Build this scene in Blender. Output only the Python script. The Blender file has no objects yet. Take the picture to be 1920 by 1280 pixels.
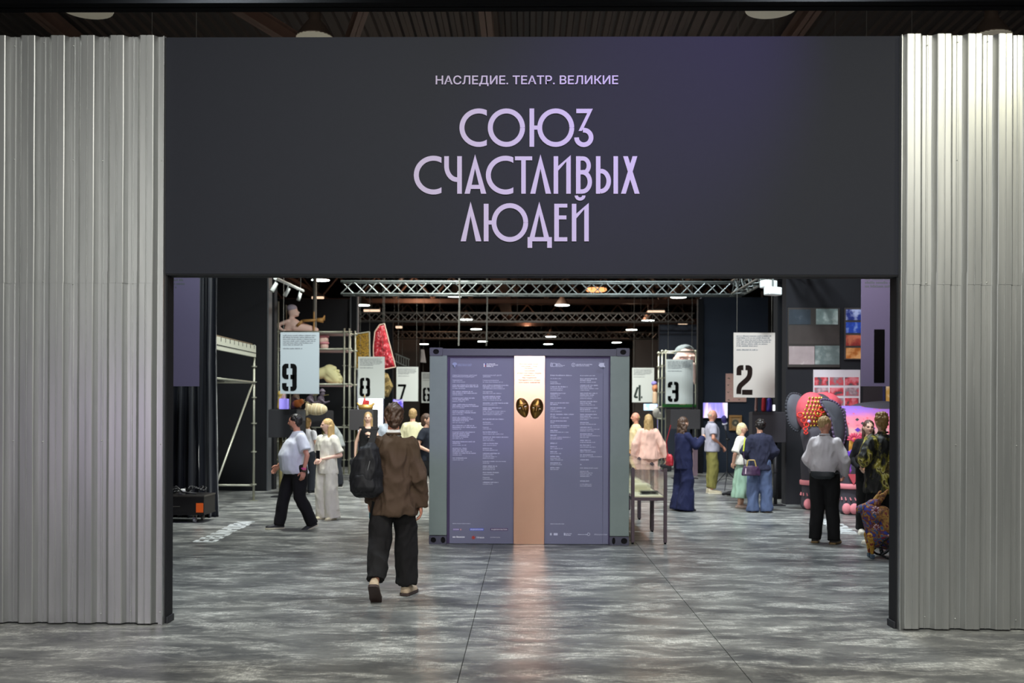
import bpy, bmesh, math, random
import numpy as np
from mathutils import Vector, Matrix, noise as mnoise

# ------------------------------------------------------------------ camera, light, exposure
scene = bpy.context.scene
COL = scene.collection
FPX, CX, HOR, CAMH = 1867.0, 960.0, 772.0, 1.74
YAW, ROLL = math.radians(0.86), math.radians(0.22)
cam_data = bpy.data.cameras.new('camera')
cam = bpy.data.objects.new('camera', cam_data); COL.objects.link(cam)
CAMR = Matrix.Rotation(YAW, 3, 'Z') @ Matrix.Rotation(math.pi/2, 3, 'X') @ Matrix.Rotation(ROLL, 3, 'Z')
cam.matrix_world = Matrix.Translation((0, 0, CAMH)) @ CAMR.to_4x4()
cam_data.sensor_width = 36.0; cam_data.lens = FPX*36.0/1920.0
cam_data.shift_y = (HOR-640.0)/1920.0
cam_data.clip_end = 300
cam_data.dof.use_dof = True; cam_data.dof.focus_distance = 9.2; cam_data.dof.aperture_fstop = 2.2
scene.camera = cam
scene.view_settings.view_transform = 'Standard'; scene.view_settings.look = 'None'
scene.view_settings.gamma = 1.0; scene.view_settings.use_curve_mapping = False
scene.view_settings.exposure = 0.0

world = bpy.data.worlds.new('hall_ambient'); scene.world = world; world.use_nodes = True
world.node_tree.nodes['Background'].inputs[0].default_value = (0.80, 0.86, 1.0, 1)
world.node_tree.nodes['Background'].inputs[1].default_value = 0.035

def lamp(kind, name, loc, target, power, color, size=0.5, cone=100, blend=0.6):
    d = bpy.data.lights.new(name, kind); d.energy = power; d.color = color
    if kind == 'AREA': d.shape = 'DISK'; d.size = size; d.spread = math.radians(cone)
    if kind == 'SPOT': d.shadow_soft_size = size; d.spot_size = math.radians(cone); d.spot_blend = blend
    if kind == 'POINT': d.shadow_soft_size = size
    o = bpy.data.objects.new(name, d); COL.objects.link(o); o.location = loc
    o.rotation_euler = (Vector(target)-Vector(loc)).to_track_quat('-Z', 'Y').to_euler()
    return o
NEUT, COOL, WARM = (0.95, 1.0, 0.95), (0.85, 0.95, 1.0), (1.0, 0.97, 0.80)
# high-bay lamps of the hall in front of the portal (over and behind the camera)
lamp('AREA', 'hall_light_front', (-5.2, -6.0, 4.7), (-4.0, 8.0, 2.0), 150, (1.0, 1.0, 0.94), 1.2, 150)
lamp('AREA', 'hall_light_front', (5.2, -2.0, 7.4), (4.0, 6.0, 0), 190, (1.0, 0.98, 0.86), 1.2, 150)
lamp('AREA', 'hall_light_front', (0.3, -8.0, 5.2), (0, 8, 2.0), 270, (1.0, 1.0, 0.94), 1.2, 150)
lamp('AREA', 'hall_light_front', (-1.6, 3.0, 7.6), (-1.6, 5.4, 0), 170, (1.0, 1.0, 0.93), 0.7, 120)
lamp('AREA', 'hall_light_front', (1.8, 3.0, 7.6), (1.8, 5.4, 0), 170, (1.0, 1.0, 0.92), 0.7, 120)
# exhibition spots: warm one raking the right steel wall, violet one on the title
lamp('SPOT', 'wall_wash_light', (5.2, 5.2, 6.0), (4.4, 8.1, 3.5), 190, (1.0, 0.97, 0.70), 0.15, 80, 1.0)
lamp('SPOT', 'title_light', (3.0, 5.0, 7.2), (1.1, 8.1, 4.45), 800, (0.30, 0.13, 1.0), 0.1, 36, 1.0)
lamp('SPOT', 'portal_violet_light', (-5.0, 2.0, 1.6), (-3.6, 8.1, 0.2), 60, (0.80, 0.60, 1.0), 0.2, 55, 1.0)
# exhibition spots beyond the portal
for x, y, p, c in ((-3.2, 10.2, 300, COOL), (3.0, 10.2, 300, COOL), (-4.0, 15.5, 380, NEUT), (3.6, 14.8, 460, COOL),
                   (0.2, 18.5, 380, NEUT), (-3.0, 22.5, 420, NEUT), (3.4, 22.0, 420, COOL), (-2.5, 30, 420, NEUT), (3.0, 30, 420, NEUT),
                   (0, 40, 420, NEUT)):
    lamp('AREA', 'exhibition_light', (x, y, 6.9), (x, y+2.2, 0), p*0.74, c, 0.7, 130)
d_ = lamp('AREA', 'added_container_fill', (0.05, 8.36, 3.02), (0.05, 13.0, 1.9), 27, (0.92, 0.88, 1.0), 0.5, 100).data  # added light that brightens the container and its copper strip
d_.shape = 'RECTANGLE'; d_.size = 1.6; d_.size_y = 0.16
# added warm point lights standing in for bounce on the roof beams
for x, y in ((-3.2, 30), (4.2, 31), (0.5, 40), (-5, 45), (5, 48), (0, 58)):
    lamp('POINT', 'roof_bounce_fill', (x, y, 6.75), (x, y, 0), 110, (1.0, 0.62, 0.40), 0.2)
lamp('SPOT', 'elephant_light', (3.0, 11.6, 5.6), (5.9, 17.0, 1.3), 420, (1.0, 0.78, 0.80), 0.15, 45, 0.8)

# ------------------------------------------------------------------ helpers
def P(px, py, Y):
    """point of the plane y = Y seen at photograph pixel (px, py)"""
    d = CAMR @ Vector(((px-CX)/FPX, (HOR-py)/FPX, -1.0))
    t = Y/d.y
    return Vector((d.x*t, Y, CAMH+d.z*t))
def PX(px, Y, py=800): return P(px, py, Y).x
def PZ(py, Y, px=990): return P(px, py, Y).z
def floor_at(px, py):
    d = CAMR @ Vector(((px-CX)/FPX, (HOR-py)/FPX, -1.0))
    t = -CAMH/d.z
    return Vector((d.x*t, d.y*t, 0))

MATS = {}
def srgb(h):
    if not isinstance(h, str): return tuple(h)+((1,) if len(h) == 3 else ())
    h = h.lstrip('#'); v = [int(h[i:i+2], 16)/255 for i in (0, 2, 4)]
    return tuple(((c/12.92) if c <= 0.04045 else ((c+0.055)/1.055)**2.4) for c in v)+(1,)
def mat(name, color='#808080', rough=0.6, metal=0.0, emit=None, estr=0.0, var=0.0, scale=8.0, bump=0.0, bscale=40.0,
        alpha=1.0, trans=0.0, spec=0.5, coat=0.0, sheen=0.0):
    if name in MATS: return MATS[name]
    m = bpy.data.materials.new(name); m.use_nodes = True
    nt = m.node_tree; b = nt.nodes['Principled BSDF']
    c = srgb(color)
    b.inputs['Base Color'].default_value = c
    b.inputs['Roughness'].default_value = rough; b.inputs['Metallic'].default_value = metal
    b.inputs['Specular IOR Level'].default_value = spec; b.inputs['Coat Weight'].default_value = coat
    b.inputs['Sheen Weight'].default_value = sheen
    b.inputs['Alpha'].default_value = alpha; b.inputs['Transmission Weight'].default_value = trans
    if emit: b.inputs['Emission Color'].default_value = srgb(emit); b.inputs['Emission Strength'].default_value = estr
    if var or bump:
        tc = nt.nodes.new('ShaderNodeTexCoord')
    if var:
        n = nt.nodes.new('ShaderNodeTexNoise'); n.inputs['Scale'].default_value = scale; n.inputs['Detail'].default_value = 5
        nt.links.new(tc.outputs['Object'], n.inputs['Vector'])
        mx = nt.nodes.new('ShaderNodeMix'); mx.data_type = 'RGBA'
        mx.inputs[6].default_value = tuple(max(0, v*(1-var)) for v in c[:3])+(1,)
        mx.inputs[7].default_value = tuple(min(1, v*(1+var)) for v in c[:3])+(1,)
        nt.links.new(n.outputs['Fac'], mx.inputs[0]); nt.links.new(mx.outputs[2], b.inputs['Base Color'])
    if bump:
        n2 = nt.nodes.new('ShaderNodeTexNoise'); n2.inputs['Scale'].default_value = bscale; n2.inputs['Detail'].default_value = 4
        nt.links.new(tc.outputs['Object'], n2.inputs['Vector'])
        bp = nt.nodes.new('ShaderNodeBump'); bp.inputs['Strength'].default_value = bump; bp.inputs['Distance'].default_value = 0.01
        nt.links.new(n2.outputs['Fac'], bp.inputs['Height']); nt.links.new(bp.outputs['Normal'], b.inputs['Normal'])
    MATS[name] = m
    return m
def pattern_mat(name, colors, scale=10.0, rough=0.8, kind='voronoi', stretch=(1, 1, 1), detail=4.0, const=True, emit=0.0, metal=0.0):
    """procedural material with a colour ramp over a noise or voronoi texture"""
    if name in MATS: return MATS[name]
    m = bpy.data.materials.new(name); m.use_nodes = True
    nt = m.node_tree; b = nt.nodes['Principled BSDF']; b.inputs['Roughness'].default_value = rough; b.inputs['Metallic'].default_value = metal
    tc = nt.nodes.new('ShaderNodeTexCoord'); mp = nt.nodes.new('ShaderNodeMapping'); mp.inputs['Scale'].default_value = stretch
    nt.links.new(tc.outputs['Object'], mp.inputs['Vector'])
    if kind == 'voronoi':
        t = nt.nodes.new('ShaderNodeTexVoronoi'); out = t.outputs['Color']
    elif kind == 'rings':
        t = nt.nodes.new('ShaderNodeTexVoronoi'); out = t.outputs['Distance']
    elif kind == 'wave':
        t = nt.nodes.new('ShaderNodeTexWave'); t.inputs['Distortion'].default_value = 6; t.inputs['Detail'].default_value = 3; out = t.outputs['Fac']
    else:
        t = nt.nodes.new('ShaderNodeTexNoise'); t.inputs['Detail'].default_value = detail; out = t.outputs['Fac']
    t.inputs['Scale'].default_value = scale
    nt.links.new(mp.outputs[0], t.inputs['Vector'])
    r = nt.nodes.new('ShaderNodeValToRGB'); r.color_ramp.interpolation = 'CONSTANT' if const else 'LINEAR'
    el = r.color_ramp.elements
    while len(el) > 1: el.remove(el[-1])
    for i, c in enumerate(colors):
        pos, cc = c if isinstance(c, tuple) and isinstance(c[1], str) else (i/len(colors), c)
        e = el[0] if i == 0 else el.new(pos)
        e.position = pos; e.color = srgb(cc)
    if kind == 'voronoi':
        sp = nt.nodes.new('ShaderNodeSeparateColor'); nt.links.new(out, sp.inputs[0]); out = sp.outputs[0]
    nt.links.new(out, r.inputs['Fac']); nt.links.new(r.outputs['Color'], b.inputs['Base Color'])
    if emit:
        nt.links.new(r.outputs['Color'], b.inputs['Emission Color']); b.inputs['Emission Strength'].default_value = emit
    MATS[name] = m
    return m

class MB:
    """collects shapes, builds them as one mesh object"""
    def __init__(s): s.v = []; s.f = []; s.m = []; s.cur = 0
    def add(s, vs, fs):
        o = len(s.v); s.v += [tuple(q) for q in vs]; s.f += [[i+o for i in q] for q in fs]; s.m += [s.cur]*len(fs); return s
    def box(s, x0, x1, y0, y1, z0, z1):
        return s.add([(x, y, z) for z in (z0, z1) for y in (y0, y1) for x in (x0, x1)],
                     [(0, 2, 3, 1), (4, 5, 7, 6), (0, 1, 5, 4), (2, 6, 7, 3), (0, 4, 6, 2), (1, 3, 7, 5)])
    def cbox(s, c, d): return s.box(c[0]-d[0]/2, c[0]+d[0]/2, c[1]-d[1]/2, c[1]+d[1]/2, c[2]-d[2]/2, c[2]+d[2]/2)
    def tube(s, p0, p1, r0, r1=None, n=8, caps=True):
        r1 = r0 if r1 is None else r1
        p0, p1 = Vector(p0), Vector(p1); d = (p1-p0)
        if d.length < 1e-7: return s
        q = d.to_track_quat('Z', 'Y'); vs = []
        for p, r in ((p0, r0), (p1, r1)):
            for i in range(n):
                a = 2*math.pi*i/n; vs.append(p+q @ Vector((r*math.cos(a), r*math.sin(a), 0)))
        fs = [(i, (i+1) % n, n+(i+1) % n, n+i) for i in range(n)]
        if caps: fs += [list(range(n))[::-1], list(range(n, 2*n))]
        return s.add(vs, fs)
    def path(s, pts, r, n=6):
        for a, b in zip(pts, pts[1:]): s.tube(a, b, r, r, n)
        return s
    def loft(s, rings, cap=True, closed=True):
        n = len(rings[0]); vs = [q for r in rings for q in r]; fs = []
        for k in range(len(rings)-1):
            for i in range(n if closed else n-1):
                j = (i+1) % n; fs.append((k*n+i, k*n+j, (k+1)*n+j, (k+1)*n+i))
        if cap: fs += [list(range(n))[::-1], list(range((len(rings)-1)*n, len(rings)*n))]
        return s.add(vs, fs)
    def ellipsoid(s, c, r, M=None, nu=14, nv=9):
        c = Vector(c); vs = []; fs = []
        for k in range(1, nv):
            t = math.pi*k/nv
            for i in range(nu):
                a = 2*math.pi*i/nu
                w = Vector((r[0]*math.sin(t)*math.cos(a), r[1]*math.sin(t)*math.sin(a), r[2]*math.cos(t)))
                vs.append(c+(M @ w if M else w))
        top = Vector((0, 0, r[2])); bot = Vector((0, 0, -r[2]))
        vs += [c+(M @ top if M else top), c+(M @ bot if M else bot)]
        T = len(vs)-2; B = T+1
        for i in range(nu):
            j = (i+1) % nu
            fs.append((T, i, j)); fs.append(((nv-2)*nu+j, (nv-2)*nu+i, B))
            for k in range(nv-2): fs.append((k*nu+i, (k+1)*nu+i, (k+1)*nu+j, k*nu+j))
        return s.add(vs, fs)
    def capsule(s, p0, p1, r0, r1, n=12):
        p0, p1 = Vector(p0), Vector(p1); d = p1-p0; L = d.length
        q = d.to_track_quat('Z', 'Y') if L > 1e-6 else Matrix.Identity(3).to_quaternion()
        rings = []
        for t in (-80, -50, -22, 0): rings.append((p0, r0, t))
        for t in (0, 22, 50, 80): rings.append((p1, r1, t))
        rr = []
        for p, r, t in rings:
            t = math.radians(t); rad = r*math.cos(t); off = r*math.sin(t)
            rr.append([p+q @ Vector((rad*math.cos(2*math.pi*i/n), rad*math.sin(2*math.pi*i/n), off)) for i in range(n)])
        return s.loft(rr)
    def prism(s, poly, z0, z1, M=None):
        """2-D polygon (x, z) extruded along y from z0 to z1"""
        n = len(poly)
        vs = [(p[0], z0, p[1]) for p in poly]+[(p[0], z1, p[1]) for p in poly]
        if M: vs = [M @ Vector(q) for q in vs]
        fs = [list(range(n)), list(range(n, 2*n))[::-1]]+[(i+n, (i+1) % n+n, (i+1) % n, i) for i in range(n)]
        return s.add(vs, fs)
    def lathe(s, prof, c=(0, 0, 0), n=24):
        c = Vector(c)
        return s.loft([[c+Vector((r*math.cos(2*math.pi*i/n), r*math.sin(2*math.pi*i/n), z)) for i in range(n)] for r, z in prof])
    def mesh(s, name, mats=None, smooth=False):
        me = bpy.data.meshes.new(name); me.from_pydata(s.v, [], s.f); 
        for m in (mats or []): me.materials.append(m)
        if len(mats or []) > 1: me.polygons.foreach_set('material_index', s.m)
        me.update()
        bm = bmesh.new(); bm.from_mesh(me); bmesh.ops.recalc_face_normals(bm, faces=bm.faces[:]); bm.to_mesh(me); bm.free()
        if smooth: me.polygons.foreach_set('use_smooth', [True]*len(me.polygons))
        return me
    def build(s, name, mats, parent=None, smooth=False, loc=None, rotz=0.0, bevel=0.0):
        mats = mats if isinstance(mats, (list, tuple)) else [mats]
        o = obj(name, s.mesh(name, mats, smooth), parent, loc, rotz)
        if bevel:
            bv = o.modifiers.new('bevel', 'BEVEL'); bv.width = bevel; bv.segments = 2; bv.limit_method = 'ANGLE'
        return o
def obj(name, me, parent=None, loc=None, rotz=0.0):
    o = bpy.data.objects.new(name, me); COL.objects.link(o)
    if parent is not None: o.parent = parent
    if loc is not None: o.location = loc
    o.rotation_euler.z = rotz
    return o
def tag(o, label=None, cat=None, group=None, kind=None):
    if label: o['label'] = label
    if cat: o['category'] = cat
    if group: o['group'] = group
    if kind: o['kind'] = kind
    return o
def thing(name, label, cat, loc=(0, 0, 0), rotz=0.0, group=None):
    o = bpy.data.objects.new(name, None); COL.objects.link(o); o.location = loc; o.rotation_euler.z = rotz
    o.empty_display_size = 0.1
    return tag(o, label, cat, group)
def copy_tree(o, parent=None):
    c = o.copy(); COL.objects.link(c)
    if parent is not None: c.parent = parent
    for ch in list(o.children): copy_tree(ch, c)
    return c
def stroke(mb, pts, w, y0, y1, cap=True):
    """2-D stroke of width w along (x, z) points, extruded from y0 to y1 (mitred)"""
    n = len(pts); L, R = [], []
    for i in range(n):
        a = Vector(pts[max(0, i-1)]); b = Vector(pts[i]); c = Vector(pts[min(n-1, i+1)])
        d1 = (b-a).normalized() if i > 0 else (c-b).normalized()
        d2 = (c-b).normalized() if i < n-1 else d1
        t = (d1+d2).normalized(); nn = Vector((-t.y, t.x)); k = 1/max(0.35, abs(nn.dot(Vector((-d1.y, d1.x)))))
        L.append(b+nn*w/2*k); R.append(b-nn*w/2*k)
    vs = []
    for q in (L, R):
        for p in q: vs.append((p.x, y0, p.y))
    for q in (L, R):
        for p in q: vs.append((p.x, y1, p.y))
    fs = []; N = 2*n
    for i in range(n-1):
        fs += [(i, i+1, n+i+1, n+i), (N+i, N+n+i, N+n+i+1, N+i+1), (i, N+i, N+i+1, i+1), (n+i, n+i+1, N+n+i+1, N+n+i)]
    fs += [(0, n, N+n, N), (n-1, N+n-1, N+2*n-1, 2*n-1)]
    return mb.add(vs, fs)
def arc(cx, cy, rx, ry, a0, a1, n=24):
    return [(cx+rx*math.cos(math.radians(a0+(a1-a0)*i/n)), cy+ry*math.sin(math.radians(a0+(a1-a0)*i/n))) for i in range(n+1)]

def text_mesh(s, size, bold=0.0, align='LEFT', extrude=0.0):
    """letters of the built-in font as a mesh in the x-z plane"""
    cu = bpy.data.curves.new('txt', 'FONT'); cu.body = s; cu.size = size; cu.align_x = align; cu.offset = bold; cu.extrude = extrude
    cu.resolution_u = 3
    o = bpy.data.objects.new('txt', cu); COL.objects.link(o)
    me = bpy.data.meshes.new_from_object(o.evaluated_get(bpy.context.evaluated_depsgraph_get()))
    bpy.data.objects.remove(o); bpy.data.curves.remove(cu)
    me.transform(Matrix.Rotation(math.pi/2, 4, 'X'))
    return me
def add_mesh(mb, me, off=(0, 0, 0), sx=1.0):
    off = Vector(off)
    mb.add([Vector((v.co.x*sx, v.co.y, v.co.z))+off for v in me.vertices], [list(p.vertices) for p in me.polygons])
    bpy.data.meshes.remove(me)
def fit_text(mb, s, x0, x1, zbase, y, cap, bold=0.0, extrude=0.0):
    """text from x0 to x1 with capital height cap, in the plane y"""
    me = text_mesh(s, cap/0.70, bold*cap, 'LEFT', extrude)
    xs = [v.co.x for v in me.vertices]
    if not xs: return
    k = (x1-x0)/(max(xs)-min(xs))
    add_mesh(mb, me, (x0-min(xs)*k, y, zbase), k)
# ------------------------------------------------------------------ floor
def floor_material():
    m = bpy.data.materials.new('polished_concrete'); m.use_nodes = True; nt = m.node_tree; b = nt.nodes['Principled BSDF']
    tc = nt.nodes.new('ShaderNodeTexCoord')
    def mapping(sc, rot=0.0):
        mp = nt.nodes.new('ShaderNodeMapping'); mp.inputs['Scale'].default_value = sc; mp.inputs['Rotation'].default_value = (0, 0, rot)
        nt.links.new(tc.outputs['Object'], mp.inputs['Vector']); return mp.outputs[0]
    def tex(sc, scale, detail, dist=0.0, rot=0.0, rough=0.6):
        n = nt.nodes.new('ShaderNodeTexNoise'); n.inputs['Scale'].default_value = scale; n.inputs['Detail'].default_value = detail
        n.inputs['Distortion'].default_value = dist; n.inputs['Roughness'].default_value = rough
        nt.links.new(mapping(sc, rot), n.inputs['Vector']); return n.outputs['Fac']
    def ramp(f, p0, p1, c0, c1):
        r = nt.nodes.new('ShaderNodeValToRGB'); e = r.color_ramp.elements
        e[0].position = p0; e[1].position = p1; e[0].color = c0; e[1].color = c1
        nt.links.new(f, r.inputs['Fac']); return r.outputs['Color']
    def mix(f, a, bb, mode='MIX'):
        x = nt.nodes.new('ShaderNodeMix'); x.data_type = 'RGBA'; x.blend_type = mode
        for sock, v in ((x.inputs[0], f), (x.inputs[6], a), (x.inputs[7], bb)):
            if isinstance(v, (int, float)): sock.default_value = v
            elif isinstance(v, tuple): sock.default_value = v
            else: nt.links.new(v, sock)
        return x.outputs[2]
    def math_(op, a, bb):
        x = nt.nodes.new('ShaderNodeMath'); x.operation = op
        for sock, v in ((x.inputs[0], a), (x.inputs[1], bb)):
            if isinstance(v, (int, float)): sock.default_value = v
            else: nt.links.new(v, sock)
        return x.outputs[0]
    patch = ramp(tex((0.75, 1.25, 1), 1.3, 9, 0.35, 0.2, 0.70), 0.38, 0.64, (0, 0, 0, 1), (1, 1, 1, 1))
    smear = ramp(tex((0.8, 2.0, 1), 1.9, 14, 0.5, 0.22, 0.74), 0.47, 0.60, (0, 0, 0, 1), (1, 1, 1, 1))
    brush = ramp(tex((1.0, 8.0, 1), 11.0, 9, 0.6, 0.75, 0.78), 0.44, 0.58, (0, 0, 0, 1), (1, 1, 1, 1))
    brush2 = ramp(tex((6.0, 1.0, 1), 14.0, 6, 0.8, 0.35, 0.7), 0.40, 0.62, (0.25, 0.25, 0.25, 1), (1, 1, 1, 1))
    f = math_('MULTIPLY', smear, math_('ADD', 0.25, math_('MULTIPLY', brush, 0.75)))
    f = math_('MULTIPLY', f, math_('ADD', 0.35, math_('MULTIPLY', brush2, 0.65)))
    f = math_('ADD', math_('MULTIPLY', f, 0.85), math_('MULTIPLY', patch, 0.30))
    f = math_('ADD', f, math_('MULTIPLY', brush, 0.07))
    rc = nt.nodes.new('ShaderNodeValToRGB'); el = rc.color_ramp.elements
    el[0].position = 0.0; el[0].color = (0.055, 0.058, 0.062, 1); el[1].position = 1.0; el[1].color = (0.72, 0.72, 0.68, 1)
    for p_, c_ in ((0.20, (0.135, 0.138, 0.135, 1)), (0.42, (0.25, 0.253, 0.24, 1)), (0.66, (0.46, 0.462, 0.435, 1))):
        x_ = el.new(p_); x_.color = c_
    nt.links.new(f, rc.inputs['Fac']); col = rc.outputs['Color']
    nt.links.new(col, b.inputs['Base Color'])
    rr = nt.nodes.new('ShaderNodeMapRange'); rr.inputs['To Min'].default_value = 0.20; rr.inputs['To Max'].default_value = 0.50
    nt.links.new(tex((1, 3, 1), 2.2, 5), rr.inputs['Value']); nt.links.new(rr.outputs[0], b.inputs['Roughness'])
    b.inputs['Specular IOR Level'].default_value = 0.38
    bp = nt.nodes.new('ShaderNodeBump'); bp.inputs['Strength'].default_value = 0.10; bp.inputs['Distance'].default_value = 0.01
    nt.links.new(tex((2, 9, 1), 6, 6, 0.5, 0.3), bp.inputs['Height']); nt.links.new(bp.outputs['Normal'], b.inputs['Normal'])
    return m
CONC = floor_material()
GROOVE = mat('saw_cut_joint', '#17181a', 0.9)
fl = tag(MB().box(-32, 32, -10, 92, -0.3, -0.008).build('floor', GROOVE), 'grey polished concrete floor of the hall', 'floor', kind='structure')
JX, JY = [-32, -0.44, 1.46, 32], [-10, 9.42, 92]
for i in range(3):
    for j in range(2):
        g = 0.003
        MB().box(JX[i]+g, JX[i+1]-g, JY[j]+g, JY[j+1]-g, -0.06, 0).build('floor_slab', CONC, fl)

# ------------------------------------------------------------------ portal wall
WF = 8.08                       # front plane of the dark fascia
WB = 8.23                       # back of the portal
XL, XR = PX(309, WF), PX(1684, WF)
ZT, ZL, ZS = PZ(69, WF), PZ(514, WF), PZ(510, WF)
STEEL = bpy.data.materials.new('galvanised_steel'); STEEL.use_nodes = True
def _steel():
    nt = STEEL.node_tree; b = nt.nodes['Principled BSDF']; b.inputs['Metallic'].default_value = 0.88
    tc = nt.nodes.new('ShaderNodeTexCoord'); mp = nt.nodes.new('ShaderNodeMapping'); mp.inputs['Scale'].default_value = (2.5, 2.5, 0.12)
    nt.links.new(tc.outputs['Object'], mp.inputs['Vector'])
    n = nt.nodes.new('ShaderNodeTexNoise'); n.inputs['Scale'].default_value = 5; n.inputs['Detail'].default_value = 7
    nt.links.new(mp.outputs[0], n.inputs['Vector'])
    r = nt.nodes.new('ShaderNodeValToRGB'); e = r.color_ramp.elements
    e[0].position = 0.3; e[1].position = 0.75; e[0].color = (0.46, 0.47, 0.47, 1); e[1].color = (0.58, 0.585, 0.58, 1)
    nt.links.new(n.outputs['Fac'], r.inputs['Fac']); nt.links.new(r.outputs['Color'], b.inputs['Base Color'])
    mr = nt.nodes.new('ShaderNodeMapRange'); mr.inputs['To Min'].default_value = 0.34; mr.inputs['To Max'].default_value = 0.42
    nt.links.new(n.outputs['Fac'], mr.inputs['Value']); nt.links.new(mr.outputs[0], b.inputs['Roughness'])
    n2 = nt.nodes.new('ShaderNodeTexNoise'); n2.inputs['Scale'].default_value = 2.5; n2.inputs['Detail'].default_value = 3
    mp2 = nt.nodes.new('ShaderNodeMapping'); mp2.inputs['Scale'].default_value = (3, 3, 0.7); nt.links.new(tc.outputs['Object'], mp2.inputs['Vector'])
    nt.links.new(mp2.outputs[0], n2.inputs['Vector'])
    bp = nt.nodes.new('ShaderNodeBump'); bp.inputs['Strength'].default_value = 0.06; bp.inputs['Distance'].default_value = 0.02
    nt.links.new(n2.outputs['Fac'], bp.inputs['Height']); nt.links.new(bp.outputs['Normal'], b.inputs['Normal'])
_steel()
FASCIA = mat('dark_fascia_paint', '#20222b', 0.75, var=0.06, scale=30, spec=0.3, bump=0.05, bscale=300)
BLACK = mat('matt_black_panel', '#15161b', 0.7, spec=0.3)
CRESTD, PER = 0.042, 0.2425
def profile(x0, x1, phase):
    """points (x, depth) of the trapezoid profile; depth grows toward the viewer"""
    b = 0.0028
    base = [(0.000, 0), (0.028, 0), (0.033, 0.007), (0.041, 0.007), (0.046, 0), (0.076-b, 0), (0.076+b, 0.004),
            (0.108-b, CRESTD-0.004), (0.108+b, CRESTD), (0.156, CRESTD), (0.160, CRESTD-0.005), (0.165, CRESTD-0.005), (0.169, CRESTD),
            (0.214-b, CRESTD), (0.214+b, CRESTD-0.004), (PER-b, 0.004)]
    pts = []; k = math.floor((x0-phase)/PER)-1
    while phase+k*PER < x1+PER:
        for px_, d in base:
            x = phase+k*PER+px_
            if x0 < x < x1: pts.append((x, d))
        k += 1
    def d_at(x):
        u = (x-phase) % PER
        ext = base+[(PER, 0)]
        for (a, da), (c, dc) in zip(ext, ext[1:]):
            if a <= u <= c: return da+(dc-da)*(u-a)/max(1e-6, c-a)
        return 0
    return [(x0, d_at(x0))]+pts+[(x1, d_at(x1))]
def sheet(x0, x1, z0, z1, phase, lean, parent, dx=0.0):
    pr = profile(x0, x1, phase); mb = MB(); rows = []
    rng = random.Random(int(x0*100)+int(z0*10))
    NZ = 7
    for k in range(NZ):
        z = z0+(z1-z0)*k/(NZ-1)
        w = 0.0012*math.sin(k*1.7+x0*3)
        rows.append([(x+dx+w*math.sin(x*9), WF-0.004-d-lean*(0.4+0.6*(z1-z)/(z1-z0)) , z) for x, d in pr])
    mb.loft(rows, cap=False, closed=False)
    rows2 = [[(x, y+0.0012, z) for x, y, z in r] for r in (rows[-1], rows[0])]
    o = mb.build('corrugated_sheet', STEEL, parent)
    so = o.modifiers.new('thickness', 'SOLIDIFY'); so.thickness = 0.0014; so.offset = -1
    return o
SCREW = MB().lathe([(0.001, -0.004), (0.006, -0.004), (0.006, 0.0), (0.0045, 0.004), (0.001, 0.005)], n=8)
screw_me = SCREW.mesh('screw', [mat('zinc_screw', '#b9bbb8', 0.35, 0.9)]); screw_me.transform(Matrix.Rotation(math.pi/2, 4, 'X'))
def steel_wall(name, xa, xb, phase, cuts):
    w = MB().box(xa, xb, WF+0.004, WB, 0.0, ZT-0.015).build(name, BLACK); tag(w, kind='structure')
    xs = [xa]+cuts+[xb]
    for i in range(len(xs)-1):
        sheet(xs[i], xs[i+1], 0.012, ZS, phase, 0.0, w)
        sheet(xs[i], xs[i+1], ZS-0.10, ZT+0.002, phase, 0.0026, w, dx=0.0035)
    rng = random.Random(3)
    k = 0
    x = phase+math.ceil((xa-phase)/PER)*PER
    while x < xb-0.05:
        for z in (0.10, ZS-0.09, ZS-1.4, ZT-0.06, ZS+0.9):
            if rng.random() < 0.55:
                s = obj('screw', screw_me, w); s.location = (x+0.037, WF-0.016, z+rng.uniform(-0.02, 0.02))
        x += PER
    return w
wl = steel_wall('wall_left', -6.6, XL-0.005, PX(82, WF)-0.040, [PX(131, WF)])
tag(wl, 'galvanised corrugated steel wall left of the entrance', 'wall')
wr = steel_wall('wall_right', XR+0.005, 6.6, PX(1735, WF)-0.040, [PX(1822, WF)])
tag(wr, 'galvanised corrugated steel wall right of the entrance', 'wall')
# edge trims of the two steel walls
for nm, x, sg, w in (('edge_trim', XL, 1, wl), ('edge_trim', XR, -1, wr)):
    mb = MB().box(min(x, x-sg*0.045), max(x, x-sg*0.045), WF-0.016, WF-0.008, 0.0, ZT-0.004)
    mb.box(min(x, x-sg*0.006), max(x, x-sg*0.006), WF-0.05, WF+0.02, 0.0, ZT-0.004)
    mb.build(nm, STEEL, w, bevel=0.0015)
# reveals, lintel
lint = tag(MB().box(XL, XR, WF, WB, ZL, ZT).build('wall_lintel', FASCIA), 'dark blue-grey fascia panel over the entrance', 'wall', kind='structure')
MB().box(XL+0.001, XR-0.001, WF+0.004, WB+0.01, ZL-0.012, ZL-0.0005).build('soffit_board', BLACK, lint)
for nm, a, b_, w in (('jamb_panel', XL-0.0045, XL+0.012, wl), ('jamb_panel', XR-0.012, XR+0.0045, wr)):
    MB().box(a, b_, WF+0.012, WB+0.01, 0.0, ZL-0.0125).build(nm, BLACK, w)
for a, b_, w in ((XL+0.0125, XL+0.026, wl), (XR-0.026, XR-0.0125, wr)):
    MB().box(a, b_, WF+0.012, WB+0.01, 0.0, 0.055).build('kick_board', mat('kick_board', '#23242a', 0.6), w, bevel=0.002)

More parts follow.
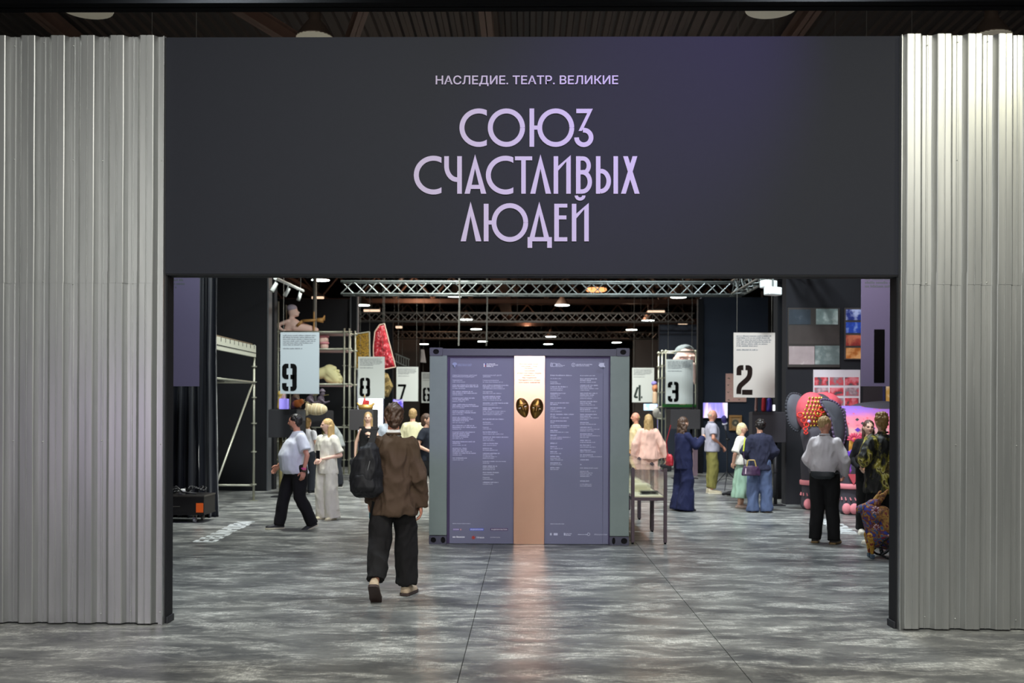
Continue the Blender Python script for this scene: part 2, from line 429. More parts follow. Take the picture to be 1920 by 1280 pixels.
# ------------------------------------------------------------------ title lettering
WHITE_LET = mat('lilac_white_letter_film', '#b4a8c6', 0.6)
def crop(u, v): return ((760+u/3.5565-CX-28)*WF/FPX, 0)
def U(u, v):
    p = P(760+u/3.5565, 120+v/3.5565, WF-0.004); return (p.x, p.z)
title = thing('title_lettering', 'large lilac-white three-line Cyrillic title on the dark fascia', 'lettering', (0, WF, ZL+1.0))
YA, YB = WF-0.007, WF-0.0005
def letter(parts):
    global YA
    mb = MB()
    for i, p in enumerate(parts):
        YA = WF-0.007-0.00025*i
        if p[0] == 'poly': mb.prism([U(*q) for q in p[1]], YA, YB)
        elif p[0] == 'ring':
            _, cx, cy, ro, rv, w, a0, a1 = p
            pts = [U(*q) for q in arc(cx, cy, ro-w/2, rv-w/2, a0, a1, 40)]
            stroke(mb, pts, w/3.5565*WF/FPX, YA, YB)
        elif p[0] == 'clipring':
            _, cx, cy, ro, rv, w, xc = p
            ri, rj = ro-w, rv-w
            a1 = math.degrees(math.acos((xc-cx)/ro)); a2 = math.degrees(math.acos((xc-cx)/ri))
            out = [U(*q) for q in arc(cx, cy, ro, rv, a1, 360-a1, 48)]; inn = [U(*q) for q in arc(cx, cy, ri, rj, a2, 360-a2, 48)]
            n = len(out); vs = [(x, YA, z) for x, z in out+inn]+[(x, YB, z) for x, z in out+inn]; fs = []
            for i in range(n-1):
                fs += [(i, i+1, n+i+1, n+i), (2*n+i, 3*n+i, 3*n+i+1, 2*n+i+1), (i, 2*n+i, 2*n+i+1, i+1), (n+i, n+i+1, 3*n+i+1, 3*n+i)]
            fs += [(0, n, 3*n, 2*n), (n-1, 3*n-1, 4*n-1, 2*n-1)]
            mb.add(vs, fs)
        elif p[0] == 'line': stroke(mb, [U(*q) for q in p[1]], p[2]/3.5565*WF/FPX, YA, YB)
    o = mb.build('letter', WHITE_LET, title)
    o.matrix_parent_inverse = Matrix.Translation(-title.location)
    return o
def R_(x0, y0, x1, y1): return ('poly', [(x0, y0), (x1, y0), (x1, y1), (x0, y1)])
def lam(ap, top, lf, rf, bot, w=34):  # legs of an A / L shape with a pointed apex
    a, b = lf; c, d = rf; h = bot-top
    inner = top+h*0.36
    return [('poly', [(ap, top), (ap, inner), (b, bot), (a, bot)]), ('poly', [(ap, top), (d, bot), (c, bot), (ap, inner)])]
letter([('clipring', 490, 425, 129, 128, 33, 543)])
letter([('ring', 674, 425, 124, 128, 33, 0, 360)])
letter([R_(828, 297, 859, 552), R_(859, 411, 888, 438), ('ring', 1003, 425, 123, 128, 32, 0, 360)])
letter([R_(1140, 299, 1222, 328), ('poly', [(1222, 299), (1250, 299), (1190, 425), (1176, 447), (1155, 447), (1213, 328)]),
        ('ring', 1190, 490, 64, 64, 31, -98, 180)])
letter([('clipring', 188, 741, 131, 129, 33, 241)])
letter([('line', [(275, 615), (275, 672)]+arc(345, 680, 70, 91, 180, 98, 14)+[(347, 771)], 31), R_(346, 615, 377, 865)])
letter(lam(465, 603, (395, 430), (505, 540), 865)+[R_(428, 806, 508, 833)])
letter([('clipring', 668, 741, 131, 129, 33, 720)])
letter([R_(731, 616, 846, 642), R_(773, 642, 803, 865)])
letter(lam(901, 603, (833, 867), (936, 972), 865))
letter([R_(989, 615, 1019, 865), R_(1073, 650, 1103, 865), ('poly', [(1019, 681), (1103, 608), (1103, 650), (1073, 650), (1019, 712)])])
letter([R_(1138, 615, 1168, 865), ('line', [(1168, 630), (1180, 630)]+arc(1184, 678, 39, 48, -90, 60, 14)+[(1168, 722)], 28),
        ('line', [(1168, 722), (1176, 722)]+arc(1180, 786, 50, 64, -88, 90, 18)+[(1168, 851)], 29)])
letter([R_(1271, 615, 1301, 865), ('line', [(1301, 714)]+arc(1304, 781, 52, 67, -80, 82, 18)+[(1301, 850)], 30)])
letter([R_(1388, 615, 1418, 865)])
letter([('poly', [(1452, 615), (1484, 615), (1562, 865), (1529, 865)]), ('poly', [(1515, 615), (1547, 615), (1470, 865), (1438, 865)])])
letter(lam(435, 918, (369, 404), (470, 507), 1182))
letter([R_(523, 932, 555, 1182), R_(555, 1043, 582, 1070), ('ring', 697, 1057, 122, 129, 32, 0, 360)])
letter(lam(893, 918, (829, 862), (924, 958), 1155)+[R_(815, 1154, 977, 1182), R_(815, 1182, 846, 1226), R_(946, 1182, 977, 1226)])
letter([R_(993, 932, 1024, 1182), R_(1024, 932, 1080, 957), R_(1024, 1010, 1074, 1036), R_(1024, 1155, 1080, 1182)])
letter([R_(1110, 932, 1140, 1182), R_(1193, 968, 1223, 1182), ('poly', [(1140, 998), (1223, 926), (1223, 968), (1193, 968), (1140, 1030)])]
       +[('ring', 1165, 877, 36, 34, 22, 0, 180)])
# subtitle line
sub = thing('subtitle_lettering', 'small bold lilac-white Cyrillic line above the title', 'lettering', (0, WF, ZT-0.35))
p0, p1 = P(817, 158, WF-0.004), P(1159, 158.5, WF-0.004)
words_ = MB(); fit_text(words_, 'НАСЛЕДИЕ. ТЕАТР. ВЕЛИКИЕ', p0.x, p1.x, p0.z, WF-0.005, 0.0655, bold=0.018, extrude=0.0025)
bm = bmesh.new(); bm.from_mesh(words_.mesh('w', [WHITE_LET])); bmesh.ops.remove_doubles(bm, verts=bm.verts[:], dist=1e-5)
seen = set(); bm.verts.ensure_lookup_table(); bm.verts.index_update()
for v in bm.verts:
    if v.index in seen: continue
    st = [v]; comp = []; seen.add(v.index)
    while st:
        q = st.pop(); comp.append(q)
        for e in q.link_edges:
            w_ = e.other_vert(q)
            if w_.index not in seen: seen.add(w_.index); st.append(w_)
    idx = {q.index: i for i, q in enumerate(comp)}
    fcs = {f for q in comp for f in q.link_faces}
    mb = MB().add([q.co for q in comp], [[idx[x.index] for x in f.verts] for f in fcs])
    o = mb.build('letter', WHITE_LET, sub); o.matrix_parent_inverse = Matrix.Translation(-sub.location)
bm.free()
# ------------------------------------------------------------------ hall shell
DECK = mat('roof_deck_paint', '#2b2422', 0.7, metal=0.0)
RUST = mat('rust_primer_steel', '#5c4338', 0.65, var=0.3, scale=3)
DARKST = mat('dark_painted_steel', '#26262a', 0.5, metal=0.3)
ALU = mat('aluminium_tube', '#777c7a', 0.55, 0.7)
mb = MB(); rows = [[], []]
x = -26.0; k = 0
while x < 26:
    for dx, d in ((0, 0), (0.09, 0), (0.12, -0.07), (0.21, -0.07)):
        rows[0].append((x+dx, -10, 9.3+d)); rows[1].append((x+dx, 92, 9.3+d))
    x += 0.24
mb.loft(rows, cap=False, closed=False)
ceil = tag(mb.build('ceiling', DECK), 'dark ribbed steel roof deck', 'ceiling', kind='structure')
DKWALL = mat('dark_hall_wall', '#1d1b1c', 0.8)
for nm, a in (('wall_back', (-26, 26, 90, 90.3, 0, 9.3)), ('wall_far_left', (-26.3, -26, -10, 90, 0, 9.3)), ('wall_far_right', (26, 26.3, -10, 90, 0, 9.3))):
    tag(MB().box(*a).build(nm, DKWALL), 'dark outer wall of the hall', 'wall', kind='structure')
# steel roof frame: cross beams and depth beams (structure of the roof)
def ibeam(mb, p0, p1, h, w):
    p0, p1 = Vector(p0), Vector(p1); d = (p1-p0).normalized(); s = d.cross(Vector((0, 0, 1))).normalized(); u = Vector((0, 0, 1))
    for (a, b, c, e) in ((-w/2, w/2, -h/2, -h/2+0.02), (-w/2, w/2, h/2-0.02, h/2), (-0.008, 0.008, -h/2, h/2)):
        q = [p+s*i+u*j for p in (p0, p1) for j in (c, e) for i in (a, b)]
        mb.add(q, [(0, 1, 3, 2), (4, 6, 7, 5), (0, 4, 5, 1), (2, 3, 7, 6), (0, 2, 6, 4), (1, 5, 7, 3)])
rf = thing('roof_frame', 'brown steel beams carrying the dark roof above the hall', 'roof frame', (0, 30, 9.0)); rf['kind'] = 'structure'
def rf_part(mb, nm, m): 
    o = mb.build(nm, m, rf); o.matrix_parent_inverse = Matrix.Translation(-rf.location); return o
zb = PZ(13, 10.5)
b_ = MB(); ibeam(b_, (-24, 10.5, zb+0.22), (24, 10.5, zb+0.22), 0.44, 0.24); rf_part(b_, 'cross_beam', mat('matt_black_beam', '#121214', 0.95, spec=0.1))
for y in (22, 34, 46, 58, 70, 82):
    b_ = MB(); ibeam(b_, (-25, y, 8.15), (25, y, 8.15), 0.34, 0.24); ibeam(b_, (-25, y, 6.85), (25, y, 6.85), 0.2, 0.2)
    for k in range(-14, 14):
        x0 = k*1.75; b_.tube((x0, y, 8.0), (x0+0.875, y, 6.95), 0.05, n=6); b_.tube((x0+0.875, y, 6.95), (x0+1.75, y, 8.0), 0.05, n=6)
    rf_part(b_, 'roof_truss', RUST)
for x in (-16, -8.6, -0.75, 4.9, 11, 18):
    b_ = MB(); ibeam(b_, (x, -8, 8.75), (x, 90, 8.75), 0.3, 0.22); rf_part(b_, 'purlin', RUST)
for (xa, ya, xb, yb) in ((-6, 13, -3.2, 17), (-1.7, 13, -3.2, 17), (-2.2, 24, -4.4, 33), (3.4, 24, 5.6, 33), (3.4, 36, 6, 46), (-3.8, 36, -6, 46)):
    b_ = MB(); ibeam(b_, (xa, ya, 8.4), (xb, yb, 7.6), 0.24, 0.16); rf_part(b_, 'wind_brace', RUST)
for x in (-10.5, -1.2, 7.2, 13.5):   # ventilation ducts and cable trays under the roof
    b_ = MB().box(x-0.3, x+0.3, 24, 74, 7.4, 7.55); rf_part(b_, 'cable_tray', RUST)

# ------------------------------------------------------------------ high-bay bell lamps
LIT = mat('lit_lamp_disc', '#ffffff', 0.5, emit='#f2fff8', estr=14)
UNLIT = mat('unlit_disc_painted_glow', '#c9c2b0', 0.5, emit='#e8dcc0', estr=0.10)  # faint emission imitates light reflected off the switched-off discs
SHADE = mat('lamp_shade_copper_grey', '#6b5a50', 0.45, metal=0.5)
bell_me = MB().lathe([(0.30, 0), (0.31, 0.015), (0.30, 0.03), (0.17, 0.22), (0.10, 0.30), (0.10, 0.42), (0.02, 0.44)]).mesh('shade', [SHADE], True)
disc_me = MB().lathe([(0.002, -0.006), (0.295, -0.006), (0.305, 0.012), (0.28, 0.02), (0.002, 0.02)], n=28).mesh('lamp_disc', [LIT])
disc0_me = MB().lathe([(0.002, -0.006), (0.30, -0.006), (0.305, 0.012), (0.28, 0.02), (0.002, 0.02)], n=28)
disc0_me = disc0_me.mesh('lamp_disc', [UNLIT])
rod_me = MB().tube((0, 0, 0.42), (0, 0, 2.6), 0.012, n=6).build('rod', DARKST); rod_mesh = rod_me.data; bpy.data.objects.remove(rod_me)
def bell_lamp(px, py, label, Y=None, z=6.2, lit=True, group=None, k=1.0):
    if Y is None: Y = (z-CAMH)*FPX/(HOR+2-py)
    p = P(px, py, Y)
    t = thing('bell_lamp', label, 'lamp', p, group=group); t.scale = (k, k, k)
    obj('shade', bell_me, t); obj('lamp_disc', disc_me if lit else disc0_me, t); r_ = obj('rod', rod_mesh, t); r_.scale.z = 1; MB().tube((0, 0, 0.44), (0, 0, (9.24-p.z)/k), 0.012, n=6).build('rod', DARKST, t); bpy.data.objects.remove(r_)
    return t
LAMPS = [(601, 525, 'lit bell lamp above the puppet scaffold on the left'), (680, 572, 'lit bell lamp above the yellow and red costumes'),
         (852, 555, 'lit bell lamp just under the long truss, left of the middle'), (874, 599, 'lit bell lamp over the container, nearest to the hanging cables'),
         (893, 617, 'lit bell lamp over the container, second step down to the far end'), (905, 640, 'lit bell lamp just over the container top edge'),
         (795, 645, 'lit bell lamp left of the container top corner'), (1054, 572, 'lit bell lamp under the long truss, right of the middle'),
         (1033, 631, 'lit bell lamp above the middle of the container'), (1028, 645, 'lowest lit bell lamp above the middle of the container'),
         (1156, 642, 'lit bell lamp above the right corner of the container'), (1184, 618, 'lit bell lamp above panel four'),
         (1215, 601, 'lit bell lamp above the blue partition edge'), (1272, 557, 'lit bell lamp under the truss above panel three'),
         (1440, 575, 'lit bell lamp above panel two at the column')]
for px, py, lb in LAMPS: bell_lamp(px, py, lb, group='lit bell lamps of the far hall', k=0.72 if px == 1440 else 1.0)
for px, py, lb in ((162, 17, 'unlit bell lamp above the left steel wall, cut by the beam'), (1446, 16, 'unlit bell lamp above the fascia right half, cut by the beam')):
    bell_lamp(px, py, lb, Y=11.2, lit=False, k=0.95)
bell_lamp(590, 72, 'dark bell lamp peeking over the fascia left half', Y=15.5, lit=False, k=0.95)
bell_lamp(1858, 70, 'dark bell lamp peeking over the right steel wall', Y=15.5, lit=False, k=1.0)
# orange-lit reflector lamp and far fluorescent bars
GRILL = mat('warm_lamp_glow', '#ffb070', 0.6, emit='#ffb070', estr=1.6)
p = P(1118, 546, 40)
t = thing('cage_lamp', 'wide warm orange cage lamp hanging behind the truss', 'lamp', p)
MB().lathe([(0.01, 0), (0.36, 0), (0.42, 0.05), (0.40, 0.12), (0.05, 0.16)]).build('bowl', GRILL, t)
for i in range(9):
    a = 2*math.pi*i/9; MB().tube((0.43*math.cos(a), 0.43*math.sin(a), 0.0), (0.40*math.cos(a), 0.40*math.sin(a), 0.3), 0.015, n=5).build('cage_bar', DARKST, t)
MB().tube((0, 0, 0.15), (0, 0, 9.2-p.z), 0.015, n=6).build('rod', DARKST, t)
BAR = mat('far_tube_light', '#ffe9d0', 0.5, emit='#ffd9b8', estr=1.1)
for px, py, w, Y, lb in ((697, 582, 30, 40, 'warm tube light bar beside the lamp over the costumes'), (1230, 584, 32, 40, 'warm tube light bar right of the cage lamp'),
                         (596, 558, 22, 36, 'short tube light bar by the grey mast over the puppets'), (690, 608, 18, 46, 'small tube light bar above the yellow costume'),
                         (1280, 609, 17, 40, 'small greenish tube light bar at the blue partition top'), (1222, 639, 13, 52, 'small yellow tube light bar above panel four'),
                         (1379, 560, 22, 29.5, 'greenish floodlight bar above the big blue partition'), (748, 613, 12, 44, 'tiny double spot bar left of the far cables')):
    p = P(px, py, Y); hw = w/2*Y/FPX
    t = thing('tube_light', lb, 'lamp', p)
    MB().box(-hw, hw, -0.06, 0.06, -0.05, 0.04).build('tube', BAR, t, bevel=0.02)
    MB().box(-hw, hw, -0.08, 0.08, 0.04, 0.09).build('housing', DARKST, t); MB().tube((0, 0, 0.09), (0, 0, 9.24-p.z), 0.01, n=5).build('rod', DARKST, t)

# ------------------------------------------------------------------ lighting trusses
CABLE = mat('hanger_wire', '#55534f', 0.5, 0.5)
def box_truss(name, label, p0, p1, s=0.3, bay=0.58, split=True, m=None):
    p0, p1 = Vector(p0), Vector(p1); m = m or ALU
    L = (p1-p0).length; ang = math.atan2(p1.y-p0.y, p1.x-p0.x)
    t = thing(name, label, 'truss', p0, ang)
    ch = MB().tube((0, 0, 0), (L, 0, 0), 0.026, n=8).mesh('chord', [m], True)
    for y in (-s/2, s/2):
        for z in (0, s):
            o = obj('chord', ch, t); o.location = (0, y, z)
    for q in (0.15, 0.5, 0.85):
        MB().tube((L*q, 0, s), (L*q, 0, 9.24-p0.z), 0.006, n=5).build('hanger', CABLE, t)
    nb = max(1, int(L/bay)); bay = L/nb
    up = MB().tube((0, 0, 0), (bay/2, 0, s), 0.013, n=6).mesh('brace', [m]); dn = MB().tube((0, 0, s), (bay/2, 0, 0), 0.013, n=6).mesh('brace', [m])
    hz = MB().tube((0, -s/2, 0), (bay/2, s/2, 0), 0.011, n=6).mesh('brace', [m]); hz2 = MB().tube((0, s/2, 0), (bay/2, -s/2, 0), 0.011, n=6).mesh('brace', [m])
    if split:
        for k in range(nb):
            for y, fl in ((-s/2, 0), (s/2, 1)):
                a, b = (up, dn) if not fl else (dn, up)
                o = obj('brace', a, t); o.location = (k*bay, y, 0)
                o = obj('brace', b, t); o.location = (k*bay+bay/2, y, 0)
            o = obj('brace', hz, t); o.location = (k*bay, 0, 0); o = obj('brace', hz2, t); o.location = (k*bay+bay/2, 0, 0)
    else:
        mb = MB()
        for k in range(nb):
            for y, fl in ((-s/2, 0), (s/2, 1)):
                z0, z1 = (0, s) if not fl else (s, 0)
                mb.tube((k*bay, y, z0), (k*bay+bay/2, y, z1), 0.013, n=5); mb.tube((k*bay+bay/2, y, z1), (k*bay+bay, y, z0), 0.013, n=5)
        tag(mb.build('bracing', m, t), kind='stuff')
    return t
YT = 24.0
za = P(1010, 553, YT).z
xa, xb = PX(640, YT), PX(1392, YT)
box_truss('lighting_truss', 'long aluminium box truss crossing above the container', (xa, YT, za), (xb, YT, za))
box_truss('lighting_truss', 'aluminium box truss running forward at the right above panel two', (xb-0.18, YT-0.35, za), (xb-0.18, 15.0, za))
ALU2 = mat('dull_truss_tube', '#6f6a66', 0.5, 0.6)
for y, py, pa, pb, lb in ((35.2, 603, 640, 1300, 'second box truss further back above the container'), (46, 635, 700, 1330, 'third box truss at the far end above the container')):
    z = P(990, py, y).z
    box_truss('lighting_truss', lb, (PX(pa, y), y, z), (PX(pb, y), y, z), split=False, m=ALU2)
# floodlights at the right end of the forward truss
FLOOD = mat('white_enamel_metal', '#d9dedc', 0.4)
for i, (px, py, Y) in enumerate(((1441, 533, 17.6), (1449, 546, 17.0))):
    p = P(px, py, Y)
    t = thing('flood_light', ('upper' if i == 0 else 'lower')+' pale stage floodlight clamped under the right truss end', 'lamp', p, 0.5)
    MB().box(-0.14, 0.14, -0.08, 0.08, -0.07, 0.07).build('body', FLOOD, t, bevel=0.02); MB().tube((0, 0, 0.07), (0, 0, 0.3), 0.015).build('clamp', ALU, t); MB().tube((0, 0, 0.3), (0, 0, 9.24-p.z), 0.006, n=5).build('hanger', CABLE, t)
# cables and thin masts hanging from the roof
CAB = mat('grey_steel_cable', '#77756f', 0.5, 0.5)
for px, Y, r, lb in ((860, 23.6, 0.022, 'left of two grey hanging cables above the container'), (912, 27, 0.022, 'right of two grey hanging cables above the container')):
    p = P(px, 648, Y)
    tag(MB().path([(0, 0, 0), (0.02, 0, 1.2), (-0.01, 0, 3.0), (0.0, 0, 9.2-p.z)], r).build('hanging_cable', CAB, None, loc=p), lb, 'cable')
p = P(590, 600, 29); tag(MB().tube((0, 0, -p.z), (0, 0, 9.15-p.z), 0.06, n=10).build('support_mast', CAB, None, True, loc=p), 'grey round mast behind the puppet scaffold', 'mast')

# ------------------------------------------------------------------ dark partitions and curtains
PBLUE = mat('dark_blue_partition', '#2c3340', 0.75, var=0.12, scale=2, spec=0.3)
PBLK = mat('black_partition', '#17181c', 0.8, spec=0.25)
PBRN = mat('brown_grey_partition', '#4a4340', 0.8, spec=0.25)
STRIP = mat('grey_edge_strip', '#55585c', 0.5, 0.3)
def partition(label, pxa, pxb, pytop, Y, m, depth=0.25, z0=0.0, ztop=None, strip=None):
    xa, xb = PX(pxa, Y), PX(pxb, Y); zt = ztop or P((pxa+pxb)/2, pytop, Y).z
    t = thing('partition', label, 'partition', (xa, Y, 0))
    MB().box(0, xb-xa, 0, depth, z0, zt).build('panel', m, t)
    MB().box(-0.015, 0.015, -0.02, depth+0.02, z0, zt).build('edge_strip', STRIP if strip else m, t)
    MB().box(xb-xa-0.015, xb-xa+0.015, -0.02, depth+0.02, z0, zt).build('edge_strip', STRIP if strip else m, t)
    return t
partition('tall black partition between the scaffold tower and panel nine', 380, 502, 500, 21.6, PBLK, ztop=6.0, strip=True)
partition('narrow black column at the left edge of the puppet scaffold', 504, 513, 500, 22.0, PBLK, depth=0.2, ztop=6.0)
partition('wide dark partition behind the puppet scaffold', 512, 655, 560, 31, PBLK)
partition('slim black column beside the costumes', 657, 669, 553, 29.5, PBLK, depth=0.2, strip=True)
partition('dark partition behind panel eight and seven', 664, 735, 604, 40, mat('blue_black_partition', '#1e222a', 0.8))
partition('grey-brown far partition left of the container', 735, 785, 636, 47, mat('far_grey_partition', '#332f2d', 0.8))
partition('far dark partition behind the container', 785, 1210, 655, 62, mat('far_dark_partition', '#231f1e', 0.8))
partition('brown-grey partition behind panel four', 1188, 1236, 637, 42, PBRN)
partition('dark blue partition behind the giant puppet head', 1236, 1310, 608, 36, PBLUE)
partition('tall dark blue partition carrying the screen and gold frame', 1315, 1438, 557, 29, PBLUE)
partition('slim black column left of the big blue partition', 1309, 1317, 560, 28.6, PBLK, depth=0.2)
partition('slim black column right of panel two', 1458, 1474, 500, 20.2, PBLK, depth=0.3, ztop=6.2)
partition('dark exhibition wall with posters behind the elephant', 1474, 1760, 500, 19.0, mat('dark_poster_wall', '#232327', 0.8, spec=0.25), ztop=6.2)
partition('far dark partition behind the blue one at the right', 1430, 1475, 545, 34, PBLK)

# black curtain on the left
CURT = mat('navy_black_curtain', '#0f131c', 0.85, spec=0.2, sheen=0.3)
mb = MB(); Yc = 16.2; x0, x1 = PX(190, Yc), PX(407, Yc); rows = []
n = 150
for z, amp in ((0.0, 1.25), (0.04, 1.15), (1.0, 1.0), (2.5, 0.85), (4.0, 0.7), (6.0, 0.55)):
    rows.append([(x0+(x1-x0)*i/n+0.02*math.sin(i*0.9+z), Yc+amp*(0.07*math.sin(i*0.52+0.3*z)+0.035*math.sin(i*1.31+1+z*0.5)+0.02*math.sin(i*2.3)), z) for i in range(n+1)])
mb.loft(rows, cap=False, closed=False)
cu = mb.build('stage_curtain', CURT, None, True); cu.modifiers.new('t', 'SOLIDIFY').thickness = 0.006
tag(cu, 'heavy navy-black floor-length curtain behind the left steel wall', 'curtain')

# ------------------------------------------------------------------ hanging number banners
def rpath(pts, r, n=6):
    out = [pts[0]]
    for a, b, c in zip(pts, pts[1:], pts[2:]):
        a, b, c = Vector(a), Vector(b), Vector(c); d1 = (a-b); d2 = (c-b); rr = min(r, d1.length*0.5, d2.length*0.5)
        p0 = b+d1.normalized()*rr; p1 = b+d2.normalized()*rr
        for i in range(n+1):
            t = i/n; out.append(tuple(p0*(1-t)**2+b*2*t*(1-t)+p1*t*t))
    out.append(pts[-1]); return out
S9 = [[(.435, 1.68), (.16, 1.68), (.16, .95), (.435, .95)], [(.565, 1.68), (.84, 1.68), (.84, .16), (.565, .16)], [(.565, .95), (.84, .95)], [(.435, .16), (.16, .16), (.16, .54)]]
rot = lambda segs: [[(1-x, 1.84-z) for x, z in s] for s in segs]
DIG = {'9': S9, '6': rot(S9),
       '8': [[(.435, 1.68), (.16, 1.68), (.16, .95), (.40, .92)], [(.565, 1.68), (.84, 1.68), (.84, .95), (.60, .92)],
             [(.40, .92), (.14, .88), (.14, .16), (.435, .16)], [(.60, .92), (.86, .88), (.86, .16), (.565, .16)]],
       '7': [[(0.0, 1.68), (.97, 1.68)], [(.84, 1.66), (.34, 0.0)]],
       '4': [[(.48, 1.6), (.10, .42), (.50, .42)], [(.70, 1.84), (.70, 0.0)], [(.86, .42), (1.02, .42)]],
       '3': [[(.16, 1.30), (.16, 1.68), (.435, 1.68)], [(.565, 1.68), (.84, 1.68), (.84, .98), (.70, .93), (.40, .93)],
             [(.70, .93), (.84, .88), (.84, .16), (.565, .16)], [(.16, .54), (.16, .16), (.435, .16)]],
       '2': [[(.16, 1.22), (.16, 1.68), (.435, 1.68)], [(.565, 1.68), (.84, 1.68), (.84, 1.10), (.16, .50), (.16, .06)], [(.36, .16), (1.0, .16)]],
       '1': [[(.5, 1.84), (.5, 0)]], '0': [[(.435, 1.68), (.16, 1.68), (.16, .16), (.435, .16)], [(.565, 1.68), (.84, 1.68), (.84, .16), (.565, .16)]]}
def text_rows(mb, x0, x1, ztop, rows, y, h, gap, seed, fill=0.85, y1=None):
    """rows of small unreadable print made of word-long runs of letter-sized marks"""
    rng = random.Random(seed); z = ztop
    for w in rows:
        x = x0; end = x0+(x1-x0)*w
        while x < end-h*0.6:
            L = rng.randint(2, 9); 
            for _ in range(L):
                lw = h*rng.uniform(0.35, 0.62)
                if x+lw > end: break
                hh = h*rng.choice((0.72, 0.72, 0.72, 1.0))
                mb.add([(x, y, z-h), (x+lw, y, z-h), (x+lw, y, z-h+hh), (x, y, z-h+hh)], [(0, 1, 2, 3)]); x += lw+h*0.12
            x += h*0.45
        z -= gap
def banner(label, pxl, pxr, pyb, digit, Y, face, ink, W=0.75, H=1.18, curve=0.0, rows=(1, .95, 1, .98, .9, .6, .0, .62), dx=None, sw=0.30, dh=0.54, th=0.022, tg=0.036, wire=None):
    x0 = PX(pxl, Y) if pxl is not None else PX(pxr, Y)-W
    zb = P(pxr if pxl is None else (pxl+pxr)/2, pyb, Y).z
    t = thing('number_banner', label, 'banner', (x0, Y, zb), group='hanging number banners')
    n = 12; mb = MB()
    yy = lambda u: curve*(max(0, u-0.55)/0.45)**2
    fr = [[(W*i/n, yy(i/n), z) for i in range(n+1)] for z in (0, H)]; bk = [[(x, y+0.012, z) for x, y, z in r] for r in fr]
    mb.loft([fr[0], fr[1], bk[1], bk[0], fr[0]], cap=False, closed=False)
    mb.add([fr[0][0], fr[1][0], bk[1][0], bk[0][0]], [(0, 1, 2, 3)]); mb.add([fr[0][n], fr[1][n], bk[1][n], bk[0][n]], [(0, 1, 2, 3)])
    mb.build('board', face, t)
    d = MB(); k = dh/1.84; ox = 0.05 if dx is None else dx
    for s in DIG[digit]:
        w = {'1': .36, '7': .26, '4': .24}.get(digit, sw)
        stroke(d, [(ox+x*k, 0.05+z*k) for x, z in rpath(s, .42)], w*k, -0.006, -0.001)
    d.build('digit', ink, t)
    pr = MB(); text_rows(pr, 0.05, W-0.06, H-0.05, rows, -0.002, th, tg, len(label))
    tag(pr.build('print', mat('grey_small_print', '#5a5f66', 0.7), t), kind='stuff')
    for fx in (0.0601, W-0.06):
        MB().tube((fx, 0.006, H), (fx, 0.006, (wire or 9.2)-zb), 0.004, n=5).build('wire', CAB, t)
    return t
BW = mat('white_banner_board', '#cdd1cd', 0.6); BG = mat('warm_grey_banner_board', '#b5ada6', 0.6); BB = mat('blue_grey_banner_board', '#a0aab1', 0.6); BL = mat('mauve_banner_board', '#6b6482', 0.6)
INK = mat('black_ink', '#070708', 0.9, spec=0.1); INK2 = mat('brown_black_ink', '#1d1412', 0.9, spec=0.1); INK4 = mat('dark_green_ink', '#14261f', 0.6)
def YB_(wpx, W=0.75): return W*FPX/wpx
banner('pale blue-grey hanging banner with stencil number 9', 525, 599, 738, '9', YB_(73.5), BB, INK, dx=0.035, dh=0.53)
banner('white hanging banner with stencil digit eight beside the red costume', 671, 721, 747, '8', YB_(50), BW, INK)
banner('white hanging banner with stencil digit seven between banner eight and six', 743, 784, 752, '7', YB_(41), BW, INK)
banner('white hanging banner with stencil number 6, half behind the container', 790, 826, 755, '6', YB_(36.5), BW, INK)
banner('white hanging banner with stencil digit four right of the container', 1185, 1226, 754, '4', YB_(41), BW, INK4)
banner('white hanging banner with stencil number 3, curled at its right side', 1248, 1301, 757, '3', YB_(53), BW, INK, curve=0.18)
banner('warm grey hanging banner with stencil number 2', 1375, 1452, 745, '2', YB_(77), BG, INK2)
banner('mauve hanging banner with number 1 behind the right jamb', 1614, 1714, 724, '1', YB_(100), BL, INK, rows=(1, .95, 1, .9, 0, .0, 0, .0), dx=0.05, H=1.62, dh=0.745, th=.034, tg=.051)
banner('mauve hanging banner with number 0 behind the left jamb', None, 373, 724, '0', YB_(100), BL, INK, rows=(.8, .75, .8, .6, 0, 0), dx=0.05, H=1.62, th=.034, tg=.051)

# unseen housing added behind the lintel for the container fill light
t = thing('added_light_housing', 'unseen added light housing behind the fascia facing the container', 'lamp', (0.05, WB, 3.02))
MB().box(-0.85, 0.85, 0.0, 0.09, -0.10, 0.10).build('housing', DARKST, t); MB().box(-0.6, -0.5, 0.0, 0.11, 0.10, 0.16).build('bracket', DARKST, t); MB().box(0.5, 0.6, 0.0, 0.11, 0.10, 0.16).build('bracket', DARKST, t)
# ------------------------------------------------------------------ the container with the credits
YC = 13.05
def Q(px, py, dy=0.0):
    p = P(px, py, YC); return Vector((p.x, YC+dy, p.z))
CPOST = mat('grey_green_container_paint', '#7d8a86', 0.55, var=0.06, scale=12); CDARK = mat('dark_violet_container_paint', '#4a4a5a', 0.5, var=0.1, scale=15)
CPANEL = mat('violet_blue_vinyl', '#74758f', 0.55, var=0.03, scale=3); COPPER = mat('brushed_copper_sheet', '#c79c86', 0.30, 1.0, var=0.06, scale=3, bump=0.03, bscale=12)
HOLE = mat('casting_hole', '#08080a', 0.9)
cx0, cx1 = Q(805, 800).x, Q(1180, 800).x; CZ = Q(990, 652).z; CD = 2.6
cont = thing('exhibition_container', 'violet-grey shipping container end with credits panels and copper strip', 'container', ((cx0+cx1)/2, YC, 0))
def cpart(mb, nm, m, bevel=0.0, parent=None, smooth=False):
    o = mb.build(nm, m, parent or cont, smooth, bevel=bevel)
    if parent is None: o.matrix_parent_inverse = Matrix.Translation(-cont.location)
    return o
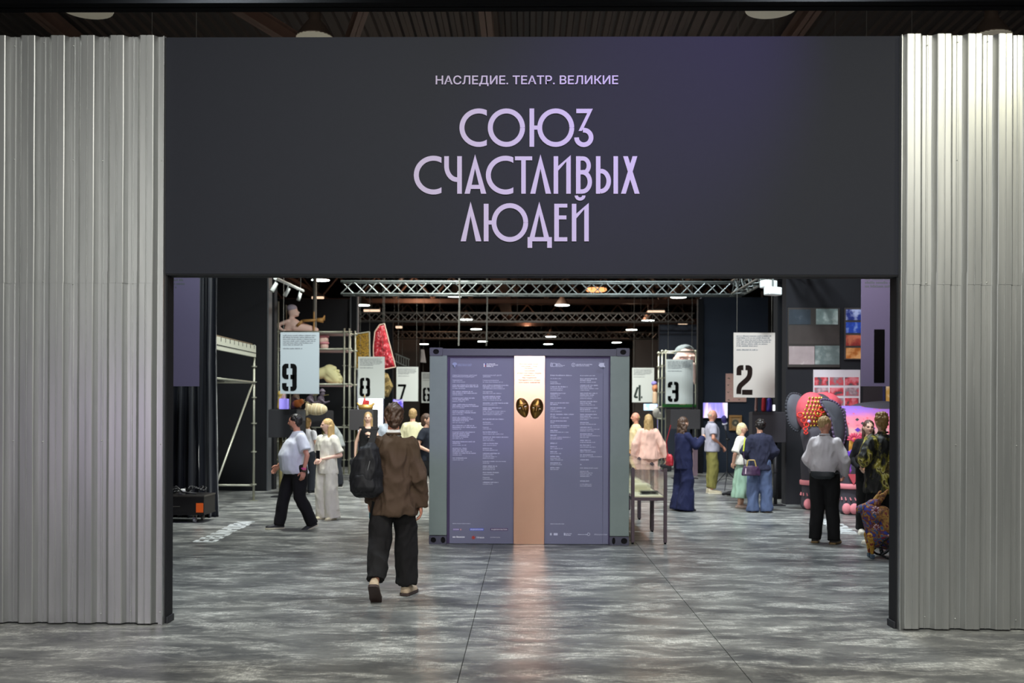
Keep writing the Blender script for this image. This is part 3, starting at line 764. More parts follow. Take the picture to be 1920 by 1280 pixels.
pw = Q(838, 800).x-cx0
zc0, zc1 = 0.118, Q(990, 667).z
for a, b in ((cx0, cx0+pw), (cx1-pw*1.08, cx1)):
    for y0, y1 in ((YC+0.004, YC+0.20), (YC+CD-0.2, YC+CD)):
        cpart(MB().box(a, b, y0, y1, zc0, zc1), 'corner_post', CPOST, 0.006)
for y0, y1 in ((YC+0.012, YC+0.16), (YC+CD-0.16, YC+CD)):
    cpart(MB().box(cx0+0.165, cx1-0.165, y0, y1, zc1, CZ-0.012), 'top_rail', CDARK, 0.004)
for a, b in ((cx0, cx0+0.1), (cx1-0.1, cx1)):
    cpart(MB().box(a, b, YC+0.2, YC+CD-0.2, zc1, CZ-0.012), 'side_rail', CDARK, 0.004); cpart(MB().box(a, b, YC+0.2, YC+CD-0.2, 0.0, 0.14), 'side_rail', CDARK, 0.004)
cpart(MB().box(cx0+0.1, cx1-0.1, YC+0.16, YC+CD-0.16, CZ-0.05, CZ-0.03), 'roof', CDARK)
for xw in (cx0+0.03, cx1-0.03):       # corrugated side walls
    rows = [[], []]; y = YC+0.2; k = 0
    while y < YC+CD-0.2:
        for dy, d in ((0, 0), (0.07, 0), (0.1, 0.03), (0.17, 0.03)):
            for r, z in ((0, 0.14), (1, zc1)): rows[r].append((xw+(d if xw < 0 else -d), min(y+dy, YC+CD-0.2), z))
        y += 0.2
    o = cpart(MB().loft(rows, cap=False, closed=False), 'side_wall', CPOST)
    o.modifiers.new('t', 'SOLIDIFY').thickness = 0.003
cpart(MB().box(cx0+pw, cx1-pw, YC+CD-0.06, YC+CD-0.04, 0.02, zc1), 'rear_wall', CPOST)
def casting(x0, x1, z0, z1, y, holes, flip=False):
    t = MB().box(x0, x1, y+0.03, y+0.165, z0, z1)
    n = 32
    edges = [x0]+[h for h in holes[1:]]+[x1] if False else None
    k = len(holes); xs = [x0+(x1-x0)*i/k for i in range(k+1)]
    for i, (hx, hz, rx, rz) in enumerate(holes):
        a, b = xs[i], xs[i+1]; cx, cz = (a+b)/2+hx, (z0+z1)/2+hz
        sq, el, deep = [], [], []
        for j in range(n):
            an = 2*math.pi*j/n; c, s = math.cos(an), math.sin(an)
            tx = ((b if c > 0 else a)-cx)/c if abs(c) > 1e-6 else 1e9; tz = ((z1 if s > 0 else z0)-cz)/s if abs(s) > 1e-6 else 1e9
            r = min(tx, tz); sq.append((cx+c*r, y, cz+s*r)); el.append((cx+rx*c, y, cz+rz*s)); deep.append((cx+rx*c, y+0.028, cz+rz*s))
        t.loft([[(q[0], y+0.03, q[2]) for q in sq], sq, el, deep], cap=False)
    o = cpart(t, 'corner_casting', CDARK)
    for i, (hx, hz, rx, rz) in enumerate(holes):
        a, b = xs[i], xs[i+1]; cx, cz = (a+b)/2+hx, (z0+z1)/2+hz
        MB().add([(cx+rx*math.cos(2*math.pi*j/20), y+0.0285, cz+rz*math.sin(2*math.pi*j/20)) for j in range(20)], [list(range(20))]).build('hole', HOLE, o)
casting(cx0, cx0+0.168, zc1, CZ, YC-0.004, [(0, 0, 0.040, 0.034)])
casting(cx1-0.168, cx1, zc1, CZ, YC-0.004, [(0, 0, 0.040, 0.034)])
casting(cx0, cx0+pw, 0.0, 0.112, YC-0.004, [(0.0, 0, 0.036, 0.036), (0.012, 0, 0.030, 0.042)])
casting(cx1-pw*1.08, cx1, 0.0, 0.112, YC-0.004, [(-0.012, 0, 0.022, 0.045), (0, 0, 0.042, 0.040)])
for x0 in (cx0, cx1-0.168):
    for z0, z1 in ((0, 0.112), (zc1, CZ)): cpart(MB().box(x0, x0+0.168, YC+CD-0.165, YC+CD, z0, z1), 'corner_casting', CDARK, 0.004)
# recessed board, vinyl panels, copper strip
cpart(MB().box(cx0+pw, cx1-pw*1.08, YC+0.066, YC+0.085, 0.004, zc1), 'backing_board', mat('painted_recess_shade', '#4b3d66', 0.6))  # violet colour paints the shade of the recess around the panels
pt, pb = Q(990, 671).z, 0.006
xl0, xl1 = Q(843, 800).x, Q(963.5, 800).x; xr0, xr1 = Q(1021.5, 800).x, Q(1142, 800).x
panL = cpart(MB().box(xl0, xl1, YC+0.046, YC+0.064, pb, pt), 'credits_panel', CPANEL, 0.002)
panR = cpart(MB().box(xr0, Q(1131, 800).x, YC+0.046, YC+0.064, pb, pt), 'credits_panel', CPANEL, 0.002)
cpart(MB().box(Q(1131, 800).x+0.002, xr1, YC+0.052, YC+0.064, pb, pt), 'credits_panel', CPANEL, 0.002)
cop = cpart(MB().box(xl1, xr0, YC+0.020, YC+0.062, pb-0.004, Q(990, 666.5).z), 'copper_strip', COPPER, 0.003)
cop['label'] = 'tall reflective copper strip between the panels'
# credits print
PRN = mat('pale_lilac_print', '#c9cbe2', 0.6); YPR = YC+0.0452
C1 = [(703.3, 894, 1), (706, 889, 1), (712.3, 867, 1), (715.6, 872, 0), (721.6, 897, 1), (724.5, 897.6, 1), (727.7, 872, 0), (733.8, 886, 1), (736.7, 895, 1), (739.8, 868, 0),
      (746, 890, 1), (749, 879, 1), (752, 872, 0), (758.2, 893, 1), (761.3, 897, 1), (764, 871, 0), (770.3, 887, 1), (773.5, 894.5, 1), (776.5, 869, 0), (782.3, 882, 1), (785.4, 888, 1),
      (788.5, 879, 1), (791.8, 872, 0), (797.8, 889, 1), (801, 894, 1), (804, 866, 0), (810, 890, 1), (813, 881, 1), (816, 880, 1), (819, 879, 1), (822, 869, 0), (828, 890, 1), (831, 864, 1),
      (834.4, 875, 0), (840.4, 875, 1), (843.5, 876, 1), (846.5, 884, 1), (849.6, 892.5, 1), (852.8, 866, 0), (858.8, 876.5, 1), (862, 869, 0)]
C2 = [(703.3, 940, 1), (706, 920, 1), (712.6, 935, 1), (715.8, 944, 0), (722, 954, 1), (725, 943.6, 1), (728, 947, 0), (734, 923.5, 1), (737, 940, 0), (743, 940, 1), (746, 939, 1), (749.4, 939.5, 0),
      (755.5, 954, 1), (758.5, 932, 0), (764.4, 942, 1), (767.4, 923, 1), (770.6, 948, 0), (773.8, 944, 0), (776.8, 941, 0), (785.6, 945.5, 1), (791.8, 921.5, 1), (795, 924.6, 0), (801, 916, 1),
      (804, 922.6, 0), (810, 933, 1), (813.4, 944, 0), (819.4, 954, 1), (822.5, 924.5, 0), (825.5, 926.6, 0), (831.4, 934.6, 1), (834.8, 931, 0), (840.6, 922.5, 1), (843.8, 933.6, 0), (850, 938.5, 1),
      (853, 924, 0), (856, 932, 0), (859, 927.5, 0), (865, 949, 0), (868, 917, 0), (874, 932, 1), (877, 927.5, 0), (880, 928, 0), (886, 936, 1), (889.5, 926, 0), (895.3, 917.7, 1), (898.5, 925, 0),
      (904.5, 934.6, 1), (907.6, 924, 0)]
C3 = [(703.3, 1073, 1), (709, 1054, 0), (715.6, 1045, 1), (718.7, 1053, 0), (724.8, 1066, 1), (728, 1056, 0), (731, 1055.6, 0), (737, 1060.5, 1), (740, 1050, 0), (743, 1048, 0), (746, 1053, 0),
      (755, 1068.5, 1), (758, 1047, 1), (764.4, 1062.5, 1), (767.5, 1046, 0), (770.8, 1054.5, 0), (776.6, 1077, 1), (780, 1042, 0), (783, 1069, 0), (789, 1062.6, 1), (792, 1041, 0), (798, 1068, 1),
      (801, 1063, 0), (807, 1048, 1), (810, 1067, 0), (816, 1045, 1), (819.5, 1071.5, 0), (822.5, 1054.5, 0), (831, 1047, 1), (837.5, 1044.5, 1), (840.8, 1057, 0), (846.8, 1044.6, 1), (850, 1052.6, 0),
      (855.8, 1050, 1), (859, 1051, 0), (862, 1056, 0), (868, 1051.6, 1), (871, 1054, 0), (877, 1049, 1), (880, 1048.6, 0)]
C4 = [(703.5, 1117, 0), (709.8, 1120, 1), (712.8, 1109, 1), (716, 1118, 0), (722, 1121.6, 1), (725, 1110, 1), (728, 1123, 0), (731, 1105.7, 0), (737, 1121.6, 1), (740.4, 1115.8, 1), (743.4, 1114, 0),
      (746.6, 1111, 0), (752.5, 1121.5, 1), (755.7, 1110, 1), (758.7, 1117, 0), (764.6, 1122, 1), (767.6, 1107.6, 1), (770.8, 1118, 0), (776.8, 1120, 1), (780, 1109, 1), (783, 1123, 0), (786, 1106, 0),
      (792, 1106, 1), (795, 1118, 0), (801, 1110, 1), (804.4, 1126, 0), (807.4, 1114, 0), (813.5, 1111, 1), (816.6, 1125, 0), (819.6, 1105, 0), (825.6, 1108.7, 1), (829, 1118, 0), (834.6, 1110, 1),
      (838, 1117.6, 0), (844, 1110, 1), (847, 1117.6, 0), (853, 1112, 1), (856, 1129.6, 0), (862, 1105, 1), (871, 1091.6, 1), (877.4, 1122, 0), (883.6, 1104, 0), (886.8, 1112, 0), (890, 1111, 0),
      (893, 1105.6, 0), (902, 1105, 1), (908, 1110, 0), (911, 1110, 0)]
READ = {(848, 703.3): 'СОЮЗ ТЕАТРАЛЬНЫХ ДЕЯТЕЛЕЙ', (848, 706): 'РОССИЙСКОЙ ФЕДЕРАЦИИ', (848, 712.3): 'Председатель', (905, 703.3): 'НАЦИОНАЛЬНЫЙ ЦЕНТР', (905, 706): '«РОССИЯ»',
        (905, 712.6): 'Генеральный директор', (905, 734): 'Арт-директор', (905, 801): 'Куратор', (1032, 715.6): 'Режиссёр', (905, 895.3): 'Редактор'}
def credits(x0, col, seed):
    mb = MB(); rng = random.Random(seed)
    for y, xe, b in col:
        a = Q(x0, y+0.9); e = Q(xe, y+0.9); s = READ.get((x0, y))
        h = 0.0165 if b else 0.0135
        if s: fit_text(mb, s, a.x, e.x, a.z, YPR, h*0.86, 0.03)
        else:
            x = a.x
            while x < e.x-0.004:
                for _ in range(rng.randint(3, 10)):
                    lw = rng.uniform(0.0065, 0.0095)*(1.0 if b else 0.8)
                    if x+lw > e.x: break
                    st = 0.0042 if b else 0.0028; up = h*(1.0 if rng.random() < 0.15 else 0.78); k = rng.randint(0, 3)
                    mb.add([(x, YPR, a.z), (x+st, YPR, a.z), (x+st, YPR, a.z+up), (x, YPR, a.z+up)], [(0, 1, 2, 3)])
                    if k: mb.add([(x+lw-st, YPR, a.z), (x+lw, YPR, a.z), (x+lw, YPR, a.z+h*.78), (x+lw-st, YPR, a.z+h*.78)], [(0, 1, 2, 3)])
                    zz = a.z+h*(0.3, 0.62, 0.0, 0.30)[k]
                    mb.add([(x+st, YPR, zz), (x+lw-st*0.5, YPR, zz), (x+lw-st*0.5, YPR, zz+h*.16), (x+st, YPR, zz+h*.16)], [(0, 1, 2, 3)])
                    x += lw+0.0022
                x += 0.006
    return mb
def print_on(panel, mb, m=PRN, nm='print'):
    o = mb.build(nm, m, panel); tag(o, kind='stuff'); return o
print_on(panL, credits(848, C1, 1)); print_on(panL, credits(905, C2, 2)); print_on(panR, credits(1032, C3, 3)); print_on(panR, credits(1088, C4, 4))
def flat(mb, px, py, w, h):  # flat rectangle centred on a pixel of the panel
    a = Q(px-w/2, py+h/2); b = Q(px+w/2, py-h/2); mb.add([(a.x, YPR, a.z), (b.x, YPR, a.z), (b.x, YPR, b.z), (a.x, YPR, b.z)], [(0, 1, 2, 3)])
def ring(mb, px, py, r, w, a0=0, a1=360):
    c = Q(px, py); k = YC/FPX; stroke(mb, [(c.x+x*k, c.z+z*k) for x, z in arc(0, 0, r, r, a0, a1, 20)], w*k, YPR-0.0006, YPR)
lg = MB()                                  # emblem and logos, top of the left panel
for dx, dz in ((-2.6, 1.2), (2.6, 1.2), (0, 0.2), (0, -2.4)):
    c = Q(852.5+dx, 683.5-dz); lg.ellipsoid(c, (0.012, 0.0006, 0.016), nu=10, nv=6)
c = Q(852.5, 680.2); lg.ellipsoid(c, (0.020, 0.0006, 0.007), nu=10, nv=6)
text_rows(lg, Q(857.5, 680).x, Q(885.5, 680).x, Q(870, 681.5).z, (1.0, 0.98), YPR, 0.011, 0.018, 5)
print_on(panL, lg, mat('faint_lilac_print', '#9aa3c8', 0.6))
w = MB(); flat(w, 907.6, 684, 2.2, 6.4); text_rows(w, Q(912, 680).x, Q(934, 680).x, Q(920, 680.6).z, (.84, 1.0, .62), YPR, 0.013, 0.0165, 6); print_on(panL, w, mat('white_print', '#e9e9f4', 0.6))
w = MB(); flat(w, 909.7, 682, 1.6, 3.2); print_on(panL, w, mat('blue_print', '#3a3f9a', 0.6)); w = MB(); flat(w, 909.7, 685.4, 1.6, 3.2); print_on(panL, w, mat('red_print', '#a8322f', 0.6))
w = MB(); fit_text(w, 'Ю', Q(1032, 680).x, Q(1036.2, 680).x, Q(1034, 687).z, YPR, 0.05, 0.03)
ring(w, 1038.5, 683.5, 3.2, 0.9, 60, 300); ring(w, 1040, 683.5, 3.0, 0.9, -80, 80)
text_rows(w, Q(1043, 680).x, Q(1060, 680).x, Q(1050, 680.4).z, (.45, .6, 1.0, .75), YPR, 0.009, 0.0125, 8)
ring(w, 1075.5, 683.5, 3.4, 0.7); fit_text(w, 'Р', Q(1074.2, 680).x, Q(1076.9, 680).x, Q(1075, 686.3).z, YPR, 0.034)
text_rows(w, Q(1080.5, 680).x, Q(1112, 680).x, Q(1095, 681.6).z, (1.0, .84), YPR, 0.013, 0.018, 9)
flat(w, 1128.5, 680.2, 11, 0.7)
for dx, dz, r in ((-4, -0.4, .016), (-2, 1, .018), (0.5, 0.6, .02), (2.4, 1.2, .017), (-3, -2.6, .012), (0, -2.6, .014), (3.4, -2.2, .014), (4.8, -3, .010)):
    w.ellipsoid(Q(1128.5+dx, 684-dz), (r*0.9, 0.0006, r), nu=10, nv=6)
print_on(panR, w, PRN)
# sponsor marks at the foot
w = MB(); text_rows(w, Q(848.3, 980).x, Q(882, 980).x, Q(860, 981.2).z, (1.0,), YPR, 0.009, 0.02, 11); text_rows(w, Q(1032, 980).x, Q(1058.5, 980).x, Q(1040, 981.8).z, (1.0,), YPR, 0.009, 0.02, 12)
print_on(panL, w, PRN)
def badge(px0, px1, py, h, col, txt, tx0, tx1, tcol='#f0effa', cap=0.017):
    w = MB(); flat(w, (px0+px1)/2, py, px1-px0, h); print_on(panL, w, mat('badge_'+col, col, 0.55), 'badge')
    w = MB(); a = Q(tx0, py+cap/2*FPX/YC); fit_text(w, txt, a.x, Q(tx1, py).x, a.z, YPR-0.0006, cap, 0.03); print_on(panL, w, mat('badge_ink'+tcol, tcol, 0.55))
badge(848.5, 860.5, 993, 3.4, '#5b2f9c', 'РОССИЯ', 849.3, 859.8); badge(862.3, 864.6, 993.2, 3.0, '#b0283a', '1', 863.0, 863.9)
badge(880.5, 906.5, 993, 4.2, '#4a63d8', 'РАДИОРОССИИ', 882, 905.5); badge(919.5, 952, 993, 4.4, '#4a1f5c', 'РАДИОКУЛЬТУРА', 921, 951)
w = MB(); fit_text(w, 'Афиша', Q(892.5, 1008).x, Q(907.5, 1008).x, Q(892, 1009.4).z, YPR, 0.021, 0.04); fit_text(w, 'КУЛЬТУРА', Q(919.5, 1008).x, Q(937.5, 1008).x, Q(919, 1008.8).z, YPR, 0.012)
text_rows(w, Q(848.3, 1008).x, Q(872, 1008).x, Q(850, 1005.2).z, (1.0,), YPR, 0.023, 0.03, 14); print_on(panL, w, mat('white_print', '#e9e9f4', 0.6))
c = Q(887.3, 1008.3); st = []
for i in range(12):
    a = 2*math.pi*i/12+0.2; r = 0.032 if i % 2 == 0 else 0.016; st.append((c.x+r*math.cos(a), c.z+r*math.sin(a)))
print_on(panL, MB().prism(st, YPR-0.0006, YPR), mat('red_star_print', '#b8392c', 0.55))
w = MB()
flat(w, 1033, 1002, 3.4, 4.2); flat(w, 1042, 1002, 7.5, 4.2); flat(w, 1058.8, 1002, 2.8, 4.6); text_rows(w, Q(1061, 1002).x, Q(1072.5, 1002).x, Q(1065, 999.8).z, (1, .9), YPR, 0.014, 0.019, 15)
fit_text(w, 'Искусство', Q(1115, 1002).x, Q(1139, 1002).x, Q(1115, 1003.6).z, YPR, 0.018)
text_rows(w, Q(1084, 1002).x, Q(1102, 1002).x, Q(1090, 1001.5).z, (1,), YPR, 0.012, 0.03, 16); ring(w, 1104, 1002, 2.4, 0.8); print_on(panR, w, PRN)
# text on the copper strip
INKC = mat('plum_ink_on_copper', '#2a141f', 0.95, spec=0.05); YCP = YC+0.0190
w = MB()
for y, x0, x1, s in ((682.8, 974.3, 1010.5, 'Выставочный проект'), (687.3, 977, 1007.5, '«Наследие. Театр.'), (691, 984, 1000.5, 'Великие»'), (695.6, 983, 1003, 'под названием'),
                     (700.2, 969.5, 1015.5, '«Союз счастливых людей»'), (704.2, 982.5, 1002.5, 'реализуется'), (708.6, 979, 1006, 'при поддержке'), (713.3, 972.5, 1012.5, 'Президентского фонда'),
                     (717.6, 972.5, 1012.5, 'культурных инициатив')):
    a = Q(x0, y); fit_text(w, s, a.x, Q(x1, y).x, a.z, YCP, 0.0150, 0.015)
print_on(cop, w, INKC)
# two gilded masks hanging on the strip
GOLD = mat('dark_gilded_bronze', '#94713a', 0.36, 1.0, var=0.3, scale=18)
def mask(label, px, py, tilt, sad):
    c = P(px, py, YC+0.016); t = thing('theatre_mask', label, 'mask', c)
    mb = MB(); NU, NV = 26, 34; H, W = 0.264, 0.170; rows = []
    for j in range(NV+1):
        v = -1+2*j/NV; rows.append([])
        wd = math.sqrt(max(0, 1-v*v))*(1.0 if v > 0 else 1-0.30*(-v)**1.2)*(0.5*W)
        for i in range(NU+1):
            u = -1+2*i/NU; x = u*wd; z = v*H/2
            d = 0.055*(max(0, 1-u*u))**0.55*(1-0.25*abs(v)**3)
            g = lambda a, b, sa, sb: math.exp(-((x-a)/sa)**2-((z-b)/sb)**2)
            d += 0.022*g(0, -0.012, 0.011, 0.030)+0.010*g(0, -0.035, 0.018, 0.012)                         # nose
            d -= 0.016*(g(0.034, 0.004, 0.020, 0.011)+g(-0.034, 0.004, 0.020, 0.011))                      # eye sockets
            d += 0.010*(g(0.036, 0.028+0.004*sad, 0.028, 0.009)+g(-0.036, 0.028+0.004*sad, 0.028, 0.009))   # brows
            d += 0.006*(g(0, -0.066, 0.026, 0.006)+g(0, -0.080, 0.020, 0.006))-0.006*g(0, -0.073, 0.026, 0.003)
            d += 0.006*(g(0.045, -0.035, 0.02, 0.02)+g(-0.045, -0.035, 0.02, 0.02))
            rows[-1].append((x, -d, z))
    mb.loft(rows, cap=False, closed=False)
    o = mb.build('face_plate', GOLD, t, True); o.rotation_euler = (0, tilt, 0); o.modifiers.new('t', 'SOLIDIFY').thickness = 0.004
    for s in (-1, 1):
        e = MB(); pts = [(s*0.034+0.019*math.cos(a), 0.004+0.0055*math.sin(a)+s*0.05*0.019*math.cos(a)*sad) for a in [2*math.pi*i/14 for i in range(14)]]
        e.prism(pts, -0.0415, -0.036); q = e.build('eye_slit', mat('mask_eye_slit', '#e8d9c0', 0.4), t); q.rotation_euler = (0, tilt, 0)
    return t
mask('left gilded theatre mask on the copper strip, tilted outward to the left', 980, 764, math.radians(-17), 1)
mask('right gilded theatre mask on the copper strip, tilted outward to the right', 1006, 765.5, math.radians(11), -1)

# ------------------------------------------------------------------ glass vitrines beside the container
VST = mat('mauve_brown_steel_post', '#5a4c53', 0.45, 0.3); VTOP = mat('cream_vitrine_paper', '#e6e0bd', 0.7); VGL = mat('vitrine_glass', '#ffffff', 0.03, trans=1.0, alpha=0.28, spec=0.6); VDK = mat('dark_vitrine_model', '#4c4f48', 0.6)
vx0, vx1 = PX(1187, 13.2), PX(1248, 13.2)
def vitrine(y0, y1, label, props):
    t = thing('glass_vitrine', label, 'display case', (vx0, y0, 0), group='glass vitrines beside the container'); w = vx1-vx0; L = y1-y0; zs, zt = 0.62, 1.0
    for x in (0, w):
        for y in (0, L):
            o = MB().box(x-0.022, x+0.022, y-0.022, y+0.022, 0.02, zt).build('leg', VST, t, bevel=0.003)
            MB().tube((x, y, 0.0), (x, y, 0.02), 0.016, n=10).build('foot', HOLE, o); MB().tube((x, y, zt), (x, y, zt+0.012), 0.008, n=8).build('pin', HOLE, o)
    for a in ((0.022, w-0.022, -0.018, 0.018), (0.022, w-0.022, L-0.018, L+0.018)): MB().box(*a, zs-0.045, zs-0.004).build('apron', VST, t)
    for a in ((-0.018, 0.018, 0.022, L-0.022), (w-0.018, w+0.018, 0.022, L-0.022)): MB().box(*a, zs-0.045, zs-0.004).build('apron', VST, t)
    MB().box(0.022, w-0.022, 0.01, L-0.01, zs-0.004, zs+0.012).build('shelf', VTOP, t)
    for a in ((0.022, w-0.022, -0.004, 0.0), (0.022, w-0.022, L, L+0.004), (-0.002, 0.002, 0.022, L-0.022), (w-0.002, w+0.002, 0.022, L-0.022)): MB().box(*a, zs+0.014, zt-0.02).build('glass_pane', VGL, t)
    MB().box(-0.02, w+0.02, -0.02, L+0.02, zt-0.018, zt-0.012).build('glass_lid', VGL, t)
    return t
def paper_model(x, y, label):
    t = thing('display_model', label, 'model', (x, y, 0.6325)); MB().box(-0.10, 0.13, -0.06, 0.06, 0, 0.045).build('block', VDK, t, bevel=0.006)
    MB().box(-0.09, 0.02, -0.062, -0.055, 0.012, 0.035).build('slot', HOLE, t); MB().box(0.04, 0.09, -0.062, -0.055, 0.012, 0.035).build('slot', HOLE, t)
    MB().box(-0.12, 0.0, -0.12, -0.02, 0.0, 0.006).build('strap', VDK, t)
vitrine(13.2, 14.55, 'nearest glass vitrine on mauve-brown posts beside the container', 0); vitrine(14.66, 16.2, 'second glass vitrine behind the nearest one', 1); vitrine(16.32, 17.8, 'third glass vitrine, furthest along the row', 2)
paper_model((vx0+vx1)/2+0.03, 13.55, 'small dark grey model in the nearest glass vitrine')
for i, (y, h) in enumerate(((14.1, 0.10), (15.3, 0.09), (17.0, 0.10))):
    tag(MB().box(-0.13, 0.11, -0.17, 0.17, 0, h).build('cream_book', VTOP, None, loc=((vx0+vx1)/2, y, 0.6325), bevel=0.008),
        ('cream album lying in the nearest glass vitrine', 'cream album lying in the second glass vitrine', 'cream album lying in the third glass vitrine')[i], 'book')
# ------------------------------------------------------------------ people
def remesh(mb, voxel, smooth=4, folds=(), seed=0):
    me = mb.mesh('tmp'); o = bpy.data.objects.new('tmp', me); COL.objects.link(o)
    r = o.modifiers.new('r', 'REMESH'); r.mode = 'VOXEL'; r.voxel_size = voxel
    if smooth:
        s = o.modifiers.new('s', 'SMOOTH'); s.factor = 0.5; s.iterations = smooth
    out = bpy.data.meshes.new_from_object(o.evaluated_get(bpy.context.evaluated_depsgraph_get()))
    bpy.data.objects.remove(o); bpy.data.meshes.remove(me)
    if folds:
        n = len(out.vertices); co = np.empty(n*3); no = np.empty(n*3)
        out.vertices.foreach_get('co', co); out.vertices.foreach_get('normal', no); co = co.reshape(-1, 3); no = no.reshape(-1, 3)
        for amp, fx, fy, fz in folds:
            if amp < 0.0065: d = np.array([mnoise.noise(Vector((x*fx+seed*3.1, y*fy+seed, z*fz-seed*1.7))) for x, y, z in co])
            else: d = np.array([0.55-2.2*abs(mnoise.noise(Vector((x*fx*.7+z*2.2+seed*3.1, y*fy*.7+seed, z*fz*.8-x*2.0-seed*1.7)))) for x, y, z in co])
            co = co+no*(amp*d)[:, None]
        out.vertices.foreach_set('co', co.reshape(-1)); out.update()
    out.polygons.foreach_set('use_smooth', [True]*len(out.polygons))
    return out
SKIN = {'fair': mat('fair_skin', '#dba98f', 0.5), 'pale': mat('pale_skin', '#e3b8a2', 0.5), 'tan': mat('tan_skin', '#b98468', 0.5), 'ruddy': mat('ruddy_skin', '#cf9078', 0.5)}
LIPS = mat('lips', '#a8545a', 0.45); EYE = mat('eye_dark', '#2a211f', 0.3)
def fabric(name, c, rough=0.85, var=0.06, scale=20, bump=0.12): return mat(name, c, rough, var=var, scale=scale, bump=bump, bscale=90, spec=0.25)
HAIRC = {'brown': mat('dark_brown_hair', '#4a3427', 0.5, var=0.35, scale=60), 'black': mat('black_hair', '#1d1716', 0.45, var=0.3, scale=60), 'blond': mat('blond_hair', '#c9a56c', 0.5, var=0.3, scale=60),
         'sand': mat('sandy_hair', '#a98a5c', 0.55, var=0.3, scale=60), 'auburn': mat('auburn_hair', '#8a6a3a', 0.5, var=0.4, scale=50), 'light': mat('pale_blond_hair', '#d8c79a', 0.55, var=0.25, scale=60),
         'grey': mat('pale_grey_hair', '#b9a48c', 0.6, var=0.2, scale=60)}
def head_mesh(brow):
    nu, nv = 60, 44; vs, fs = [], []
    def pos(th, ph):
        nx, ny, nz = math.sin(th)*math.sin(ph), -math.sin(th)*math.cos(ph), math.cos(th)
        x, y, z = nx*0.074, ny*0.092, nz*0.115
        if nz < 0: x *= 1-0.22*(-nz)**1.4; y *= 1-0.06*(-nz)
        if ny > 0: y *= 1.08
        f = max(0.0, -ny)**0.7
        g = lambda a, b, sa, sb: math.exp(-((x-a)/sa)**2-((z-b)/sb)**2)
        y -= f*(0.021*g(0, -0.018, 0.012, 0.016)+0.012*g(0, 0.002, 0.009, 0.018)+0.006*g(0, 0.028, 0.05, 0.010)+0.006*g(0, -0.050, 0.022, 0.008)+0.009*g(0, -0.085, 0.026, 0.018)
                +0.005*(g(0.042, -0.022, 0.02, 0.018)+g(-0.042, -0.022, 0.02, 0.018)))
        y += f*(0.009*(g(0.031, 0.008, 0.016, 0.010)+g(-0.031, 0.008, 0.016, 0.010))+0.003*g(0, -0.060, 0.03, 0.004))
        return (x, y, z)
    for k in range(1, nv):
        for i in range(nu): vs.append(pos(math.pi*k/nv, 2*math.pi*i/nu))
    vs += [pos(0.0001, 0), pos(math.pi-0.0001, 0)]; T = len(vs)-2; B = T+1; ms = []
    def mi(q):
        x = sum(vs[i][0] for i in q)/len(q); y = sum(vs[i][1] for i in q)/len(q); z = sum(vs[i][2] for i in q)/len(q)
        if y < -0.05:
            if abs(abs(x)-0.031) < 0.012 and abs(z-0.008) < 0.0058: return 1
            if abs(x) < 0.021 and abs(z+0.050) < 0.0065: return 2
            if abs(abs(x)-0.032) < 0.018 and abs(z-0.025) < 0.0045: return 3
        return 0
    for i in range(nu):
        j = (i+1) % nu; fs += [(T, j, i), ((nv-2)*nu+i, (nv-2)*nu+j, B)]
        for k in range(nv-2): fs.append((k*nu+i, k*nu+j, (k+1)*nu+j, (k+1)*nu+i))
    return vs, fs, [mi(q) for q in fs]
HEADV, HEADF, HEADM = head_mesh(None)
def hand(mb, wrist, d, nrm, side, curl=0.5, k=1.0):
    """palm, four bent fingers and a thumb; d along the hand, nrm out of the palm, side toward the thumb"""
    w = Vector(wrist); d = Vector(d).normalized(); nrm = (Vector(nrm)-d*Vector(nrm).dot(d)).normalized(); s = Vector(side); s = (s-d*s.dot(d)-nrm*s.dot(nrm)).normalized()
    M = Matrix((s, nrm, d)).transposed()
    mb.ellipsoid(w+d*0.048*k, (0.040*k, 0.016*k, 0.056*k), M, 12, 8)
    for i, L in enumerate((0.072, 0.082, 0.076, 0.058)):
        p = w+d*(0.088-0.004*abs(i-1))*k+s*(0.028-0.0185*i)*k; a = 0.25+0.35*curl; dr = d*math.cos(a)+nrm*math.sin(a); r = (0.0092, 0.0095, 0.009, 0.008)[i]*k
        for seg in (0.42, 0.32, 0.26):
            q = p+dr*L*seg*k; mb.capsule(p, q, r, r*0.92, 8); p = q; r *= 0.92; a += 0.95*curl; dr = d*math.cos(a)+nrm*math.sin(a)
    p = w+d*0.022*k+s*0.030*k+nrm*0.006*k; dr = (d*0.62+s*0.62+nrm*0.35).normalized()
    q = p+dr*0.042*k; mb.capsule(p, q, 0.0125*k, 0.0105*k, 8); dr = (d*0.85+s*0.15+nrm*0.5*(0.4+curl)).normalized(); mb.capsule(q, q+dr*0.030*k, 0.0105*k, 0.0085*k, 8)
def shoe_rings(kind, k=1.0):
    prof = {'sneaker': [(0.098, .028, .080), (0.085, .040, .095), (0.045, .043, .100), (0.0, .042, .090), (-0.05, .046, .070), (-0.10, .049, .056), (-0.15, .043, .046), (-0.178, .024, .036)],
            'flat': [(0.095, .026, .055), (0.08, .036, .06), (0.04, .038, .060), (0.0, .038, .055), (-0.05, .042, .048), (-0.10, .044, .042), (-0.145, .036, .034), (-0.168, .018, .026)]}[kind]
    rings = []
    for y, w, h in prof:
        r = [(w*k, y*k, 0.0), (w*1.02*k, y*k, h*0.30*k)]
        for a in (25, 50, 75, 105, 130, 155): r.append((w*math.cos(math.radians(a))*k, y*k, (h*0.35+h*0.65*math.sin(math.radians(a)))*k))
        r += [(-w*1.02*k, y*k, h*0.30*k), (-w*k, y*k, 0.0)]
        rings.append(r)
    return rings
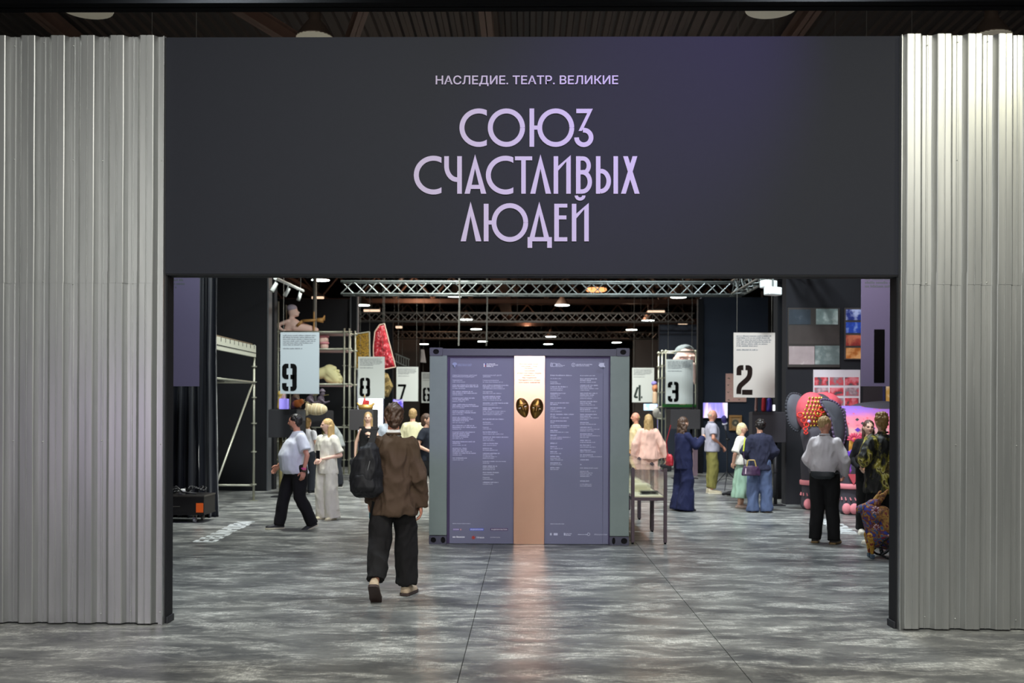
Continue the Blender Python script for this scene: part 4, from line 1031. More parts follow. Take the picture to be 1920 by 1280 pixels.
def sole_rings(k=1.0, g=0.004):
    return [[(s*(w+g)*k, y*k, z*k) for s, z in ((1, 0), (1, .024), (-1, .024), (-1, 0))] for y, w in ((0.104, .022), (0.09, .042), (0.03, .044), (-0.04, .046), (-0.10, .052), (-0.15, .045), (-0.184, .022))]
BASEJ = dict(pel=(0, 0, .95), waist=(0, 0, 1.10), chest=(0, 0, 1.30), neck=(0, .015, 1.475), head=(0, -.005, 1.632), shL=(.175, .01, 1.425), shR=(-.175, .01, 1.425),
             elL=(.235, .03, 1.14), elR=(-.235, .03, 1.14), wrL=(.245, -.05, .90), wrR=(-.245, -.05, .90), hipL=(.09, 0, .93), hipR=(-.09, 0, .93),
             knL=(.10, -.015, .51), knR=(-.10, -.015, .51), anL=(.10, .03, .09), anR=(-.10, .03, .09))
def oval(c, rx, ry, n=20, tilt=0.0):
    return [Vector((c[0]+rx*math.cos(2*math.pi*i/n), c[1]+ry*math.sin(2*math.pi*i/n), c[2])) for i in range(n)]
def person(label, loc, h, rz, J=None, top=None, bottom=None, hair=None, skin='fair', head=(0, 0), hands=(0.45, 0.45), shoes=('sneaker', '#2a2a2c', '#d8d4cc'), feet=None, bulk=1.0, extra=None,
           palm=None, voxel=0.013):
    k = h/1.75; j = {a: Vector(b) for a, b in BASEJ.items()}
    for a, b in (J or {}).items(): j[a] = Vector(b)
    root = thing('person', label, 'person', loc, math.radians(rz)); root.scale = (k, k, k)
    seed = len(label)
    # ---- body: one continuous mesh
    mb = MB(); b_ = bulk
    mb.loft([oval(j['pel']+Vector((0, 0, -.10)), .10, .08), oval(j['pel'], .155*b_, .105*b_), oval(j['waist'], .135*b_, .095*b_), oval(j['chest'], .155*b_, .105*b_), oval(j['chest'].lerp(j['neck'], .55), .115, .075), oval(j['neck']+Vector((0, 0, -.02)), .062, .055)])
    mb.capsule(j['neck']+Vector((0, .0, -.05)), j['head']+Vector((0, .012, -.06)), .058, .052)
    for s in 'LR':
        sx = 1 if s == 'L' else -1; q0 = j['sh'+s]+Vector((-sx*.035, 0, -.045)); mb.capsule(q0, j['el'+s], .046*b_, .038); mb.capsule(j['el'+s], j['wr'+s], .040, .026); mb.capsule(j['chest'].lerp(j['neck'], .5), q0, .05, .046)
        mb.capsule(j['hip'+s], j['kn'+s], .082*b_, .055); mb.capsule(j['kn'+s], j['an'+s], .054, .036)
    me = remesh(mb, voxel, 3)
    sk = SKIN[skin]; hc = HAIRC[hair[1]] if hair else sk
    body = MB(); body.add([v.co for v in me.vertices], [list(p.vertices) for p in me.polygons]); bpy.data.meshes.remove(me)
    HM = Matrix.Translation(j['head']) @ Matrix.Rotation(math.radians(head[0]), 4, 'Z') @ Matrix.Rotation(math.radians(head[1]), 4, 'X')
    n0 = len(body.f); body.add([HM @ Vector(v) for v in HEADV], HEADF); body.m[n0:] = HEADM
    for s in (-1, 1): body.ellipsoid(HM @ Vector((s*.075, .010, -.004)), (.010, .019, .030), HM.to_3x3(), 8, 6)
    for i, s in enumerate('LR'):
        d = (j['wr'+s]-j['el'+s]).normalized(); sx = 1 if s == 'L' else -1
        nrm = Vector(palm[i]) if palm and palm[i] else Vector((-sx, 0.0, 0)); side = Vector((0, -1, 0.2)) if abs(nrm.y) < 0.7 else Vector((sx*-1, 0, 0.3))
        if abs(side.dot(d)) > 0.9: side = Vector((0, 0, 1))
        hand(body, j['wr'+s], d, nrm, side, hands[i])
    body.build('body', [sk, EYE, LIPS, hc], root, True)
    # ---- clothing
    if top:
        t = dict(sl='long', hem=.90, w=.19, dp=.125, belly=0.0, slr=(.072, .062, .052), vox=.012, col=None, fold=.012, open=.10); t.update(top)
        mb = MB(); pel, wa, ch, ne = j['pel'], j['waist'], j['chest'], j['neck']
        w, dp, be = t['w'], t['dp'], t['belly']
        hz = t['hem']; hc_ = wa.lerp(pel, min(1.0, (wa.z-hz)/max(.01, wa.z-pel.z))) if hz < wa.z else wa
        hc_ = Vector((hc_.x, hc_.y, hz))
        rings = [oval(hc_, w*t.get('hw', 1.0), dp*t.get('hw', 1.0)+be*.5), oval(hc_+Vector((0, -be*.5, .05)), w*t.get('hw', 1.0), dp*t.get('hw', 1.0)+be*.7), oval(wa+Vector((0, -be*.75, 0.02)), w*t.get('ww', .98)+be*.25, dp+be*.8), oval(ch+Vector((0, -be*.25, 0)), w*t.get('cw', 1.02), dp+be*.35),
                 oval(ch.lerp(ne, .42), w*.93, dp*.94), oval(ch.lerp(ne, .72)+Vector((0, .005, 0)), w*.66, dp*.78), oval(ne+Vector((0, .004, t.get('cz', 0.01))), .075, .068)]
        mb.loft(rings)
        for s in 'LR':
            r0, r1, r2 = t['slr']; el, wr = j['el'+s], j['wr'+s]; sx = 1 if s == 'L' else -1; sh = j['sh'+s]+Vector((-sx*(.012+r0*.25), 0, .035-r0*.85))
            mb.capsule(ch.lerp(ne, .62)+Vector((sx*.05, 0, -.01)), sh, .062, r0*.96)
            if t['sl'] == 'long':
                mb.capsule(sh, el, r0, r1); mb.capsule(el, el.lerp(wr, .5), r1, r1*.98); mb.tube(el.lerp(wr, .4), wr+(wr-el).normalized()*t.get('cuff', .0), r1, r2, 14)
            elif t['sl'] == 'short':
                f = t.get('slen', .62); e = sh.lerp(el, f); mb.capsule(sh, sh.lerp(el, .2), r0, r0); mb.tube(sh.lerp(el, .05), e, r0, r1, 14)
            elif t['sl'] == 'roll':
                e = el.lerp(wr, .35); mb.capsule(sh, el, r0, r1); mb.tube(el, e, r1, r2, 14)
        me = remesh(mb, t['vox'], 3, ((t['fold'], 9, 9, 5), (t['fold']*.5, 22, 22, 9)), seed); me.materials.append(t['m'])
        to = obj(t.get('name', 'shirt'), me, root)
        if t['col']:
            cm = MB(); cc = j['neck']+Vector((0, .008, .012)); cm.loft([oval(cc, .074, .070, 18), oval(cc+Vector((0, .006, .022)), .068, .068, 18), oval(cc+Vector((0, .006, .024)), .061, .061, 18), oval(cc+Vector((0, .004, 0)), .066, .062, 18)])
            cm.build('collar', t['col'], to, True)
    if bottom:
        t = dict(kind='trousers', r=(.105, .085, .085), hem=.07, w=.165, dp=.118, top=.98, fold=.010, vox=.012); t.update(bottom)
        mb = MB(); pel = j['pel']
        if t['kind'] in ('trousers', 'shorts'):
            r0, r1, r2 = t['r']
            mb.loft([oval(pel+Vector((0, 0, -.14)), .11, .09), oval(pel+Vector((0, 0, -.06)), t['w'], t['dp']), oval(pel+Vector((0, 0, t['top']-.95)), t['w']*.93, t['dp']*.95)])
            for s in 'LR':
                hp, kn, an = j['hip'+s], j['kn'+s], j['an'+s]; mb.capsule(hp, hp.lerp(kn, .35), r0, r0)
                if t['kind'] == 'shorts': mb.tube(hp.lerp(kn, .3), kn.lerp(an, t.get('len', -.1)), r0, r1, 16)
                else:
                    dd = (an-kn).normalized(); end = kn+dd*((kn.z-t['hem'])/max(.2, -dd.z)) if (feet or {}).get(s) is None else an+dd*(.09-t['hem'])
                    mb.tube(hp.lerp(kn, .3), kn, r0, r1, 16); mb.capsule(kn, kn.lerp(end, .15), r1, r1); mb.tube(kn, end, r1, r2, 16)
        else:  # skirt
            hem = t['hem']; wz = pel.z+.05; n = 44; rr = []
            for q in range(7):
                f = q/6; z = wz+(hem-wz)*f; ra = t['w']*.86+(t['r'][0]-t['w']*.86)*f**.8; rb = t['dp']*.9+(t['r'][1]-t['dp']*.9)*f**.8
                rr.append([Vector((pel.x*(1-f)+ra*(1+.07*f*math.sin(9*2*math.pi*i/n))*math.cos(2*math.pi*i/n), pel.y*(1-f)+rb*(1+.07*f*math.sin(9*2*math.pi*i/n))*math.sin(2*math.pi*i/n), z)) for i in range(n)])
            mb.loft(rr)
        me = remesh(mb, t['vox'], 2, ((t['fold'], 8, 8, 4), (t['fold']*.5, 20, 20, 7)), seed+5); me.materials.append(t['m'])
        obj(t.get('name', 'trousers' if t['kind'] == 'trousers' else t['kind']), me, root)
    # ---- shoes
    kind, c1, c2 = shoes; m1, m2 = mat('shoe_'+c1, c1, .6, var=.15, scale=60), mat('sole_'+c2, c2, .7)
    for s in 'LR':
        f = (feet or {}).get(s, (8 if s == 'L' else -8, 0)); an = j['an'+s]
        M = Matrix.Translation((an.x, an.y, an.z-.085)) @ Matrix.Rotation(math.radians(f[0]), 4, 'Z')
        if f[1]: M = Matrix.Translation((an.x, an.y, an.z)) @ Matrix.Rotation(math.radians(f[0]), 4, 'Z') @ Matrix.Rotation(math.radians(f[1]), 4, 'X') @ Matrix.Translation((0, 0, -.085))
        mb = MB(); mb.loft([[M @ Vector((x, y-.03, z+.012)) for x, y, z in r] for r in shoe_rings(kind)]); so = mb.build('shoe', m1, root, True)
        mb = MB(); mb.loft([[M @ Vector((x, y-.03, z)) for x, y, z in r] for r in sole_rings()]); mb.build('sole', m2, so)
    # ---- hair
    if hair:
        mb = MB(); E = lambda c, r: mb.ellipsoid(HM @ Vector(c), r, HM.to_3x3()); C = lambda a, b, r0, r1: mb.capsule(HM @ Vector(a), HM @ Vector(b), r0, r1)
        st = hair[0]; rng = random.Random(seed)
        if st == 'buzz': E((0, .016, .026), (.079, .097, .096)); E((0, .045, -.01), (.066, .056, .06))
        elif st == 'bald': E((0, .050, .0), (.070, .055, .055))
        else:
            E((0, .018, .030), (.084, .100, .098)); E((0, .052, -.018), (.074, .058, .068))
        if st == 'tousled':
            for _ in range(34):
                a = rng.uniform(0, 6.28); e = rng.uniform(.1, 1.4); E((.070*math.cos(a)*math.cos(e), .02+.082*math.sin(a)*math.cos(e), .040+.078*math.sin(e)), (.020, .024, .020))
            C((0, .07, -.03), (0, .072, -.065), .055, .040)
        if st == 'quiff': E((0, -.03, .098), (.062, .075, .040)); E((.0, .02, .10), (.07, .08, .04)); C((0, .06, -.02), (0, .072, -.075), .052, .036)
        if st == 'long':
            L = hair[2] if len(hair) > 2 else .30
            C((0, .055, .0), (0, .075, -L), .078, .050); C((.058, .035, -.02), (.075, .01, -L*.95), .035, .022); C((-.058, .035, -.02), (-.075, .01, -L*.95), .035, .022)
            C((.045, .05, -.02), (.05, .065, -L), .045, .036); C((-.045, .05, -.02), (-.05, .065, -L), .045, .036)
        if st == 'curly':
            L = hair[2] if len(hair) > 2 else .30
            for _ in range(60):
                f = rng.random(); a = rng.uniform(.1, math.pi-.1); E(((.07+.03*f)*math.cos(a)*1.05, .02+.07*math.sin(a), .05-L*f), (.034, .034, .036))
        if st == 'bob': C((0, .04, 0), (0, .05, -.07), .080, .068)
        if st == 'bob_curly':
            for _ in range(60):
                a = rng.uniform(0, 6.28); e = rng.uniform(-.7, 1.45); y = .03+.085*math.sin(a)*math.cos(e)
                if y < -.03 and e < .5: continue
                E((.082*math.cos(a)*math.cos(e), y, .025+.085*math.sin(e)), (.026, .026, .026))
        me = remesh(mb, .008, 1 if st == 'tousled' else 2, ((.0064, 60, 60, 14), (.005, 110, 110, 30))+(((.014, 34, 34, 22),) if st in ('tousled', 'quiff') else ()), seed); me.materials.append(hc); obj('hair', me, root)
    if extra: extra(root, j, HM)
    return root, j
def at_person(root, v): return Matrix.Translation(root.location) @ Matrix.Rotation(root.rotation_euler.z, 4, 'Z') @ Matrix.Scale(root.scale.x, 4) @ Vector(v)

# 1. young man walking into the hall
BROWN = fabric('olive_brown_cotton', '#4d3d30', .8, .10, 6); BLKT = fabric('black_trouser_cloth', '#1b1a1b', .85)
ym, yj = person('young man seen from behind in an oversized brown shirt and baggy black trousers', floor_at(737, 1121), 1.79, 180,
    J=dict(anL=(.125, .27, .185), knL=(.115, .035, .53), hipL=(.095, .02, .93), anR=(-.105, -.16, .09), knR=(-.105, -.11, .51), hipR=(-.09, -.01, .93), shL=(.185, .02, 1.425), shR=(-.185, .02, 1.425), head=(0, -.005, 1.648),
           elL=(.225, .06, 1.14), wrL=(.225, -.04, .875), elR=(-.235, .05, 1.13), wrR=(-.245, -.03, .85), pel=(0, 0, .95)),
    top=dict(name='overshirt', m=BROWN, sl='long', hem=.765, w=.195, dp=.150, slr=(.080, .074, .056), fold=.024, hw=1.10, cuff=.015, col=BROWN), bottom=dict(m=BLKT, r=(.105, .102, .094), hem=.105, fold=.018),
    hair=('tousled', 'brown'), skin='ruddy', head=(12, 4), hands=(.9, .35), shoes=('sneaker', '#b9a58c', '#3a2c28'), feet={'L': (0, 42), 'R': (-14, 0)},
    extra=lambda r, j, H: MB().loft([oval(j['neck']+Vector((0, .004, .00)), .070, .066), oval(j['neck']+Vector((0, .0, .062)), .060, .060)]).build('undershirt', mat('white_cotton', '#e4e2e0', .8), r, True))
# backpack on his left shoulder
BPK = fabric('black_nylon', '#1c1c1f', .6, .1, 10)
c = at_person(ym, (.205, .215, .945)); t = thing('backpack', 'black backpack slung over the left shoulder of the young man', 'backpack', c, math.pi); t.scale = (1, 1, 1)
mb = MB(); mb.loft([oval((.0, 0, -.0), .10, .06), oval((0.005, .012, .05), .142, .098), oval((.005, .012, .20), .146, .102), oval((0, .01, .34), .125, .085), oval((-.02, 0, .44), .085, .055), oval((-.035, -.005, .48), .03, .02)])
me = remesh(mb, .010, 2, ((.018, 12, 12, 5), (.008, 30, 30, 9)), 4); me.materials.append(BPK); body = obj('bag_body', me, t)
mb = MB(); mb.loft([oval((.01, .085, .05), .085, .035), oval((.01, .098, .09), .095, .04), oval((.01, .09, .20), .088, .03)]); me = remesh(mb, .009, 2, ((.01, 14, 14, 8),), 7); me.materials.append(BPK); obj('front_pocket', me, t)
for a, b in (((-.03, .0, .46), (-.055, -.055, .60)), ((-.055, -.055, .60), (-.050, -.17, .615)), ((.12, -.03, .05), (.13, -.12, .1))):
    a, b = Vector(a), Vector(b); mb = MB(); q = (b-a).cross(Vector((1, 0, 0))).normalized()*.006; mb.loft([[a+Vector((-.03, 0, 0))+q, a+Vector((.03, 0, 0))+q, a+Vector((.03, 0, 0))-q, a+Vector((-.03, 0, 0))-q], [b+Vector((-.03, 0, 0))+q, b+Vector((.03, 0, 0))+q, b+Vector((.03, 0, 0))-q, b+Vector((-.03, 0, 0))-q]]); mb.build('strap', BPK, t)
MB().path([(-.05, .07, .40), (-.02, .10, .25), (-.01, .105, .10)], .005).build('zip', mat('zip_metal', '#6a6a6c', .4, .7), t)
c = at_person(ym, Vector(yj['wrL'])+Vector((-.025, -.045, -.085))); tag(MB().cbox((0, 0, 0), (.075, .012, .15)).build('phone', mat('teal_phone_case', '#1f6c78', .4), None, loc=c, rotz=.5, bevel=.004), 'teal-cased phone held in the left hand of the young man', 'phone')

# 2. man in a white tee
person('stout bearded man in a white T-shirt and black trousers striding left', floor_at(556, 991), 1.70, -62,
    J=dict(pel=(0, 0, .94), anL=(.12, .20, .10), knL=(.11, .02, .50), anR=(-.08, -.24, .09), knR=(-.10, -.16, .51), hipR=(-.10, -.03, .92), hipL=(.10, .02, .92), shL=(.19, .02, 1.42), shR=(-.19, .02, 1.42),
           elR=(-.27, -.05, 1.15), wrR=(-.33, -.20, .95), elL=(.285, .08, 1.13), wrL=(.28, .03, .885), head=(0, -.03, 1.625)),
    top=dict(name='t_shirt', m=fabric('white_tee_cotton', '#d9dbe3', .9), sl='short', hem=.845, w=.205, dp=.145, belly=.085, slr=(.086, .088, .08), slen=.75, fold=.012), bottom=dict(m=BLKT, r=(.118, .095, .088), w=.19, dp=.15, hem=.06), bulk=1.12,
    hair=('short', 'black'), skin='ruddy', head=(-32, 6), hands=(.5, .4), shoes=('sneaker', '#26262a', '#d6d2b8'), feet={'L': (4, 22), 'R': (0, 0)},
    extra=lambda r, j, H: (MB().ellipsoid(H @ Vector((0, -.052, -.070)), (.056, .036, .044), H.to_3x3()).build('beard', HAIRC['brown'], r, True),
                           MB().tube(j['wrL']+Vector((0, 0, .03)), j['wrL']+Vector((0, .005, .055)), .036, .038, 14).build('pink_wristband', mat('pink_band', '#e0559a', .5), r),
                           MB().tube(j['wrL']+Vector((0, 0, -.005)), j['wrL']+Vector((0, .003, .018)), .034, .036, 14).build('watch', mat('watch_dark', '#3a2a28', .4), r)))
# 3. blonde woman in cream
CREAM = fabric('cream_linen', '#ded8c8', .9)
w3, j3 = person('blonde woman in a cream top and wide cream trousers holding her hands together', floor_at(613, 974), 1.62, -30,
    J=dict(elL=(.25, .06, 1.12), wrL=(.05, -.19, 1.06), elR=(-.25, .05, 1.12), wrR=(-.06, -.19, 1.05), head=(0, -.01, 1.63)), palm=((0, .6, -.6), (0, .6, -.6)),
    top=dict(name='top', m=CREAM, sl='short', hem=.80, w=.185, dp=.125, hw=1.18, slr=(.085, .085, .07), slen=.85), bottom=dict(m=CREAM, r=(.112, .118, .130), hem=.035, fold=.014),
    hair=('long', 'blond', .30), skin='pale', head=(-38, 2), hands=(.8, .8), shoes=('flat', '#d8cfae', '#c9c0a0'))
c = at_person(w3, (.0, -.235, 1.13)); tag(MB().cbox((0, 0, 0), (.075, .012, .14)).build('phone', mat('black_phone', '#17171a', .3), None, loc=c, rotz=-.5, bevel=.004), 'black phone in the hands of the blonde woman in cream', 'phone')
# 4. woman in navy taking a photo
NAVY = fabric('navy_crepe', '#1c2040', .85)
w4, j4 = person('curly dark-haired woman in wide navy trousers raising a phone', floor_at(1281, 957), 1.66, 118,
    J=dict(elR=(-.25, -.10, 1.22), wrR=(-.14, -.34, 1.36), elL=(.23, -.10, 1.18), wrL=(.0, -.32, 1.33)), palm=((0, -.3, -1), (1, 0, 0)),
    top=dict(name='blouse', m=NAVY, sl='long', hem=.78, w=.20, dp=.14, slr=(.076, .075, .055), hw=1.06), bottom=dict(m=NAVY, r=(.115, .13, .165), hem=.02, fold=.016), hair=('curly', 'brown', .34), skin='fair', head=(4, 0), hands=(.7, .7),
    shoes=('flat', '#1b1b22', '#2a2a2a'))
c = at_person(w4, (-.07, -.40, 1.47)); tag(MB().cbox((0, 0, 0), (.075, .012, .15)).build('phone', mat('pale_phone', '#c9c4cc', .35), None, loc=c, rotz=math.radians(118), bevel=.004), 'phone held up by the curly-haired woman in navy', 'phone')
RED = mat('red_leather', '#a3232f', .45, var=.15, scale=30)
c = at_person(w4, (.16, .20, .84)); t = thing('handbag', 'red leather handbag hanging behind the woman in navy', 'handbag', c, math.radians(100))
mb = MB().loft([oval((0, 0, 0), .13, .05), oval((0, 0, .08), .14, .055), oval((0, 0, .17), .11, .04), oval((0, 0, .20), .05, .02)]); me = remesh(mb, .010, 2, ((.01, 16, 16, 12),), 2); me.materials.append(RED); obj('bag_body', me, t)
MB().path([(.11, 0, .15), (.03, .05, .42), (-.06, .0, .72)], .009).build('strap', RED, t)
# 5. man in khaki by the microphone
person('man with short grey hair in a lilac polo and khaki trousers standing in profile', floor_at(1335, 925), 1.80, 92,
    J=dict(elL=(.25, .03, 1.16), wrL=(.03, -.21, .99), elR=(-.25, .03, 1.16), wrR=(-.03, -.21, .98)), palm=((0, .6, -.6), (0, .6, -.6)),
    top=dict(name='polo_shirt', m=fabric('lilac_grey_pique', '#a8a4b2', .85), sl='short', hem=.88, w=.20, dp=.145, slr=(.085, .085, .07), slen=.7, hw=1.06, col=fabric('lilac_grey_pique', '#a8a4b2', .85)),
    bottom=dict(m=fabric('khaki_cotton', '#7d7742', .85), r=(.10, .105, .078), hem=.12, fold=.016, w=.15, dp=.105), hair=('bald', 'grey'), skin='ruddy', head=(8, 8), hands=(.8, .8), shoes=('sneaker', '#b9ad94', '#cfc6b2'))
# 6. woman in mint skirt with glasses
person('woman in a white blouse, long mint skirt and glasses', floor_at(1391, 952), 1.55, 62,
    J=dict(elR=(-.24, .08, 1.12), wrR=(-.16, .14, .93), elL=(.22, -.02, 1.14), wrL=(.10, -.17, .98)),
    top=dict(name='blouse', m=fabric('white_textured_cotton', '#dcd8cc', .9, bump=.3), sl='short', hem=.90, w=.205, dp=.145, hw=1.08, slr=(.082, .09, .08), slen=.9), bottom=dict(kind='skirt', m=fabric('mint_satin', '#8fac97', .6), r=(.27, .22), hem=.22),
    hair=('bob', 'light'), skin='fair', head=(15, 6), shoes=('flat', '#c9b0a4', '#a9988a'),
    extra=lambda r, j, H: (MB().path([H @ Vector(p) for p in ((-.055, -.085, .008), (-.010, -.10, .008), (-.010, -.10, -.016), (-.050, -.09, -.016), (-.055, -.085, .008))], .0028, 5).path([H @ Vector(p) for p in ((.055, -.085, .008), (.010, -.10, .008), (.010, -.10, -.016), (.050, -.09, -.016), (.055, -.085, .008))], .0028, 5).path([H @ Vector(p) for p in ((-.076, .01, .012), (-.055, -.085, .008), (.055, -.085, .008), (.076, .01, .012))], .0028, 5).build('glasses', mat('tortoise_frame', '#5a2f20', .4), r)))
# 7. woman in navy sweater and jeans, seen from behind
w7, j7 = person('dark curly-haired woman from behind in a navy sweater and wide blue jeans', floor_at(1424, 960), 1.63, 176,
    J=dict(elL=(.27, .0, 1.14), wrL=(.16, -.18, 1.02), elR=(-.27, .0, 1.14), wrR=(-.16, -.18, 1.02), anL=(.13, .03, .09), anR=(-.13, .03, .09), knL=(.12, -.01, .51), knR=(-.12, -.01, .51)),
    top=dict(name='sweater', m=fabric('navy_knit', '#2a2c3e', .95, bump=.25), sl='long', hem=.80, w=.205, dp=.155, slr=(.088, .094, .07), hw=1.0, fold=.02), bottom=dict(m=fabric('blue_denim', '#4d5a78', .9, .12, 12), r=(.115, .115, .118), hem=.02, fold=.014),
    hair=('bob_curly', 'black'), skin='fair', head=(14, 0), shoes=('flat', '#8a6a5a', '#6a5a50'))
PUR = mat('plum_leather', '#3a2440', .5, var=.15, scale=25)
c = at_person(w7, (.19, .20, .70)); t = thing('handbag', 'plum handbag with a yellow strap on the woman in jeans', 'handbag', c, math.pi)
mb = MB().loft([oval((0, 0, 0), .165, .06), oval((0, 0, .10), .155, .06), oval((0, 0, .17), .12, .045)]); me = remesh(mb, .010, 2, ((.008, 14, 14, 12),), 3); me.materials.append(PUR); obj('bag_body', me, t)
MB().path([(-.08, .03, .16), (-.05, .04, .27), (.06, .04, .27), (.08, .03, .16)], .010).build('handle', mat('gold_strap', '#b99c58', .5), t)
MB().path([(.11, -.02, .15), (.13, -.01, .42)], .009).build('strap', PUR, t); MB().path([(.13, -.01, .42), (.10, -.03, .66)], .012).build('strap', mat('yellow_strap', '#c6cf3a', .6), t)
MB().path([(.10, .05, .13), (.105, .055, .03)], .010).build('tassel', mat('pale_tassel', '#cfb9c4', .6), t)
# 8. man in white shirt
WSH = fabric('white_poplin', '#d8d0d3', .85)
w8, j8 = person('fair-haired man from behind in a white shirt and black trousers with a waist bag', floor_at(1546, 1018), 1.70, 152,
    J=dict(elL=(.25, .0, 1.14), wrL=(.12, -.20, 1.00), elR=(-.28, .03, 1.14), wrR=(-.23, -.14, .95), anL=(.13, .0, .09), anR=(-.13, .04, .09)),
    top=dict(name='dress_shirt', m=WSH, sl='long', hem=.92, w=.195, dp=.145, slr=(.076, .066, .052), fold=.015, hw=.92, col=WSH), bottom=dict(m=BLKT, r=(.112, .095, .085), hem=.05, w=.18, dp=.13),
    hair=('buzz', 'sand'), skin='ruddy', head=(-40, 3), shoes=('sneaker', '#3a3634', '#8a7048'))
c = at_person(w8, (-.0, .13, .90)); t = thing('waist_bag', 'dark green-black waist bag on the man in the white shirt', 'bag', c, math.radians(152))
mb = MB().loft([oval((0, 0, -.01), .10, .025), oval((0, .01, .03), .155, .045), oval((0, .005, .09), .15, .035)]); me = remesh(mb, .010, 2, ((.006, 14, 14, 14),), 3); me.materials.append(mat('green_black_nylon', '#22262a', .5)); obj('pouch', me, t)
MB().path([(-.15, 0, .07), (-.19, -.10, .075)], .012).path([(.15, 0, .07), (.19, -.10, .075)], .012).build('belt', mat('green_black_nylon', '#22262a', .5), t)
# 9. man in floral shirt
FLOR = pattern_mat('dark_floral_silk', [(0, '#14120f'), (.45, '#14120f'), (.49, '#4f4a1c'), (.535, '#a89a35'), (.575, '#d8cf85'), (.60, '#5b4a24'), (.66, '#17140f')], 7.5, .6, 'noise', (1, 1, .62), 6.0)
w9, j9 = person('man with a high brown quiff from behind in a loose dark floral shirt', floor_at(1652, 1022), 1.74, -158,
    J=dict(elL=(.30, .02, 1.16), wrL=(.16, -.19, 1.05), elR=(-.32, .02, 1.15), wrR=(-.20, -.17, 1.04), anL=(.12, .03, .09), anR=(-.12, .03, .09), shL=(.20, .01, 1.42), shR=(-.20, .01, 1.42)),
    top=dict(name='floral_shirt', m=FLOR, sl='roll', hem=.70, w=.215, dp=.165, slr=(.10, .108, .10), hw=1.12, fold=.022, col=FLOR), bottom=dict(kind='shorts', m=BLKT, r=(.12, .12, .1), len=.15), hair=('quiff', 'auburn'), skin='fair', head=(-18, 2),
    shoes=('sneaker', '#cfc6b4', '#d8d2c4'))
# 10. smiling woman behind him
person('smiling brown-haired woman facing the man in the floral shirt', floor_at(1628, 1001), 1.64, -6,
    J=dict(wrL=(.16, -.20, 1.02), wrR=(-.16, -.20, 1.02)), top=dict(name='cardigan', m=fabric('black_knit', '#1c1b1e', .9), sl='long', hem=.80, w=.19, dp=.13), bottom=dict(m=BLKT, r=(.10, .085, .08)),
    hair=('long', 'brown', .20), skin='pale', head=(2, 0), shoes=('sneaker', '#d0c8ba', '#d8d2c4'))
# 11. woman in black dress
w11, j11 = person('young woman with long fair hair in a black V-neck dress walking toward the entrance', (PX(690, 20.2), 20.2, 0), 1.72, 6,
    J=dict(elR=(-.24, .05, 1.13), wrR=(-.26, .02, .88), elL=(.23, -.02, 1.15), wrL=(.09, -.17, 1.27)), palm=((-1, 0, 0), None),
    top=dict(name='dress_bodice', m=BLKT, sl='none', hem=.88, w=.178, dp=.135, slr=(.03, .03, .03), cz=-.06), bottom=dict(kind='skirt', m=BLKT, r=(.22, .18), hem=.45, w=.175), hair=('long', 'sand', .26), skin='pale', head=(-4, 4), shoes=('flat', '#26262a', '#1c1c1c'))
c = at_person(w11, (-.28, .0, .66)); t = thing('handbag', 'small black handbag in the hand of the woman in the black dress', 'handbag', c)
MB().box(-.09, .09, -.035, .035, 0, .12).build('bag_body', BPK, t, bevel=.02); MB().path([(-.05, 0, .12), (-.02, 0, .20), (.03, 0, .12)], .006).build('handle', BPK, t)
# 12-18. visitors further back
DK = fabric('charcoal_cloth', '#2b2d33', .9); CRS = fabric('cream_suit_cloth', '#d6cfa9', .85); PK = fabric('blush_suit_cloth', '#d9ae9f', .85)
person('brown-haired visitor in a pale jacket half hidden behind the young man', (PX(727, 22.5), 22.5, 0), 1.73, 20, top=dict(name='jacket', m=fabric('pale_blue_cloth', '#aab0ba', .9)), bottom=dict(m=DK), hair=('short', 'brown'), skin='fair', head=(-20, 0))
person('visitor in a cream suit seen from behind beside the young man', (PX(774, 20.8), 20.8, 0), 1.80, 172, J=dict(wrL=(.22, -.12, .95), wrR=(-.22, -.10, .93)), top=dict(name='suit_jacket', m=CRS, hem=.74, w=.215, dp=.15, slr=(.09, .08, .065)), bottom=dict(m=CRS, r=(.11, .095, .09)),
       hair=('short', 'sand'), skin='fair', head=(10, 0))
w14, j14 = person('visitor in a dark blue T-shirt and black trousers walking behind the container', (PX(800, 18.3), 18.3, 0), 1.70, 78, J=dict(elR=(-.26, .10, 1.15), wrR=(-.20, -.12, 1.05), anR=(-.10, .26, .12), knR=(-.10, .05, .5), anL=(.1, -.2, .09), knL=(.1, -.12, .5)),
       top=dict(name='t_shirt', m=fabric('ink_blue_cotton', '#23262f', .9), sl='short', hem=.86, w=.195, dp=.14, slr=(.085, .082, .07)), bottom=dict(m=BLKT), hair=('bob', 'brown'), skin='fair', head=(0, 0), feet={'R': (0, 25)})
person('man in a grey T-shirt bending over the exhibits behind the blonde woman', (PX(634, 22.6), 22.6, 0), 1.84, -82, J=dict(waist=(0, -.05, 1.10), chest=(0, -.15, 1.28), neck=(0, -.24, 1.42), head=(0, -.33, 1.55), shL=(.19, -.20, 1.38), shR=(-.19, -.20, 1.38), elL=(.24, -.28, 1.12), wrL=(.16, -.42, .98), elR=(-.24, -.28, 1.12), wrR=(-.16, -.42, .98)),
       top=dict(name='t_shirt', m=fabric('grey_tee_cotton', '#8f9290', .9), sl='short', w=.21, dp=.145, slr=(.09, .088, .075)), bottom=dict(m=DK), hair=('short', 'auburn'), skin='ruddy', head=(0, 26))
person('visitor with tied sandy hair in a white top behind the stout man', (PX(577, 20.82), 20.82, 0), 1.60, 165, top=dict(name='top', m=fabric('white_jersey', '#dcd9dc', .9), sl='short', w=.17, dp=.12), bottom=dict(m=DK), hair=('bob', 'auburn'), skin='fair', head=(0, 0))
